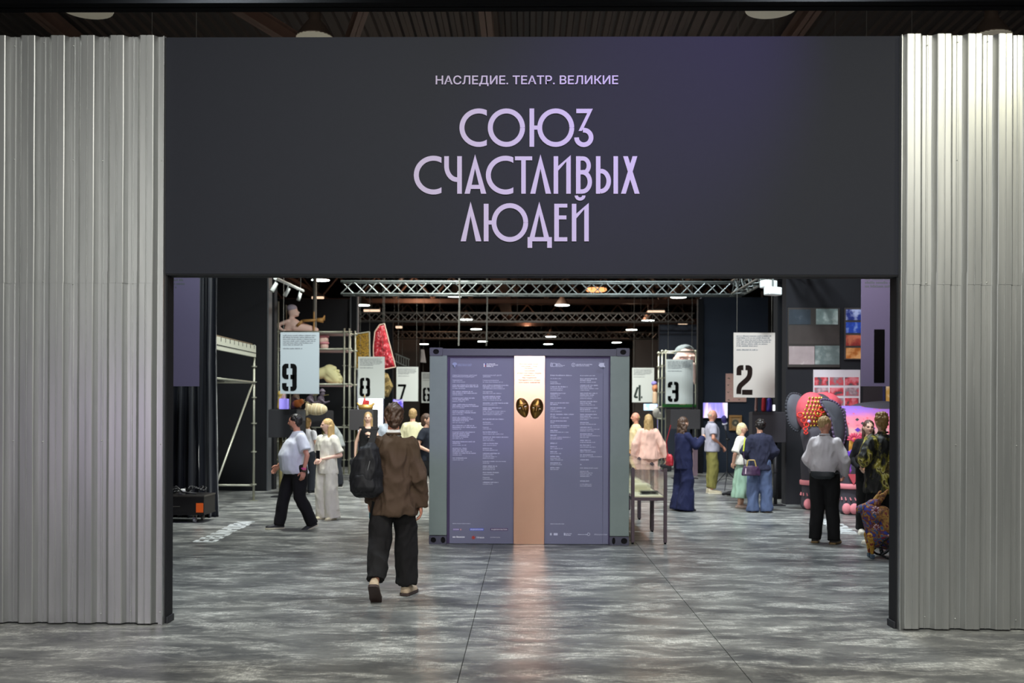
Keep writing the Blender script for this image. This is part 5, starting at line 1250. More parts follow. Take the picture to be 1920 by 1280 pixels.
w17, j17 = person('woman with long sandy hair in a blush suit seen from behind by the vitrines', (PX(1216, 19.7), 19.7, 0), 1.70, 172, J=dict(elL=(.26, .05, 1.14), wrL=(.28, .0, .90), elR=(-.27, .03, 1.13), wrR=(-.33, -.02, .88)), top=dict(name='suit_jacket', m=PK, hem=.84, w=.19, dp=.135, slr=(.080, .085, .085), hw=1.25),
       bottom=dict(m=PK, r=(.10, .10, .105), hem=.04, w=.15, dp=.105), hair=('long', 'sand', .26), skin='fair', head=(4, 0), shoes=('flat', '#c9a090', '#a98a7a'))
c = at_person(w17, (-.35, .0, .60)); t = thing('handbag', 'small black handbag carried by the woman in the blush suit', 'handbag', c)
MB().box(-.11, .11, -.04, .04, 0, .14).build('bag_body', BPK, t, bevel=.02); MB().path([(-.06, 0, .14), (-.02, 0, .25), (.05, 0, .14)], .006).build('handle', BPK, t)
person('visitor in a cream shirt walking left beyond the blush-suited woman', (PX(1192, 22.5), 22.5, 0), 1.74, -80, J=dict(anL=(.1, .18, .10), knL=(.1, .0, .5), anR=(-.1, -.2, .09), knR=(-.1, -.12, .5), elR=(-.24, .06, 1.15), wrR=(-.2, .05, .92)), top=dict(name='shirt', m=fabric('cream_shirt_cloth', '#e0c79a', .9), w=.195, dp=.14), bottom=dict(m=fabric('tan_cloth', '#b98c60', .9), r=(.11, .1, .1)),
       hair=('bald', 'sand'), skin='ruddy', head=(0, 0))
# ------------------------------------------------------------------ flight case on castors
def P3(px, py, Y): return P(px, py, Y)
Yf = 15.35; x1 = PX(383, Yf); fc = thing('flight_case', 'black wheeled flight case with an orange label by the curtain', 'flight case', (x1-1.15, Yf, 0))
FCB = mat('black_case_laminate', '#1b1817', .5); FCA = mat('case_edge_metal', '#6f6a64', .4, .8)
MB().box(0, 1.15, 0, .55, .125, .43).build('body', FCB, fc, bevel=.008)
for z in (.125, .405): MB().box(-.006, 1.156, -.006, .556, z, z+.022).build('edge_rail', FCA if z > .3 else FCB, fc)
MB().box(1.03, 1.14, -.009, -.002, .165, .31).build('orange_label', mat('orange_label', '#e8621c', .6, emit='#e8621c', estr=.15), fc)
for x in (.18, .62): MB().box(x, x+.16, -.02, -.004, .25, .262).build('handle', FCA, fc, bevel=.003)
w = MB(); text_rows(w, .48, .66, .40, (1,), -.0075, .03, .05, 3); tag(w.build('stencil_print', mat('white_stencil', '#cfcfcb', .7), fc), kind='stuff')
for x in (.12, .98):
    for y in (.09, .46):
        o = MB().tube((x-.016, y, .045), (x+.016, y, .045), .045, n=16).build('castor', mat('pale_castor', '#a9aaa6', .5), fc)
        MB().box(x-.03, x+.03, y-.03, y+.03, .105, .125).build('castor_plate', FCA, o); MB().box(x-.026, x-.020, y-.02, y+.02, .04, .105).build('fork', FCA, o); MB().box(x+.020, x+.026, y-.02, y+.02, .04, .105).build('fork', FCA, o)
cb = MB()
for i, (r, ox) in enumerate(((.16, .68), (.13, .72), (.10, .66), (.14, .95), (.11, .93))):
    cb.path([(ox+r*math.cos(a), .28+r*.8*math.sin(a), .455+.018*i+.02*math.sin(3*a)) for a in [2*math.pi*k/18 for k in range(19)]], .013)
cb.path([(.55, .05, .44), (.62, .10, .53), (.70, .06, .56), (.80, .05, .47), (1.0, .1, .45)], .013)
tag(cb.build('cable_coil', mat('black_cable', '#2a2a2c', .45), None, True, loc=(x1-1.15, Yf, .0)), 'loose coil of black cable lying on the flight case', 'cable')
tag(MB().loft([oval((0, 0, 0), .05, .035), oval((0, 0, .06), .055, .04), oval((0.02, 0, .09), .03, .02)]).build('work_light', mat('pale_plug', '#c9c9c4', .5), None, True, loc=(x1-.38, Yf+.1, .432)), 'pale clamp fitting among cables on the flight case', 'fitting')

# white floor lettering, foreshortened word left and right
FLW = mat('white_floor_vinyl', '#d8dcdc', .6)
def floor_word(label, pts, wx, glyphs, flip=1):
    """letters set along the depth direction; each glyph is a list of strokes (u along text, v across)"""
    a, b = pts; n = len(glyphs); d = (b-a)/n; u = d.normalized(); v = Vector((u.y, -u.x, 0))*flip
    t = thing('floor_lettering', label, 'lettering', a)
    for i, g in enumerate(glyphs):
        mb = MB()
        for (u0, v0, u1, v1, w) in g:
            p = Vector((0, 0, 0))+d*i+u*(u0*d.length*.86)+v*(v0*wx); q = Vector((0, 0, 0))+d*i+u*(u1*d.length*.86)+v*(v1*wx)
            e = (q-p).normalized(); nn = Vector((-e.y, e.x, 0))*w/2
            mb.add([p-nn+Vector((0, 0, .001)), p+nn+Vector((0, 0, .001)), q+nn+Vector((0, 0, .001)), q-nn+Vector((0, 0, .001)), p-nn+Vector((0, 0, .0022)), p+nn+Vector((0, 0, .0022)), q+nn+Vector((0, 0, .0022)), q-nn+Vector((0, 0, .0022))],
                   [(0, 1, 2, 3), (4, 7, 6, 5), (0, 4, 5, 1), (1, 5, 6, 2), (2, 6, 7, 3), (3, 7, 4, 0)])
        mb.build('letter', FLW, t)
W_ = .075
gH = [(.12, 0, .12, 1, W_), (.88, 0, .88, 1, W_), (.12, .5, .88, .5, W_*.8)]; gI = [(.12, 0, .12, 1, W_), (.88, 0, .88, 1, W_), (.15, .05, .85, .95, W_*.8)]; gP = [(.12, 0, .12, 1, W_), (.88, 0, .88, 1, W_), (.12, .95, .88, .95, W_*.8)]
gE = [(.12, 0, .12, 1, W_), (.12, .04, .8, .04, W_*.8), (.12, .5, .75, .5, W_*.8), (.12, .96, .8, .96, W_*.8)]; gV = [(.12, 0, .12, 1, W_), (.12, .04, .7, .04, W_*.8), (.12, .5, .7, .5, W_*.8), (.12, .96, .7, .96, W_*.8), (.82, .1, .82, .42, W_), (.82, .58, .82, .9, W_)]
floor_word('white foreshortened lettering on the floor beside the flight case', (floor_at(362, 1016), floor_at(447, 977)), .27, [gE, gV, gP, gI, gH, gP, gV, gI])
floor_word('white foreshortened lettering on the floor behind the man in the white shirt', (floor_at(1612, 1001), floor_at(1562, 973)), .27, [gP, gI, gH, gE, gV, gI, gP], -1)

# ------------------------------------------------------------------ scaffolds
SCF = mat('galvanised_scaffold_tube', '#a3a394', .45, .6); SCFP = mat('pale_deck_beam', '#c9c9b8', .6)
def joint(t, p): MB().tube(Vector(p)-Vector((0, 0, .02)), Vector(p)+Vector((0, 0, .02)), .045, n=12).build('coupler', SCF, t)
def post(t, x, y, z0, z1, joints=()):
    o = MB().tube((x, y, z0), (x, y, z1), .024, n=10).build('post', SCF, t, True)
    for z in joints: MB().tube((x, y, z-.012), (x, y, z+.012), .055, n=12).build('rosette', SCF, o)
    if z0 < .05: MB().box(x-.07, x+.07, y-.07, y+.07, 0, .012).build('base_plate', SCF, o)
Ys = 19.2; X_ = PX(476, Ys)
sc = thing('scaffold_tower', 'scaffold tower with a pale deck beam behind the curtain edge', 'scaffold', (X_, Ys, 0))
for x in (0, -1.6):
    for y in (0, -2.6): post(sc, x, y, 0, 3.02, (.32, .95, 1.5, 2.0, 2.3, 2.6))
for x in (0, -1.6):
    MB().tube((x, 0, 2.29), (x, -2.6, 2.29), .022, n=10).build('ledger', SCF, sc, True)
for y in (0, -2.6):
    for z in (.30, 2.29): MB().tube((0, y, z), (-1.6, y, z), .022, n=10).build('ledger', SCF, sc, True)
MB().tube((0, -.12, 2.25), (0, -2.5, .35), .02, n=8).build('diagonal_brace', SCF, sc, True)
o = MB().box(-.03, .03, -2.6, .02, 2.78, 3.0).build('deck_beam', SCFP, sc)
for i in range(9): MB().box(.031, .036, -2.2+i*.26, -2.185+i*.26, 2.93, 3.0).build('slot', HOLE, o)
MB().box(.031, .035, -2.6, .02, 2.855, 2.866).build('groove', HOLE, o)
for i in range(6): MB().box(-1.57+.26*i, -1.33+.26*i, -2.25, .0, 3.0, 3.04).build('deck_plank', mat('deck_plywood', '#6a5a48', .8), sc)
# tall scaffold with the puppets
Yp = 27.4; xa, xb = PX(521, Yp), PX(649, Yp)
sp = thing('scaffold_rack', 'tall open scaffold rack carrying pale puppets behind panel nine', 'scaffold', (xa, Yp, 0)); Wp = xb-xa
zr = [P(585, py, Yp).z for py in (622, 654, 720)]
for x, zt in ((0, P(521, 565, Yp).z), (.12, zr[0]-.3), (Wp-.06, zr[0]+.1), (Wp+.08, zr[0]+.1)):
    for y in (0, .9): post(sp, x, y, 0, zt, [z for z in (.4, .9, 1.35, 1.85, zr[2], 3.0, zr[1], zr[0]) if z < zt])
for z in zr:
    for y in (0, .9): MB().tube((-.05, y, z), (Wp+.15, y, z), .028, n=10).build('ledger', SCF, sp, True)
for k, (z, m) in enumerate(((zr[0]-.02, '#b9a9a4'), (zr[2]-.02, '#c9a9a8'), (zr[1]-.02, '#b99a98'))): MB().box(.0, Wp, .03, .87, z-.03, z).build('shelf_board', mat('shelf_pink_'+str(k), m, .7), sp)
MB().tube((-.05, 0, 1.3), (Wp+.15, 0, 1.3), .024, n=10).build('ledger', SCF, sp, True)
def soft(name, parts, m, parent, vox=.02, fold=(), sm=4, seed=1):
    mb = MB()
    for p in parts:
        if p[0] == 'e': mb.ellipsoid(p[1], p[2], Matrix.Rotation(p[3], 3, 'Y') if len(p) > 3 else None)
        else: mb.capsule(p[1], p[2], p[3], p[4])
    me = remesh(mb, vox, sm, fold, seed); me.materials.append(m); return obj(name, me, parent)
PUPP = mat('pale_pink_puppet_skin', '#efcabd', .6, var=.08, scale=6); PUPC = mat('cream_puppet_foam', '#d6cf9c', .7, var=.1, scale=5); PUPO = mat('ochre_horn', '#b98a4c', .5); PUPL = mat('lilac_grey_cap', '#a9a0b0', .6)
p = P(551, 621, Yp+.4); p.z = zr[0]-.019
pu = thing('reclining_puppet', 'pale pink reclining puppet with a lilac cap on the scaffold top', 'puppet', p)
# y is depth, x to the right
soft('body', [('c', (-.14, 0, .14), (.0, 0, .26), .14, .17), ('c', (.05, 0, .20), (.62, 0, .10), .18, .08), ('c', (-.14, -.1, .34), (-.46, -.12, .22), .06, .05), ('c', (-.46, -.12, .22), (-.24, -.16, .04), .05, .045), ('c', (-.08, 0, .38), (-.05, 0, .52), .075, .075),
              ('e', (-.03, 0, .62), (.14, .12, .17)), ('e', (.13, 0, .59), (.05, .03, .03)), ('e', (.07, 0, .52), (.07, .08, .05))], PUPP, pu, .022)
soft('cap', [('e', (-.06, 0, .71), (.155, .14, .11))], PUPL, pu, .02)
mb = MB(); mb.path([(.12, -.16, .22), (.25, -.18, .33), (.45, -.18, .35), (.62, -.18, .36)], .045, 10); mb.lathe([(.03, 0), (.05, .05), (.11, .12), (.10, .12), (.03, .02)], n=14)
hm = MB().path([(.12, -.16, .20), (.28, -.18, .34), (.70, -.18, .37)], .04, 10); hm.tube((.66, -.18, .37), (.86, -.18, .36), .045, .075, 12); hm.tube((.86, -.18, .36), (.90, -.18, .50), .05, .015, 10); hm.build('ochre_leg', PUPO, pu, True)
MB().tube((.60, -.16, .02), (.60, -.16, .60), .022, n=8).build('stick', PUPO, pu)
p = P(607, 652, Yp+.3); p.z = zr[1]-.019
pf = thing('pink_puppet', 'small pink crouching puppet beside the top of panel nine', 'puppet', p); soft('body', [('e', (0, 0, .28), (.14, .12, .16)), ('e', (.02, 0, .12), (.12, .1, .12)), ('c', (-.05, 0, .05), (.05, -.04, .02), .05, .05), ('e', (.08, -.08, .30), (.06, .05, .06))], PUPP, pf)
soft('ruffle', [('e', (.0, -.02, .38), (.17, .13, .05)), ('e', (.02, -.02, .20), (.15, .12, .05))], mat('pink_ruffle', '#d98f98', .7), pf)
p = P(618, 719, Yp+.35); p.z = zr[2]-.019
ft = thing('foam_sculpture', 'giant cream foam foot lying on the scaffold shelf', 'puppet', p)
soft('foot', [('c', (-.36, 0, .30), (.0, 0, .40), .15, .16), ('c', (.0, 0, .40), (.22, 0, .16), .19, .15), ('c', (-.02, 0, .20), (.20, 0, .13), .13, .12), ('e', (.30, -.02, .15), (.08, .10, .14)), ('e', (.10, -.06, .47), (.12, .1, .08))], PUPC, ft, .022)
for i in range(4): soft('toe', [('e', (.33-.03*i, -.10+.02*i, .09+.10*i), (.055, .06, .055))], PUPC, ft, .015)
# track light over the scaffold
p0, p1 = P(516, 521, 19), P(568, 545, 23.5)
tr = thing('track_light', 'white track rail with spotlights above the puppet scaffold', 'lamp', p0); d = p1-p0
MB().tube((0, 0, 0), d, .035, n=8).build('rail', FLOOD, tr); 
for i, f in enumerate((.02, .42, .86)):
    q = d*f; MB().tube(q+Vector((0, 0, -.02)), q+Vector((-.02, -.02, -.14)), .014, n=6).build('arm', FLOOD, tr); o = MB().tube(q+Vector((.02, -.03, -.10)), q+Vector((-.05 if i < 2 else -.01, -.10, -.26)), .038, .045, 14).build('spot_head', FLOOD, tr, True)
[MB().tube(d*f, d*f+Vector((0, 0, 9.28-p0.z-d.z*f)), .006, n=5).build('hanger', CABLE, tr) for f in (.1, .9)]

# ------------------------------------------------------------------ display boxes on posts
BOXK = mat('charcoal_display_box', '#232327', .7, spec=.3); BOXG = mat('grey_display_box', '#3d3a3c', .7, spec=.3); BRS = mat('brass_post', '#9a8f62', .4, .7)
def display_box(label, pa, pb, pt, pbm, Y, m, postpx=None, depth=.8, pm=None):
    a, b = P(pa, pbm, Y), P(pb, pt, Y); t = thing('display_box', label, 'display box', (a.x, Y, 0)); W = b.x-a.x
    MB().box(0, W, 0, depth, a.z, b.z).build('box', m, t, bevel=.006); MB().box(.02, W-.02, .02, depth-.02, b.z, b.z+.012).build('top_board', m, t)
    xs = [W*.5] if postpx is None else [PX(q, Y)-a.x for q in postpx]
    for x in xs:
        o = MB().tube((x, depth*.4, .02), (x, depth*.4, a.z), .035, n=12).build('post', pm or BRS, t, True); MB().box(x-.16, x+.16, depth*.4-.16, depth*.4+.16, 0, .02).build('base_plate', DARKST, o); MB().tube((x, depth*.4, a.z*.55-.03), (x, depth*.4, a.z*.55+.03), .048, n=12).build('collar', pm or BRS, o)
    return t, b.z+.012
db, zt = display_box('charcoal display box on a brass post left of the stout man', 503, 557, 768, 820, 19.8, BOXK, (519,))
tag(MB().box(0, .17, 0, .02, 0, .19).build('caption_card', mat('grey_caption', '#5c5c5e', .7), None, loc=(PX(556, 19.78)-.005, 19.79, P(556, 788, 19.8).z), bevel=.002), 'grey caption card at the corner of the charcoal display box', 'card')
# figurines on it
LIL = mat('lit_lilac_box', '#a79af0', .5, emit='#8f84f0', estr=.5); MNK = mat('umber_figure', '#5a4638', .7, var=.3, scale=9); MNK2 = mat('plum_figure', '#4f4450', .7, var=.3, scale=9)
p = P(531, 767, 20.0); t = thing('lilac_box', 'glowing lilac box among figurines on the charcoal display box', 'box', (p.x, 20.0, zt)); MB().box(-.085, .085, 0, .14, 0, .21).build('box', LIL, t, bevel=.008); MB().loft([oval((-.02, .07, .21), .05, .04), oval((.0, .07, .31), .03, .03), oval((.03, .07, .34), .01, .01)]).build('pink_cone', PUPP, t, True)
p = P(521, 767, 20.0); t = thing('gold_figurine', 'small gold figurine at the left end of the charcoal display box', 'figurine', (p.x, 20.2, zt)); soft('body', [('c', (0, 0, .04), (0, 0, .22), .07, .05), ('e', (0, 0, .31), (.06, .06, .07)), ('c', (0, -.02, .2), (.09, -.06, .24), .02, .02)], mat('gold_figurine', '#b59a55', .5), t, .014)
def musician(label, px, Y, z, m, lean, hasg):
    p = P(px, 760, Y); t = thing('musician_figurine', label, 'figurine', (p.x, Y, z)); t.scale = (.8, .8, .8)
    soft('body', [('c', (0, 0, .06), (lean, 0, .30), .12, .10), ('e', (lean+.05, -.01, .44), (.07, .07, .085)), ('c', (lean, -.08, .30), (lean+.14, -.13, .20), .035, .03), ('c', (lean+.14, -.13, .2), (lean+.26, -.13, .24), .03, .022), ('c', (0, -.06, .06), (.16, -.12, .05), .06, .04)], m, t, .016)
    soft('hat', [('e', (lean+.04, 0, .51), (.10, .10, .022)), ('e', (lean+.04, 0, .54), (.065, .065, .05))], MNK2, t, .014)
    if hasg:
        g = soft('guitar', [('e', (.10, -.17, .14), (.13, .04, .10)), ('e', (.20, -.17, .19), (.09, .035, .075))], mat('orange_wood', '#b0622e', .4), t, .014); MB().tube((.24, -.18, .22), (.48, -.18, .12), .015, n=6).build('neck', BRS, t)
    else: MB().tube((lean+.10, -.1, .40), (lean+.24, -.14, .42), .012, n=6).build('pipe', BRS, t)
musician('musician figurine with an orange guitar on the charcoal display box', 553, 20.25, zt, MNK, .02, True)
t, z2 = display_box('low dark plinth carrying two hatted figurines behind the stout man', 562, 612, 770, 800, 21.2, BOXK, (575, 600))
musician('hatted plum figurine in the middle of the musicians', 581, 21.5, z2, MNK2, .0, False); musician('hatted plum figurine at the right end of the musicians', 600, 21.5, z2, MNK2, .02, False)
# striped fish-like sculpture and lit shelf behind the man in grey
p = P(594, 783, 20.9); t = thing('animal_sculpture', 'striped cream animal head sculpture beside the man in the grey T-shirt', 'sculpture', (p.x, 20.75, z2))
soft('head', [('e', (.02, 0, .02), (.24, .14, .13)), ('c', (-.16, 0, -.02), (-.30, 0, -.13), .08, .05), ('e', (-.16, -.02, .10), (.05, .05, .08))], pattern_mat('cream_brown_stripes', [(0, '#c9b58f'), (.45, '#c9b58f'), (.5, '#6a5a42'), (.62, '#d6c7a4')], 3.2, .7, 'wave', (1, .3, .6)), t, .016)
for dx in (-.09, .10): MB().tube((dx, .05, 0), (dx, .05, .01), .05, n=10).build('foot', BRS, t)

# ------------------------------------------------------------------ costumes, light box, crown, posters on the left
YEL = pattern_mat('gold_black_brocade', [(0, '#4a360a'), (.42, '#a8801a'), (.52, '#c99a1e'), (.60, '#6a4c10')], 24, .6, 'noise', (1, 1, 1), 8)
REDF = pattern_mat('red_petal_fabric', [(0, '#8a0f1c'), (.42, '#b01828'), (.5, '#cc2a3a'), (.57, '#e0949a'), (.61, '#b81e2e')], 11, .7, 'noise', (1, 1, .8), 6)
def hung_cloth(name, label, cat, px, Y, outline, m, border=None, dep=.06):
    """flat-hung textile with a quilted, bulging face; outline in photograph pixels"""
    c = P(px[0], px[1], Y); pts = [(P(a, b, Y).x-c.x, P(a, b, Y).z-c.z) for a, b in outline]; t = thing(name, label, cat, c)
    mb = MB(); cx = sum(p[0] for p in pts)/len(pts); cz = sum(p[1] for p in pts)/len(pts); n = len(pts)
    dense = []
    for i in range(n):
        a, b = Vector(pts[i]), Vector(pts[(i+1) % n])
        for k in range(6): dense.append(a.lerp(b, k/6))
    rings = []
    for f, d in ((1.0, dep*.5), (1.0, 0), (.97, -dep*.5), (.86, -dep*.85), (.6, -dep), (.3, -dep*1.1), (.02, -dep*1.15)): rings.append([(cx+(q.x-cx)*f, d+.012*math.sin(i*1.9+f*9)*(f < .95), cz+(q.y-cz)*f) for i, q in enumerate(dense)])
    mb.loft(rings); mb.build('cloth', m, t, True)
    if border:
        fr = MB(); pp = [(x, -dep*.55, z) for x, z in pts]; fr.path(pp+[pp[0]], .02, 6); fr.build('border', border, t)
    top = max(pts, key=lambda q: q[1]); MB().tube((top[0], 0, top[1]), (top[0], 0, 9.24-c.z), .006, n=5).build('wire', CABLE, t)
    return t
hung_cloth('brocade_costume', 'gold and black brocade cloth hanging by the slim column', 'costume', (680, 660), 29.2, [(667, 626), (693, 622), (694, 690), (668, 692)], YEL, SCFP)
hung_cloth('red_costume', 'red petal-covered bell-shaped costume hanging above panel eight', 'costume', (720, 650), 31.0, [(703, 622), (712, 609), (721, 607), (732, 650), (742, 688), (722, 692), (701, 688), (700, 650)], REDF, mat('cream_piping', '#c9b0a0', .7))
hung_cloth('gold_costume', 'golden tapered cloth hanging below the red costume', 'costume', (726, 720), 33.0, [(719, 698), (727, 700), (737, 724), (728, 744), (719, 744)], pattern_mat('dull_gold_cloth', [(0, '#6a5830'), (.5, '#a8905a'), (.6, '#8a7440')], 8, .7, 'noise'))
LBX = mat('lightbox_face', '#ffffff', .5, emit='#f4f8ff', estr=2.2)
a, b = P(663, 800, 30.0), P(717, 715, 30.0); t = thing('light_box', 'tall glowing white light box behind panel eight', 'light box', (a.x, 30.0, 0)); MB().box(0, b.x-a.x, 0, .12, a.z-.35, b.z).build('face', LBX, t); MB().box(-.03, b.x-a.x+.03, .121, .2, 0, b.z+.03).build('frame', mat('blue_black_frame', '#161a33', .5), t)
db2, z3 = display_box('dark display box carrying a jester crown under panel eight', 655, 700, 768, 806, 24.5, BOXG, (664, 690))
p = P(685, 768, 24.7); t = thing('jester_crown', 'golden red jester crown on the dark display box under panel eight', 'crown', (p.x, 24.75, z3))
CRG = mat('crown_gold', '#c9a25a', .4, .6); mb = MB().loft([oval((0, 0, 0), .17, .12), oval((0, 0, .06), .19, .13), oval((0, 0, .12), .14, .10)]); mb.build('band', CRG, t, True)
soft('cap', [('c', (-.02, 0, .10), (-.03, 0, .28), .08, .015), ('c', (0, 0, .08), (.05, -.02, .18), .08, .05)], mat('crown_red', '#a8201c', .6), t, .014); soft('ear', [('c', (-.14, 0, .08), (-.20, 0, .14), .04, .03)], CRG, t, .012); soft('ear', [('c', (.14, 0, .08), (.20, 0, .14), .04, .03)], CRG, t, .012); MB().ellipsoid((-.03, 0, .32), (.02, .02, .035)).build('finial', CRG, t, True)
p = P(746, 756, 30); t = thing('violet_projection', 'small glowing violet screen far behind the young man head', 'screen', (p.x, 30, 0)); MB().box(-.15, .15, 0, .06, p.z-.18, p.z+.12).build('screen', pattern_mat('violet_screen', [(0, '#1c1440'), (.45, '#5a4ac0'), (.56, '#c0b4ff'), (.66, '#3a2a80')], 4, .4, 'noise', (1, 1, 1), 3, False, 0.8), t); MB().tube((0, .03, 0), (0, .03, p.z-.22), .03, n=8).build('stand', DARKST, t)

# ------------------------------------------------------------------ right side background
# giant puppet head on a scaffold behind panel three
Yh = 30.0; xa = PX(1241, Yh); sp2 = thing('scaffold_rack', 'open scaffold rack with the giant puppet head behind panel three', 'scaffold', (xa, Yh, 0)); Wp = PX(1304, Yh)-xa
zz = [P(1270, py, Yh).z for py in (659, 685, 708, 735, 763, 785)]
for x in (0, .11, Wp):
    for y in (0, .8): post(sp2, x, y, 0, zz[0]+.05, [z for z in zz])
for z in (zz[0], zz[4], zz[5]):
    for y in (0, .8): MB().tube((-.04, y, z), (Wp+.04, y, z), .026, n=8).build('ledger', SCF, sp2, True)
MB().box(0, Wp, .02, .78, zz[4]-.05, zz[4]-.028).build('shelf_board', BOXG, sp2)
MB().box(0, Wp, -.32, -.03, zz[4]-.03, zz[4]+.0).build('turf_board', BOXG, sp2)
gs = MB(); rng = random.Random(4)
for i in range(700):
    x, y = rng.uniform(0, Wp), rng.uniform(-.33, -.02); hh = rng.uniform(.03, .14); dx = rng.uniform(-.02, .02); z = zz[4]
    gs.add([(x-.006, y, z-.06), (x+.006, y, z-.06), (x+dx, y-.02, z-.06+hh)], [(0, 1, 2)])
tag(gs.build('artificial_grass', mat('green_turf', '#2f7a33', .8), None, loc=(xa, Yh, .062)), 'bright green artificial grass strip under panel three', 'grass', kind='stuff')
p = P(1286, 672, Yh+.4); t = thing('giant_puppet_head', 'giant pale puppet head with grey hair and closed eyes above panel three', 'puppet', (p.x, Yh+.42, zz[4]-.027)); H0 = p.z-(zz[4]-.027)
soft('head', [('e', (0, 0, H0-.02), (.34, .30, .42)), ('e', (-.34, 0, H0-.08), (.06, .08, .13)), ('e', (.34, 0, H0-.08), (.06, .08, .13)), ('e', (.05, -.30, H0-.14), (.08, .10, .12)), ('c', (-.20, -.26, H0+.05), (-.02, -.30, H0+.04), .05, .04), ('c', (.10, -.30, H0+.04), (.27, -.24, H0+.05), .04, .05), ('e', (0, 0, H0-.42), (.30, .28, .2))], PUPP, t, .024)
soft('neck', [('c', (0, 0, .1), (0, 0, H0-.3), .2, .2)], PUPP, t, .03); MB().box(-.3, .3, -.25, .25, 0, .1).build('base', BOXG, t)
soft('hair', [('e', (-.02, .06, H0+.18), (.33, .28, .26)), ('e', (.02, -.12, H0+.34), (.12, .1, .08))], mat('steel_grey_felt', '#7d8588', .8), t, .022)
for sx in (-.13, .17): soft('eyelid', [('e', (sx, -.27, H0-.04), (.085, .05, .055))], mat('pink_eyelid', '#e8b0a4', .6), t, .014)
soft('red_nose', [('e', (.40, -.12, H0-.18), (.08, .08, .08))], mat('red_felt', '#c8434a', .7), t, .016)
p = P(1300, 700, 29.6); t = thing('puppet_arm', 'pale puppet arm hanging right of panel three', 'puppet', (p.x, 29.62, 0)); zt_ = P(1300, 684, 29.6).z
soft('arm', [('c', (0, 0, zt_), (.02, 0, zt_-.35), .075, .07), ('c', (.02, 0, zt_-.35), (.04, 0, zt_-.55), .06, .03)], PUPP, t, .018); MB().tube((0, 0, 0), (0, 0, zt_-.5), .02, n=8).build('stand', DARKST, t)
db3, z4 = display_box('dark grey display box beside the navy woman', 1257, 1313, 768, 804, 26.0, BOXG, (1275, 1300), pm=DARKST)
p = P(1262, 778, 27.0); tag(soft('white_bundle', [('e', (0, 0, .16), (.11, .1, .16)), ('e', (.08, .0, .10), (.08, .08, .1))], mat('grey_white_cloth', '#a9a49c', .8), None, .016), 'grey-white cloth bundle at the foot of the turf strip', 'bundle').location = (p.x-.04, Yh+.2, zz[5]+.02)
MB().box(0, Wp, .02, .78, zz[5]-.0, zz[5]+.02).build('shelf_board', SCFP, sp2)
# small screen behind panel four, pink pillar
def screen(label, pa, pb, pt, pbm, Y, m, stand=True, name='screen'):
    a, b = P(pa, pbm, Y), P(pb, pt, Y); t = thing(name, label, 'screen', (a.x, Y, 0)); W = b.x-a.x
    MB().box(-.015, W+.015, .006, .05, a.z-.015, b.z+.015).build('bezel', DARKST, t); MB().box(0, W, 0, .006, a.z, b.z).build('display', m, t)
    if stand: MB().box(W/2-.04, W/2+.04, .02, .05, 0, a.z).build('stand', DARKST, t)
    return t
SCR = pattern_mat('pale_video_picture', [(0, '#6d6ad8'), (.40, '#9a8fe8'), (.5, '#e8c9e0'), (.58, '#e8e4f4'), (.7, '#8a84e0')], 2.2, .4, 'noise', (2.2, 1, .35), 2, False, 1.1)
SCR2 = pattern_mat('blue_video_picture', [(0, '#3a6ab0'), (.45, '#9ac0e0'), (.55, '#dceaf4'), (.7, '#5a8ac8')], 3, .4, 'noise', (1, 1, 1), 2, False, 1.0)
screen('bright lilac video screen on the blue partition behind the khaki man', 1317, 1364, 755, 783, 28.88, SCR)
screen('small pale blue video screen under panel four', 1207, 1232, 757, 769, 33.0, SCR2)
a = P(1234, 770, 31); tag(MB().box(-.03, .03, 0, .05, a.z-.25, a.z+.2).tube((0, .02, 0), (0, .02, a.z-.25), .02, n=8).build('lilac_light_tube', mat('lilac_tube', '#8f86e0', .5, emit='#8f86f0', estr=.6), None, loc=(a.x, 31, 0)), 'thin lilac light tube beside the small blue screen', 'lamp')
a, b = P(1300, 884, 27.6), P(1308, 830, 27.6); t = thing('pink_plinth', 'narrow dusty-pink plinth behind the navy woman', 'plinth', (a.x, 27.6, 0)); MB().box(0, .12, 0, .3, 0, 1.0).build('column', mat('dusty_pink', '#a58a98', .7), t, bevel=.004); MB().box(-.02, .14, -.02, .32, 1.0, 1.03).build('cap', mat('dusty_pink', '#a58a98', .7), t)
# gold framed picture
a, b = P(1367, 807, 28.93), P(1391, 778, 28.93); t = thing('framed_picture', 'gilt-framed round ornament picture on the blue partition', 'picture', (a.x, 28.94, a.z)); W, H = b.x-a.x, b.z-a.z; GF = mat('old_gilt_frame', '#b98a55', .45, .4)
for q in ((0, W, -.04, .04, 0, .07), (0, W, -.04, .04, H-.07, H), (0, .07, -.04, .04, .07, H-.07), (W-.07, W, -.04, .04, .07, H-.07)): MB().box(*q).build('frame_rail', GF, t, bevel=.012)
MB().box(.06, W-.06, .0, .03, .06, H-.06).build('canvas', mat('tan_canvas', '#b08d62', .7), t); 
for r in (.10, .07, .035): MB().tube((W/2, -.004-(.1-r)*.05, H/2), (W/2, .002, H/2), r, n=20).build('roundel', mat('roundel_%d' % int(r*1000), '#5a5648' if r > .05 else '#a89a80', .6), t)
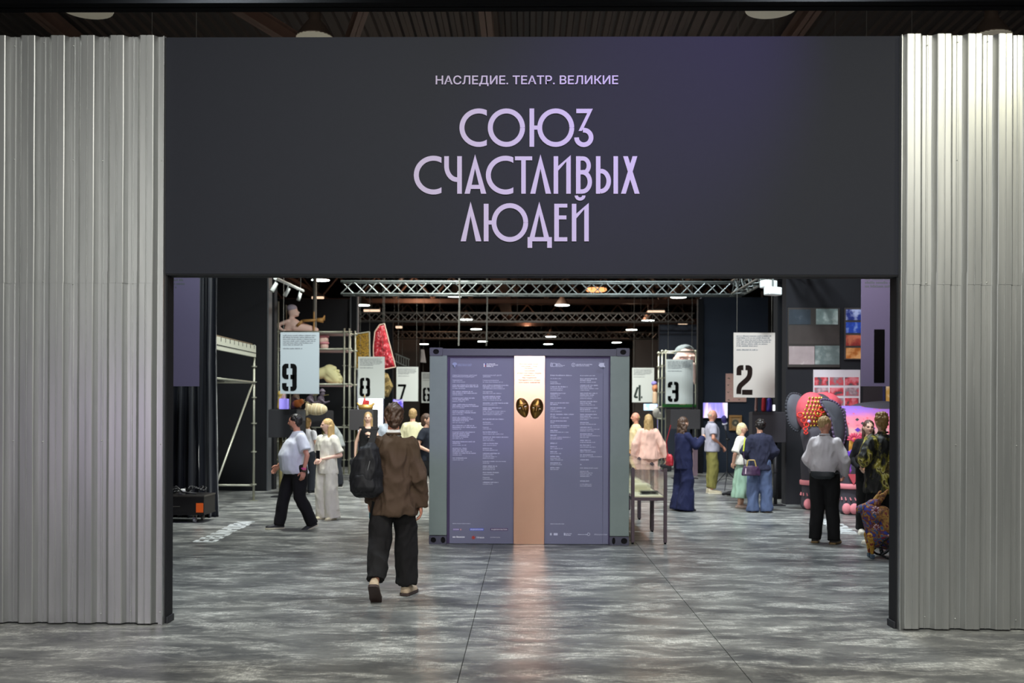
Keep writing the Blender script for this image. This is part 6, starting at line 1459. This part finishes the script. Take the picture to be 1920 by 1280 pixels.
# pink feather-pattern poster behind panel two
a, b = P(1361, 753, 28.9), P(1400, 700, 28.9); t = thing('pattern_poster', 'pink poster with small dark winged motifs half behind panel two', 'poster', (a.x, 28.93, a.z)); W, H = b.x-a.x, b.z-a.z
MB().box(0, W, 0, .02, 0, H).build('sheet', mat('salmon_paper', '#e0b2a4', .7), t); dk = mat('green_black_motif', '#2f3b32', .7); pk2 = mat('rose_motif', '#e08f98', .7)
for r in range(8):
    for cc in range(4):
        cx, cz = .08+cc*.16+(.06 if r % 2 else 0), .06+r*.105
        if cx > W-.04 or cz > H-.04: continue
        mb = MB(); s_ = 1 if (r+cc) % 3 else -1
        mb.prism([(cx-.045, cz+.015*s_), (cx-.01, cz-.012), (cx+.05, cz+.035*s_), (cx+.01, cz+.012)], -.004, -.001); mb.build('motif', dk if (r+cc) % 2 == 0 else pk2, t)
# box with costume pieces behind the two women
db4, z5 = display_box('wide charcoal display box behind the woman in jeans', 1410, 1474, 773, 829, 18.7, mat('charcoal_brown_box', '#37353a', .7, spec=.3), (1457,), depth=.28, pm=DARKST)
for px, c_, w_, hh, lb in ((1418, '#8a6a66', .05, .30, 'dusty rose cloth strip standing on the wide charcoal box'), (1432, '#a81f2c', .08, .26, 'red cloth piece standing on the wide charcoal box'), (1442, '#4a3fa0', .10, .24, 'violet cloth piece standing on the wide charcoal box')):
    p = P(px, 770, 18.8); tag(soft('cloth_piece', [('c', (0, 0, .04), (.01, 0, hh-.03), w_*.55, w_*.45), ('e', (0, 0, .02), (w_*.6, .05, .03))], mat('cloth_'+c_, c_, .8), None, .012, ((.008, 14, 14, 6),)), lb, 'cloth').location = (p.x, 18.83, z5+.006)
p = P(1452, 760, 18.8); t = thing('lit_tablet', 'small bright tablet leaning on the wide charcoal box', 'tablet', (p.x, 18.84, z5)); o = MB().box(-.02, .02, -.008, .0, .02, .13).build('display', LBX, t); MB().box(-.026, .026, 0, .01, 0, .14).build('case', DARKST, t)
# microphone on a stand
fm = floor_at(1363, 918); t = thing('microphone_stand', 'black microphone tripod stand with a violet foam microphone', 'microphone stand', fm)
MB().tube((0, 0, .30), (0, 0, 1.12), .014, n=8).build('pole', DARKST, t); MB().ellipsoid((0.01, 0, 1.14), (.05, .04, .03)).build('clamp', DARKST, t, True)
for a in (0.2, 2.3, 4.4): MB().tube((0, 0, .42), (.42*math.cos(a), .42*math.sin(a), .012), .010, n=8).build('leg', DARKST, t); 
for a in (0.2, 2.3, 4.4): MB().tube((0, 0, .25), (.2*math.cos(a), .2*math.sin(a), .21), .006, n=6).build('leg_brace', DARKST, t)
MB().tube((0, 0, 1.15), (-.05, -.03, 1.36), .012, n=8).build('gooseneck', DARKST, t)
o = MB().tube((-.03, -.02, 1.34), (-.07, -.04, 1.55), .022, .026, 12).build('handle', mat('pale_mic_handle', '#8f8a94', .4), t, True); soft('foam_cap', [('e', (-.08, -.045, 1.60), (.065, .065, .085)), ('e', (-.06, -.04, 1.52), (.05, .05, .06))], mat('violet_foam', '#2d2560', .9), t, .012); MB().tube((-.058, -.035, 1.485), (-.066, -.04, 1.51), .06, n=14).build('label_ring', mat('white_ring', '#d8d4e0', .6), t)
fb = floor_at(1372, 929); tag(soft('cable_bag', [('e', (0, 0, .05), (.14, .09, .05)), ('e', (.10, 0, .09), (.07, .07, .085)), ('c', (-.12, 0, .05), (-.18, .03, .03), .03, .025)], BPK, None, .014, ((.01, 14, 14, 14),)), 'black soft bag lying at the foot of the microphone stand', 'bag').location = fb

# ------------------------------------------------------------------ posters on the dark wall
YW = 18.955
def poster(label, pa, pb, pt, pbm, m, cells, name='poster', Y=YW):
    a, b = P(pa, pbm, Y), P(pb, pt, Y); t = thing(name, label, 'poster', (a.x, Y, a.z)); MB().box(0, b.x-a.x, 0, .025, 0, b.z-a.z).build('sheet', m, t)
    for (qa, qb, qt, qbm, mm) in cells:
        c, d = P(qa, qbm, Y), P(qb, qt, Y); MB().box(c.x-a.x, d.x-a.x, -.006, -.0005, c.z-a.z, d.z-a.z).build('picture', mm, t)
    return t
def pic(i, cols, sc=6.0, st=(1, 1, 1), kind='noise'): return pattern_mat('poster_picture_%d' % i, cols, sc, .5, kind, st, 3, False)
PAP = mat('brown_poster_paper', '#37322f', .5)
poster('large dark poster with misty stage sketches left on the poster wall', 1477, 1575, 577, 688, PAP,
       [(1479, 1520, 580, 608, pic(1, [(0, '#1f262e'), (.6, '#2c3640'), (.8, '#5a6066')])), (1530, 1571, 579, 608, pic(2, [(0, '#4a5a58'), (.5, '#7f8f8c'), (.7, '#b9c4bf')])), (1479, 1573, 611, 645, pic(3, [(0, '#332c2a'), (.7, '#403835'), (.85, '#8a8078')])),
        (1479, 1527, 649, 683, pic(4, [(0, '#8f8080'), (.6, '#a39494'), (.8, '#c0b4b2')])), (1528, 1574, 648, 683, pic(5, [(0, '#47504f'), (.5, '#687472'), (.75, '#9aa29e')]))])
poster('tall narrow poster with four glowing stage pictures beside banner one', 1583, 1625, 577, 674, mat('taupe_poster_paper', '#453f3e', .5),
       [(1586, 1622, 580+24*i, 600+24*i, pic(10+i, c)) for i, c in enumerate(([(0, '#1b1b2a'), (.45, '#2a3a90'), (.6, '#b9c0e8')], [(0, '#14162a'), (.5, '#2a50c0'), (.62, '#8fa8e8')], [(0, '#1a1620'), (.45, '#a83a34'), (.6, '#d87a5a')], [(0, '#16141c'), (.45, '#c8722e'), (.6, '#f0b070')]))])
REDS = lambda i: [(0, '#4a4448'), (.44, '#55494e'), (.52, '#c83a44'), (.62, '#d88088')] if i % 2 == 0 else [(0, '#a8323e'), (.45, '#c84a54'), (.55, '#8a7a80'), (.7, '#d8b0b4')]
poster('white poster with a grid of red stage photographs behind the elephant', 1525, 1613, 693, 772, mat('white_poster_paper', '#d3cbcf', .5),
       [(1527+28.5*c, 1553+28.5*c, 707+19.5*r, 722+19.5*r, pic(20+3*r+c, REDS(r+c))) for r in range(3) for c in range(3)])
poster('dark poster with a gold edge under banner one', 1618, 1690, 724, 771, mat('deep_brown_poster', '#2b2528', .5), [(1661, 1672, 724, 770, pic(40, [(0, '#c98f3a'), (.5, '#e0b05a'), (.7, '#f0d9b0')])), (1655, 1659, 724, 770, mat('indigo_strip', '#232650', .6))])

# ------------------------------------------------------------------ elephant puppet
EG = mat('dark_grey_elephant_felt', '#3d3a42', .85, var=.15, scale=5); EGL = mat('grey_elephant_ear', '#4b4d55', .8, var=.15, scale=5); PINK = mat('pink_felt', '#e08a92', .8); GOLDS = mat('gold_sequin', '#d0ac4a', .3, .8); REDT = mat('red_felt_trim', '#d0382e', .8); CORAL = mat('coral_velvet', '#c8505c', .8, var=.1, scale=6)
YE = 17.4; e0 = P(1535, 960, YE); el = thing('elephant_puppet', 'dark grey elephant puppet in a gold cap and bright patterned blanket', 'puppet', (e0.x, YE, 0)); SE = FPX/YE
def E(px, py, dy=0.0):
    p = P(px, py, YE+dy); k = 1.0; return (p.x-e0.x, dy, p.z)
soft('head', [('e', E(1538, 795), (.30, .36, .40)), ('e', E(1535, 765, .02), (.27, .32, .26)), ('c', E(1527, 815, -.18), E(1528, 850, -.26), .24, .18), ('c', E(1528, 850, -.26), E(1532, 890, -.28), .18, .13), ('c', E(1532, 890, -.28), E(1540, 935, -.24), .13, .085), ('c', E(1540, 935, -.24), E(1528, 944, -.34), .085, .07), ('e', E(1560, 800, .15), (.30, .35, .38))], EG, el, .03)
soft('body', [('e', (1.30, .55, 1.25), (1.25, .62, .72)), ('e', (.45, .30, 1.25), (.5, .5, .6))], EG, el, .05)
def leg(x, y, nm='leg'):
    o = soft(nm, [('c', (x, y, .85), (x, y, .30), .22, .19), ('c', (x, y, .30), (x, y, .12), .19, .21), ('e', (x, y, .06), (.22, .22, .06))], EG, el, .03)
    for a in (-2.2, -1.57, -.94): soft('toenail', [('e', (x+.2*math.cos(a), y+.19*math.sin(a), .105), (.085, .06, .10))], PINK, o, .016)
    mb = MB().loft([oval((x, y, .44), .215, .215, 24), oval((x, y, .45), .225, .225, 24), oval((x, y, .52), .225, .225, 24), oval((x, y, .53), .215, .215, 24)]); mb.build('ankle_band', PINK, o, True)
    fr = MB()
    for i in range(16):
        a = 2*math.pi*i/16; fr.tube((x+.2*math.cos(a), y+.2*math.sin(a), .30), (x+.21*math.cos(a+.1), y+.21*math.sin(a+.1), .25), .008, .012, 5)
    tag(fr.build('fringe', PINK, o), kind='stuff')
lx = E(1592, 900)[0]; leg(lx, -.10); leg(lx-.42, .75); leg(lx+1.45, .05); leg(lx+1.45, .85)
def ear(nm, pts, r, m, rim):
    mb = MB(); c = Vector((sum(p[0] for p in pts)/len(pts), sum(p[1] for p in pts)/len(pts), sum(p[2] for p in pts)/len(pts)))
    P_ = [Vector(p) for p in pts]; n = len(P_); D = []
    for i in range(n):
        for k in range(4): 
            a, b, cc, d = P_[(i-1) % n], P_[i], P_[(i+1) % n], P_[(i+2) % n]; t = k/4
            D.append(.5*((2*b)+(-a+cc)*t+(2*a-5*b+4*cc-d)*t*t+(-a+3*b-3*cc+d)*t**3))
    rings = [[c+(q-c)*f+Vector((0, y, 0)) for q in D] for f, y in ((.02, -.05), (.5, -.055), (.85, -.035), (1.0, 0), (1.0, .03), (.85, .06), (.02, .05))]
    mb.loft(rings); o = mb.build(nm, m, el, True)
    MB().path(D+[D[0]], .02, 6).build('ear_rim', rim, o, True); return o
ear('ear', [E(1474, 755, .05), E(1483, 738, .1), E(1500, 740, .1), E(1508, 755, .05), E(1504, 785, 0), E(1497, 808, .02), E(1483, 800, .04), E(1476, 782, .05)], .05, EGL, mat('dark_rim', '#2a2c33', .8))
ear('ear', [E(1538, 752, -.44), E(1552, 749, -.46), E(1570, 757, -.44), E(1581, 775, -.38), E(1585, 800, -.34), E(1582, 828, -.34), E(1573, 840, -.36), E(1563, 815, -.42), E(1556, 782, -.46)], .05, EGL, mat('violet_rim', '#5a4a66', .8))
soft('cap', [('e', E(1521, 772, -.08), (.26, .34, .35)), ('e', E(1545, 760, .10), (.30, .30, .24))], CORAL, el, .025)
sq = MB(); rng = random.Random(8)
me_sq = MB().ellipsoid((0, 0, 0), (.024, .012, .027), nu=8, nv=5).mesh('sequin', [GOLDS], True)
for r in range(9):
    for c in range(8):
        px = 1497+c*5.6+(2.8 if r % 2 else 0); py = 747+r*7.2
        d2 = ((px-1520)/25)**2+((py-776)/35)**2
        if d2 > 1: continue
        ex = E(px, py, 0); x0_, _, z0_ = E(1521, 772, -.08)
        q = 1-((ex[0]-x0_)/.265)**2-((ex[2]-z0_)/.355)**2
        o = obj('sequin', me_sq, el); o.location = (ex[0], -.085-.35*math.sqrt(max(.02, q)), ex[2]); o.rotation_euler = (0, rng.uniform(-.5, .5), rng.uniform(-.5, .5))
for i, (px, py, r) in enumerate(((1500, 778, 5), (1507, 788, 5), (1534, 775, 6), (1541, 768, 6), (1512, 796, 4.5), (1510, 804, 3.5), (1511, 811, 3))):
    x_, y_, z_ = E(px, py, -.43); rr = r/SE; mb = MB(); mb.path([(x_+rr*math.cos(a), y_+.01*math.sin(3*a), z_+rr*.9*math.sin(a)) for a in [2*math.pi*k/10 for k in range(11)]], .012, 6); mb.build('red_trim', REDT, el, True)
for px, py in ((1548, 782), (1517, 790)): MB().ellipsoid(E(px, py, -.38), (.03, .02, .03)).build('bead', mat('lilac_bead', '#b9a0c8', .4), el, True)
# blanket
BLK = bpy.data.materials.new('elephant_blanket'); BLK.use_nodes = True
def _bl():
    nt = BLK.node_tree; b = nt.nodes['Principled BSDF']; b.inputs['Roughness'].default_value = .8
    tc = nt.nodes.new('ShaderNodeTexCoord'); sp_ = nt.nodes.new('ShaderNodeSeparateXYZ'); nt.links.new(tc.outputs['Object'], sp_.inputs[0])
    n = nt.nodes.new('ShaderNodeTexNoise'); n.inputs['Scale'].default_value = 5; nt.links.new(tc.outputs['Object'], n.inputs['Vector'])
    ad = nt.nodes.new('ShaderNodeMath'); ad.operation = 'MULTIPLY_ADD'; ad.inputs[1].default_value = .10; nt.links.new(n.outputs['Fac'], ad.inputs[0]); nt.links.new(sp_.outputs['Z'], ad.inputs[2])
    mr = nt.nodes.new('ShaderNodeMapRange'); mr.inputs['From Min'].default_value = .60; mr.inputs['From Max'].default_value = 1.90; nt.links.new(ad.outputs[0], mr.inputs['Value'])
    r = nt.nodes.new('ShaderNodeValToRGB'); e = r.color_ramp.elements; r.color_ramp.interpolation = 'LINEAR'
    st = [(0, '#b0203c'), (.10, '#c8405a'), (.13, '#8a3aa0'), (.24, '#6a3ab0'), (.28, '#e8a040'), (.55, '#f0b850'), (.60, '#d9a09a'), (.70, '#c99a9a'), (.74, '#e07a8a'), (.86, '#d8788e'), (.93, '#a86ac0'), (1, '#8a6ac8')]
    e[0].position, e[0].color = 0, srgb(st[0][1]); e[1].position, e[1].color = 1, srgb(st[-1][1])
    for p_, c_ in st[1:-1]: x = e.new(p_); x.color = srgb(c_)
    nt.links.new(mr.outputs[0], r.inputs['Fac']); 
    v = nt.nodes.new('ShaderNodeTexVoronoi'); v.inputs['Scale'].default_value = 9; nt.links.new(tc.outputs['Object'], v.inputs['Vector'])
    lt = nt.nodes.new('ShaderNodeMath'); lt.operation = 'LESS_THAN'; lt.inputs[1].default_value = .18; nt.links.new(v.outputs['Distance'], lt.inputs[0])
    mx = nt.nodes.new('ShaderNodeMix'); mx.data_type = 'RGBA'; nt.links.new(lt.outputs[0], mx.inputs[0]); nt.links.new(r.outputs['Color'], mx.inputs[6]); mx.inputs[7].default_value = srgb('#d85a6a')
    nt.links.new(mx.outputs[2], b.inputs['Base Color'])
_bl()
bx0 = E(1583, 800)[0]; rings = []
for i in range(15):
    x = bx0+2.1*i/14; ring_ = []
    for k in range(22):
        f = k/21; a = math.radians(-8+196*f)
        if f < .28: ring_.append((x, -.28-.03*math.sin(i*1.7+k), .66+(1.25-.66)*f/.28+.05*abs(math.sin(i*1.4))*(1-f/.28)))
        elif f > .72: ring_.append((x, 1.30, .66+(1.25-.66)*(1-f)/.28))
        else:
            b2 = math.pi*(f-.28)/.44; ring_.append((x, .51-.79*math.cos(b2), 1.25+.63*math.sin(b2)))
    rings.append(ring_)
mb = MB().loft(rings, cap=False, closed=False); bo = mb.build('blanket', BLK, el, True); bo.modifiers.new('t', 'SOLIDIFY').thickness = .02
# applique flowers and patches on the blanket
FP, FO, FV = mat('rose_applique', '#d84a6a', .8), mat('orange_applique', '#e8902e', .8), mat('violet_applique', '#6a3ac0', .8)
def flower(px, py, r, m, mc, petals=9):
    x_, y_, z_ = E(px, py, 0); y_ = -.325; mb = MB()
    for i in range(petals):
        a = math.pi*(i/(petals-1))*1.0; c = Vector((x_+r*.62*math.cos(a), y_, z_+r*.62*math.sin(a))); mb.ellipsoid(c, (r*.34, .012, r*.14), Matrix.Rotation(-a, 3, 'Y'), 8, 5)
    mb.ellipsoid((x_, y_, z_), (r*.4, .014, r*.32), None, 10, 6); mb.build('applique_flower', m, el, True); MB().ellipsoid((x_, y_-.012, z_+r*.1), (r*.14, .01, r*.14), None, 8, 5).build('flower_eye', mc, el, True)
flower(1612, 823, .17, FP, FO); flower(1590, 823, .13, FP, FO); flower(1668, 815, .17, FP, FO); flower(1640, 850, .15, FP, FO); flower(1589, 858, .17, FV, FO, 11); flower(1660, 862, .15, FV, FO, 11)
for px, py, r, m in ((1600, 838, .12, FP), (1601, 850, .09, FV), (1630, 836, .10, FP), (1597, 805, .05, FV), (1624, 802, .05, FV), (1596, 786, .035, EGL), (1606, 793, .035, EGL), (1621, 793, .035, EGL)):
    x_, y_, z_ = E(px, py, 0); MB().prism([(x_-r, z_), (x_, z_-r*.8), (x_+r, z_), (x_, z_+r*.8)], -.335 if r > .06 else -.32, -.31).build('applique_diamond', m, el)
for i in range(8): 
    x_ = bx0+.06+.22*i; MB().prism([(x_-.10, .70), (x_, .52), (x_+.10, .70)], -.33, -.30).build('hem_point', REDT if i % 2 else CORAL, el)
MB().ellipsoid(E(1605, 885, 0)[:1]+(-.36,)+E(1605, 885, 0)[2:], (.05, .03, .05)).build('blue_pompom', mat('blue_pompom', '#2a7ad0', .8), el, True)
YLW = mat('yellow_felt', '#e8b23a', .8); x_ = E(1606, 945)[0]; tag(soft('yellow_tassel', [('c', (0, 0, .03), (0, 0, .28), .06, .03)], YLW, None, .016), 'yellow felt tassel standing behind the elephant front foot', 'tassel').location = (e0.x+x_+.16, YE-.52, 0.0)

# ------------------------------------------------------------------ patterned rabbit-shaped trolley
YT_ = 11.9; t0 = floor_at(1650, 1045); tq = thing('rabbit_trolley', 'blue patterned rabbit-shaped wheeled trolley at the right jamb', 'trolley', (t0.x, t0.y, 0))
PAT = pattern_mat('indian_print_cotton', [(0, '#24307a'), (.28, '#2f3f92'), (.42, '#6a3440'), (.50, '#a8742e'), (.56, '#3a5a8a'), (.64, '#8a2f3a'), (.74, '#2a2f6a')], 16, .8, 'noise', (1, 1, 1), 7)
PAT2 = pattern_mat('brown_print_cotton', [(0, '#5a3a2a'), (.4, '#8a5a34'), (.5, '#a8803a'), (.58, '#7a2f34'), (.68, '#3a4a7a')], 18, .8, 'noise', (1, 1, 1), 7)
def T(px, py): 
    p = P(px, py, t0.y); return (p.x-t0.x, p.z)
def T3(px, py, y=0.0): a = T(px, py); return (a[0], y, a[1])
soft('body', [('c', T3(1632, 960), T3(1648, 1003), .12, .15), ('c', T3(1648, 1003), T3(1668, 1008), .16, .15), ('e', T3(1660, 990), (.15, .14, .16))], PAT, tq, .016)
soft('head', [('c', T3(1643, 944), T3(1612, 954), .060, .050), ('e', T3(1638, 944), (.08, .075, .06)), ('c', T3(1636, 950), T3(1632, 968), .07, .10)], PAT, tq, .014)
soft('ear', [('c', T3(1648, 938, -.03), T3(1661, 919, -.05), .035, .020), ('e', T3(1652, 930, -.04), (.04, .02, .045))], PAT2, tq, .010); soft('ear', [('c', T3(1643, 937, .04), T3(1654, 922, .06), .03, .018)], PAT2, tq, .010)
soft('saddle', [('c', T3(1652, 962, -.04), T3(1664, 985, -.06), .10, .12)], PAT2, tq, .014)
for px, dy in ((1628, -.07), (1630, .07)):
    o = soft('front_leg', [('c', T3(px, 1003, dy), T3(px+3, 1020, dy), .045, .035), ('c', T3(px+3, 1020, dy), T3(px+4, 1036, dy), .033, .022)], pattern_mat('yellow_print_cotton', [(0, '#b0802a'), (.45, '#c89a3a'), (.55, '#8a3a2a')], 20, .8, 'noise'), tq, .010); x_, z_ = T(px+3, 1038)
    MB().box(x_-.02, x_+.02, dy-.05, dy+.02, 0, .05).build('foot', mat('slate_foot', '#4a5a6a', .6), o, bevel=.008)
wx = T(1660, 1030)[0]; R_w = .135
for dy in (-.17, .17):
    ti = MB(); ti.path([(wx+R_w*.9*math.cos(a), dy, R_w+.0*1+R_w*.9*math.sin(a)) for a in [2*math.pi*k/24 for k in range(25)]], R_w*.1, 8); w_ = ti.build('wheel', mat('black_rubber', '#141416', .7), tq, True)
    for i in range(5): a = 2*math.pi*i/5; MB().tube((wx, dy, R_w), (wx+R_w*.85*math.cos(a), dy, R_w+R_w*.85*math.sin(a)), .012, n=6).build('spoke', DARKST, w_)
    MB().tube((wx, dy-.03, R_w), (wx, dy+.03, R_w), .03, n=12).build('hub', DARKST, w_)
MB().tube((wx, -.17, R_w), (wx, .17, R_w), .012, n=8).build('axle', DARKST, tq); MB().path([(wx, -.1, R_w), T3(1656, 1012, -.1), T3(1645, 1008, 0)], .014, 8).build('fork', DARKST, tq)
for px, py, r in ((1633, 954, .055), (1665, 1000, .075), (1634, 985, .04)):
    x_, z_ = T(px, py); mb = MB()
    for i in range(8): a = 2*math.pi*i/8; mb.ellipsoid((x_+r*.62*math.cos(a), -.165 if px < 1660 else -.18, z_+r*.62*math.sin(a)), (r*.36, .012, r*.2), Matrix.Rotation(-a, 3, 'Y'), 8, 5)
    o = mb.build('printed_flower', mat('pale_pink_petal', '#c9a0a8', .8), tq, True); MB().ellipsoid((x_, -.178 if px < 1660 else -.192, z_), (r*.32, .01, r*.32), None, 8, 5).build('flower_eye', mat('maroon_petal', '#7a2430', .8), tq, True)

# ------------------------------------------------------------------ small far exhibits
hung_cloth('white_garment', 'small white garment hanging left of the container top corner', 'garment', (793, 668), 38.0, [(789, 655), (795, 655), (799, 680), (788, 679)], mat('white_far_cloth', '#cfc6c4', .8))
c = P(754, 675, 37.0); t = thing('hanging_ladder', 'small grey ladder hanging under the far tube lights beside the red costume', 'ladder', c); LAD = mat('grey_ladder_wood', '#6a6f6c', .7)
pa = [P(741, 663, 37.0)-c, P(768, 674, 37.0)-c]; pb = [P(741, 677, 37.0)-c, P(768, 690, 37.0)-c]
for q in (pa, pb): MB().tube(q[0], q[1], .025, n=8).build('rail', LAD, t)
for i in range(6): MB().tube(pa[0].lerp(pa[1], .08+i*.168), pb[0].lerp(pb[1], .08+i*.168), .018, n=6).build('rung', LAD, t)
MB().tube(pa[0].lerp(pa[1], .5), pa[0].lerp(pa[1], .5)+Vector((0, 0, 9.24-c.z-pa[0].lerp(pa[1], .5).z)), .006, n=5).build('wire', CABLE, t)
p = P(1228, 754, 33.6); t = thing('hand_puppet', 'small puppet with a lilac cap and orange face right of panel four', 'puppet', (p.x, 33.6, 0)); z0 = p.z
soft('body', [('c', (0, 0, z0+.0), (0, 0, z0+.30), .09, .08)], mat('cream_puppet_coat', '#d9b99a', .8), t, .018); soft('head', [('e', (0, 0, z0+.48), (.10, .10, .15)), ('e', (.0, -.10, z0+.46), (.03, .05, .03))], mat('orange_puppet_face', '#d08a62', .7), t, .018)
soft('cap', [('e', (-.03, 0, z0+.64), (.10, .10, .08))], mat('lilac_puppet_cap', '#9a8fd8', .7), t, .018); MB().tube((0, 0, 0), (0, 0, z0-.05), .02, n=8).build('stand', DARKST, t)
c = P(1455, 676, 20.9); t = thing('paper_garland', 'vertical garland of pale paper pieces just right of panel two', 'garland', c)
for i in range(9): 
    q = P(1454+(1 if i % 2 else -1), 678+i*8, 20.9)-c; MB().ellipsoid(q, (.045, .02, .035), Matrix.Rotation(.6*(-1)**i, 3, 'Y'), 8, 5).build('paper_piece', mat('pale_paper_%d' % (i % 3), ('#cfc4bc', '#b08a7a', '#d8d4c8')[i % 3], .8), t, True)
MB().tube((0, 0, -.75), (0, 0, 9.24-c.z), .005, n=5).build('string', CABLE, t)
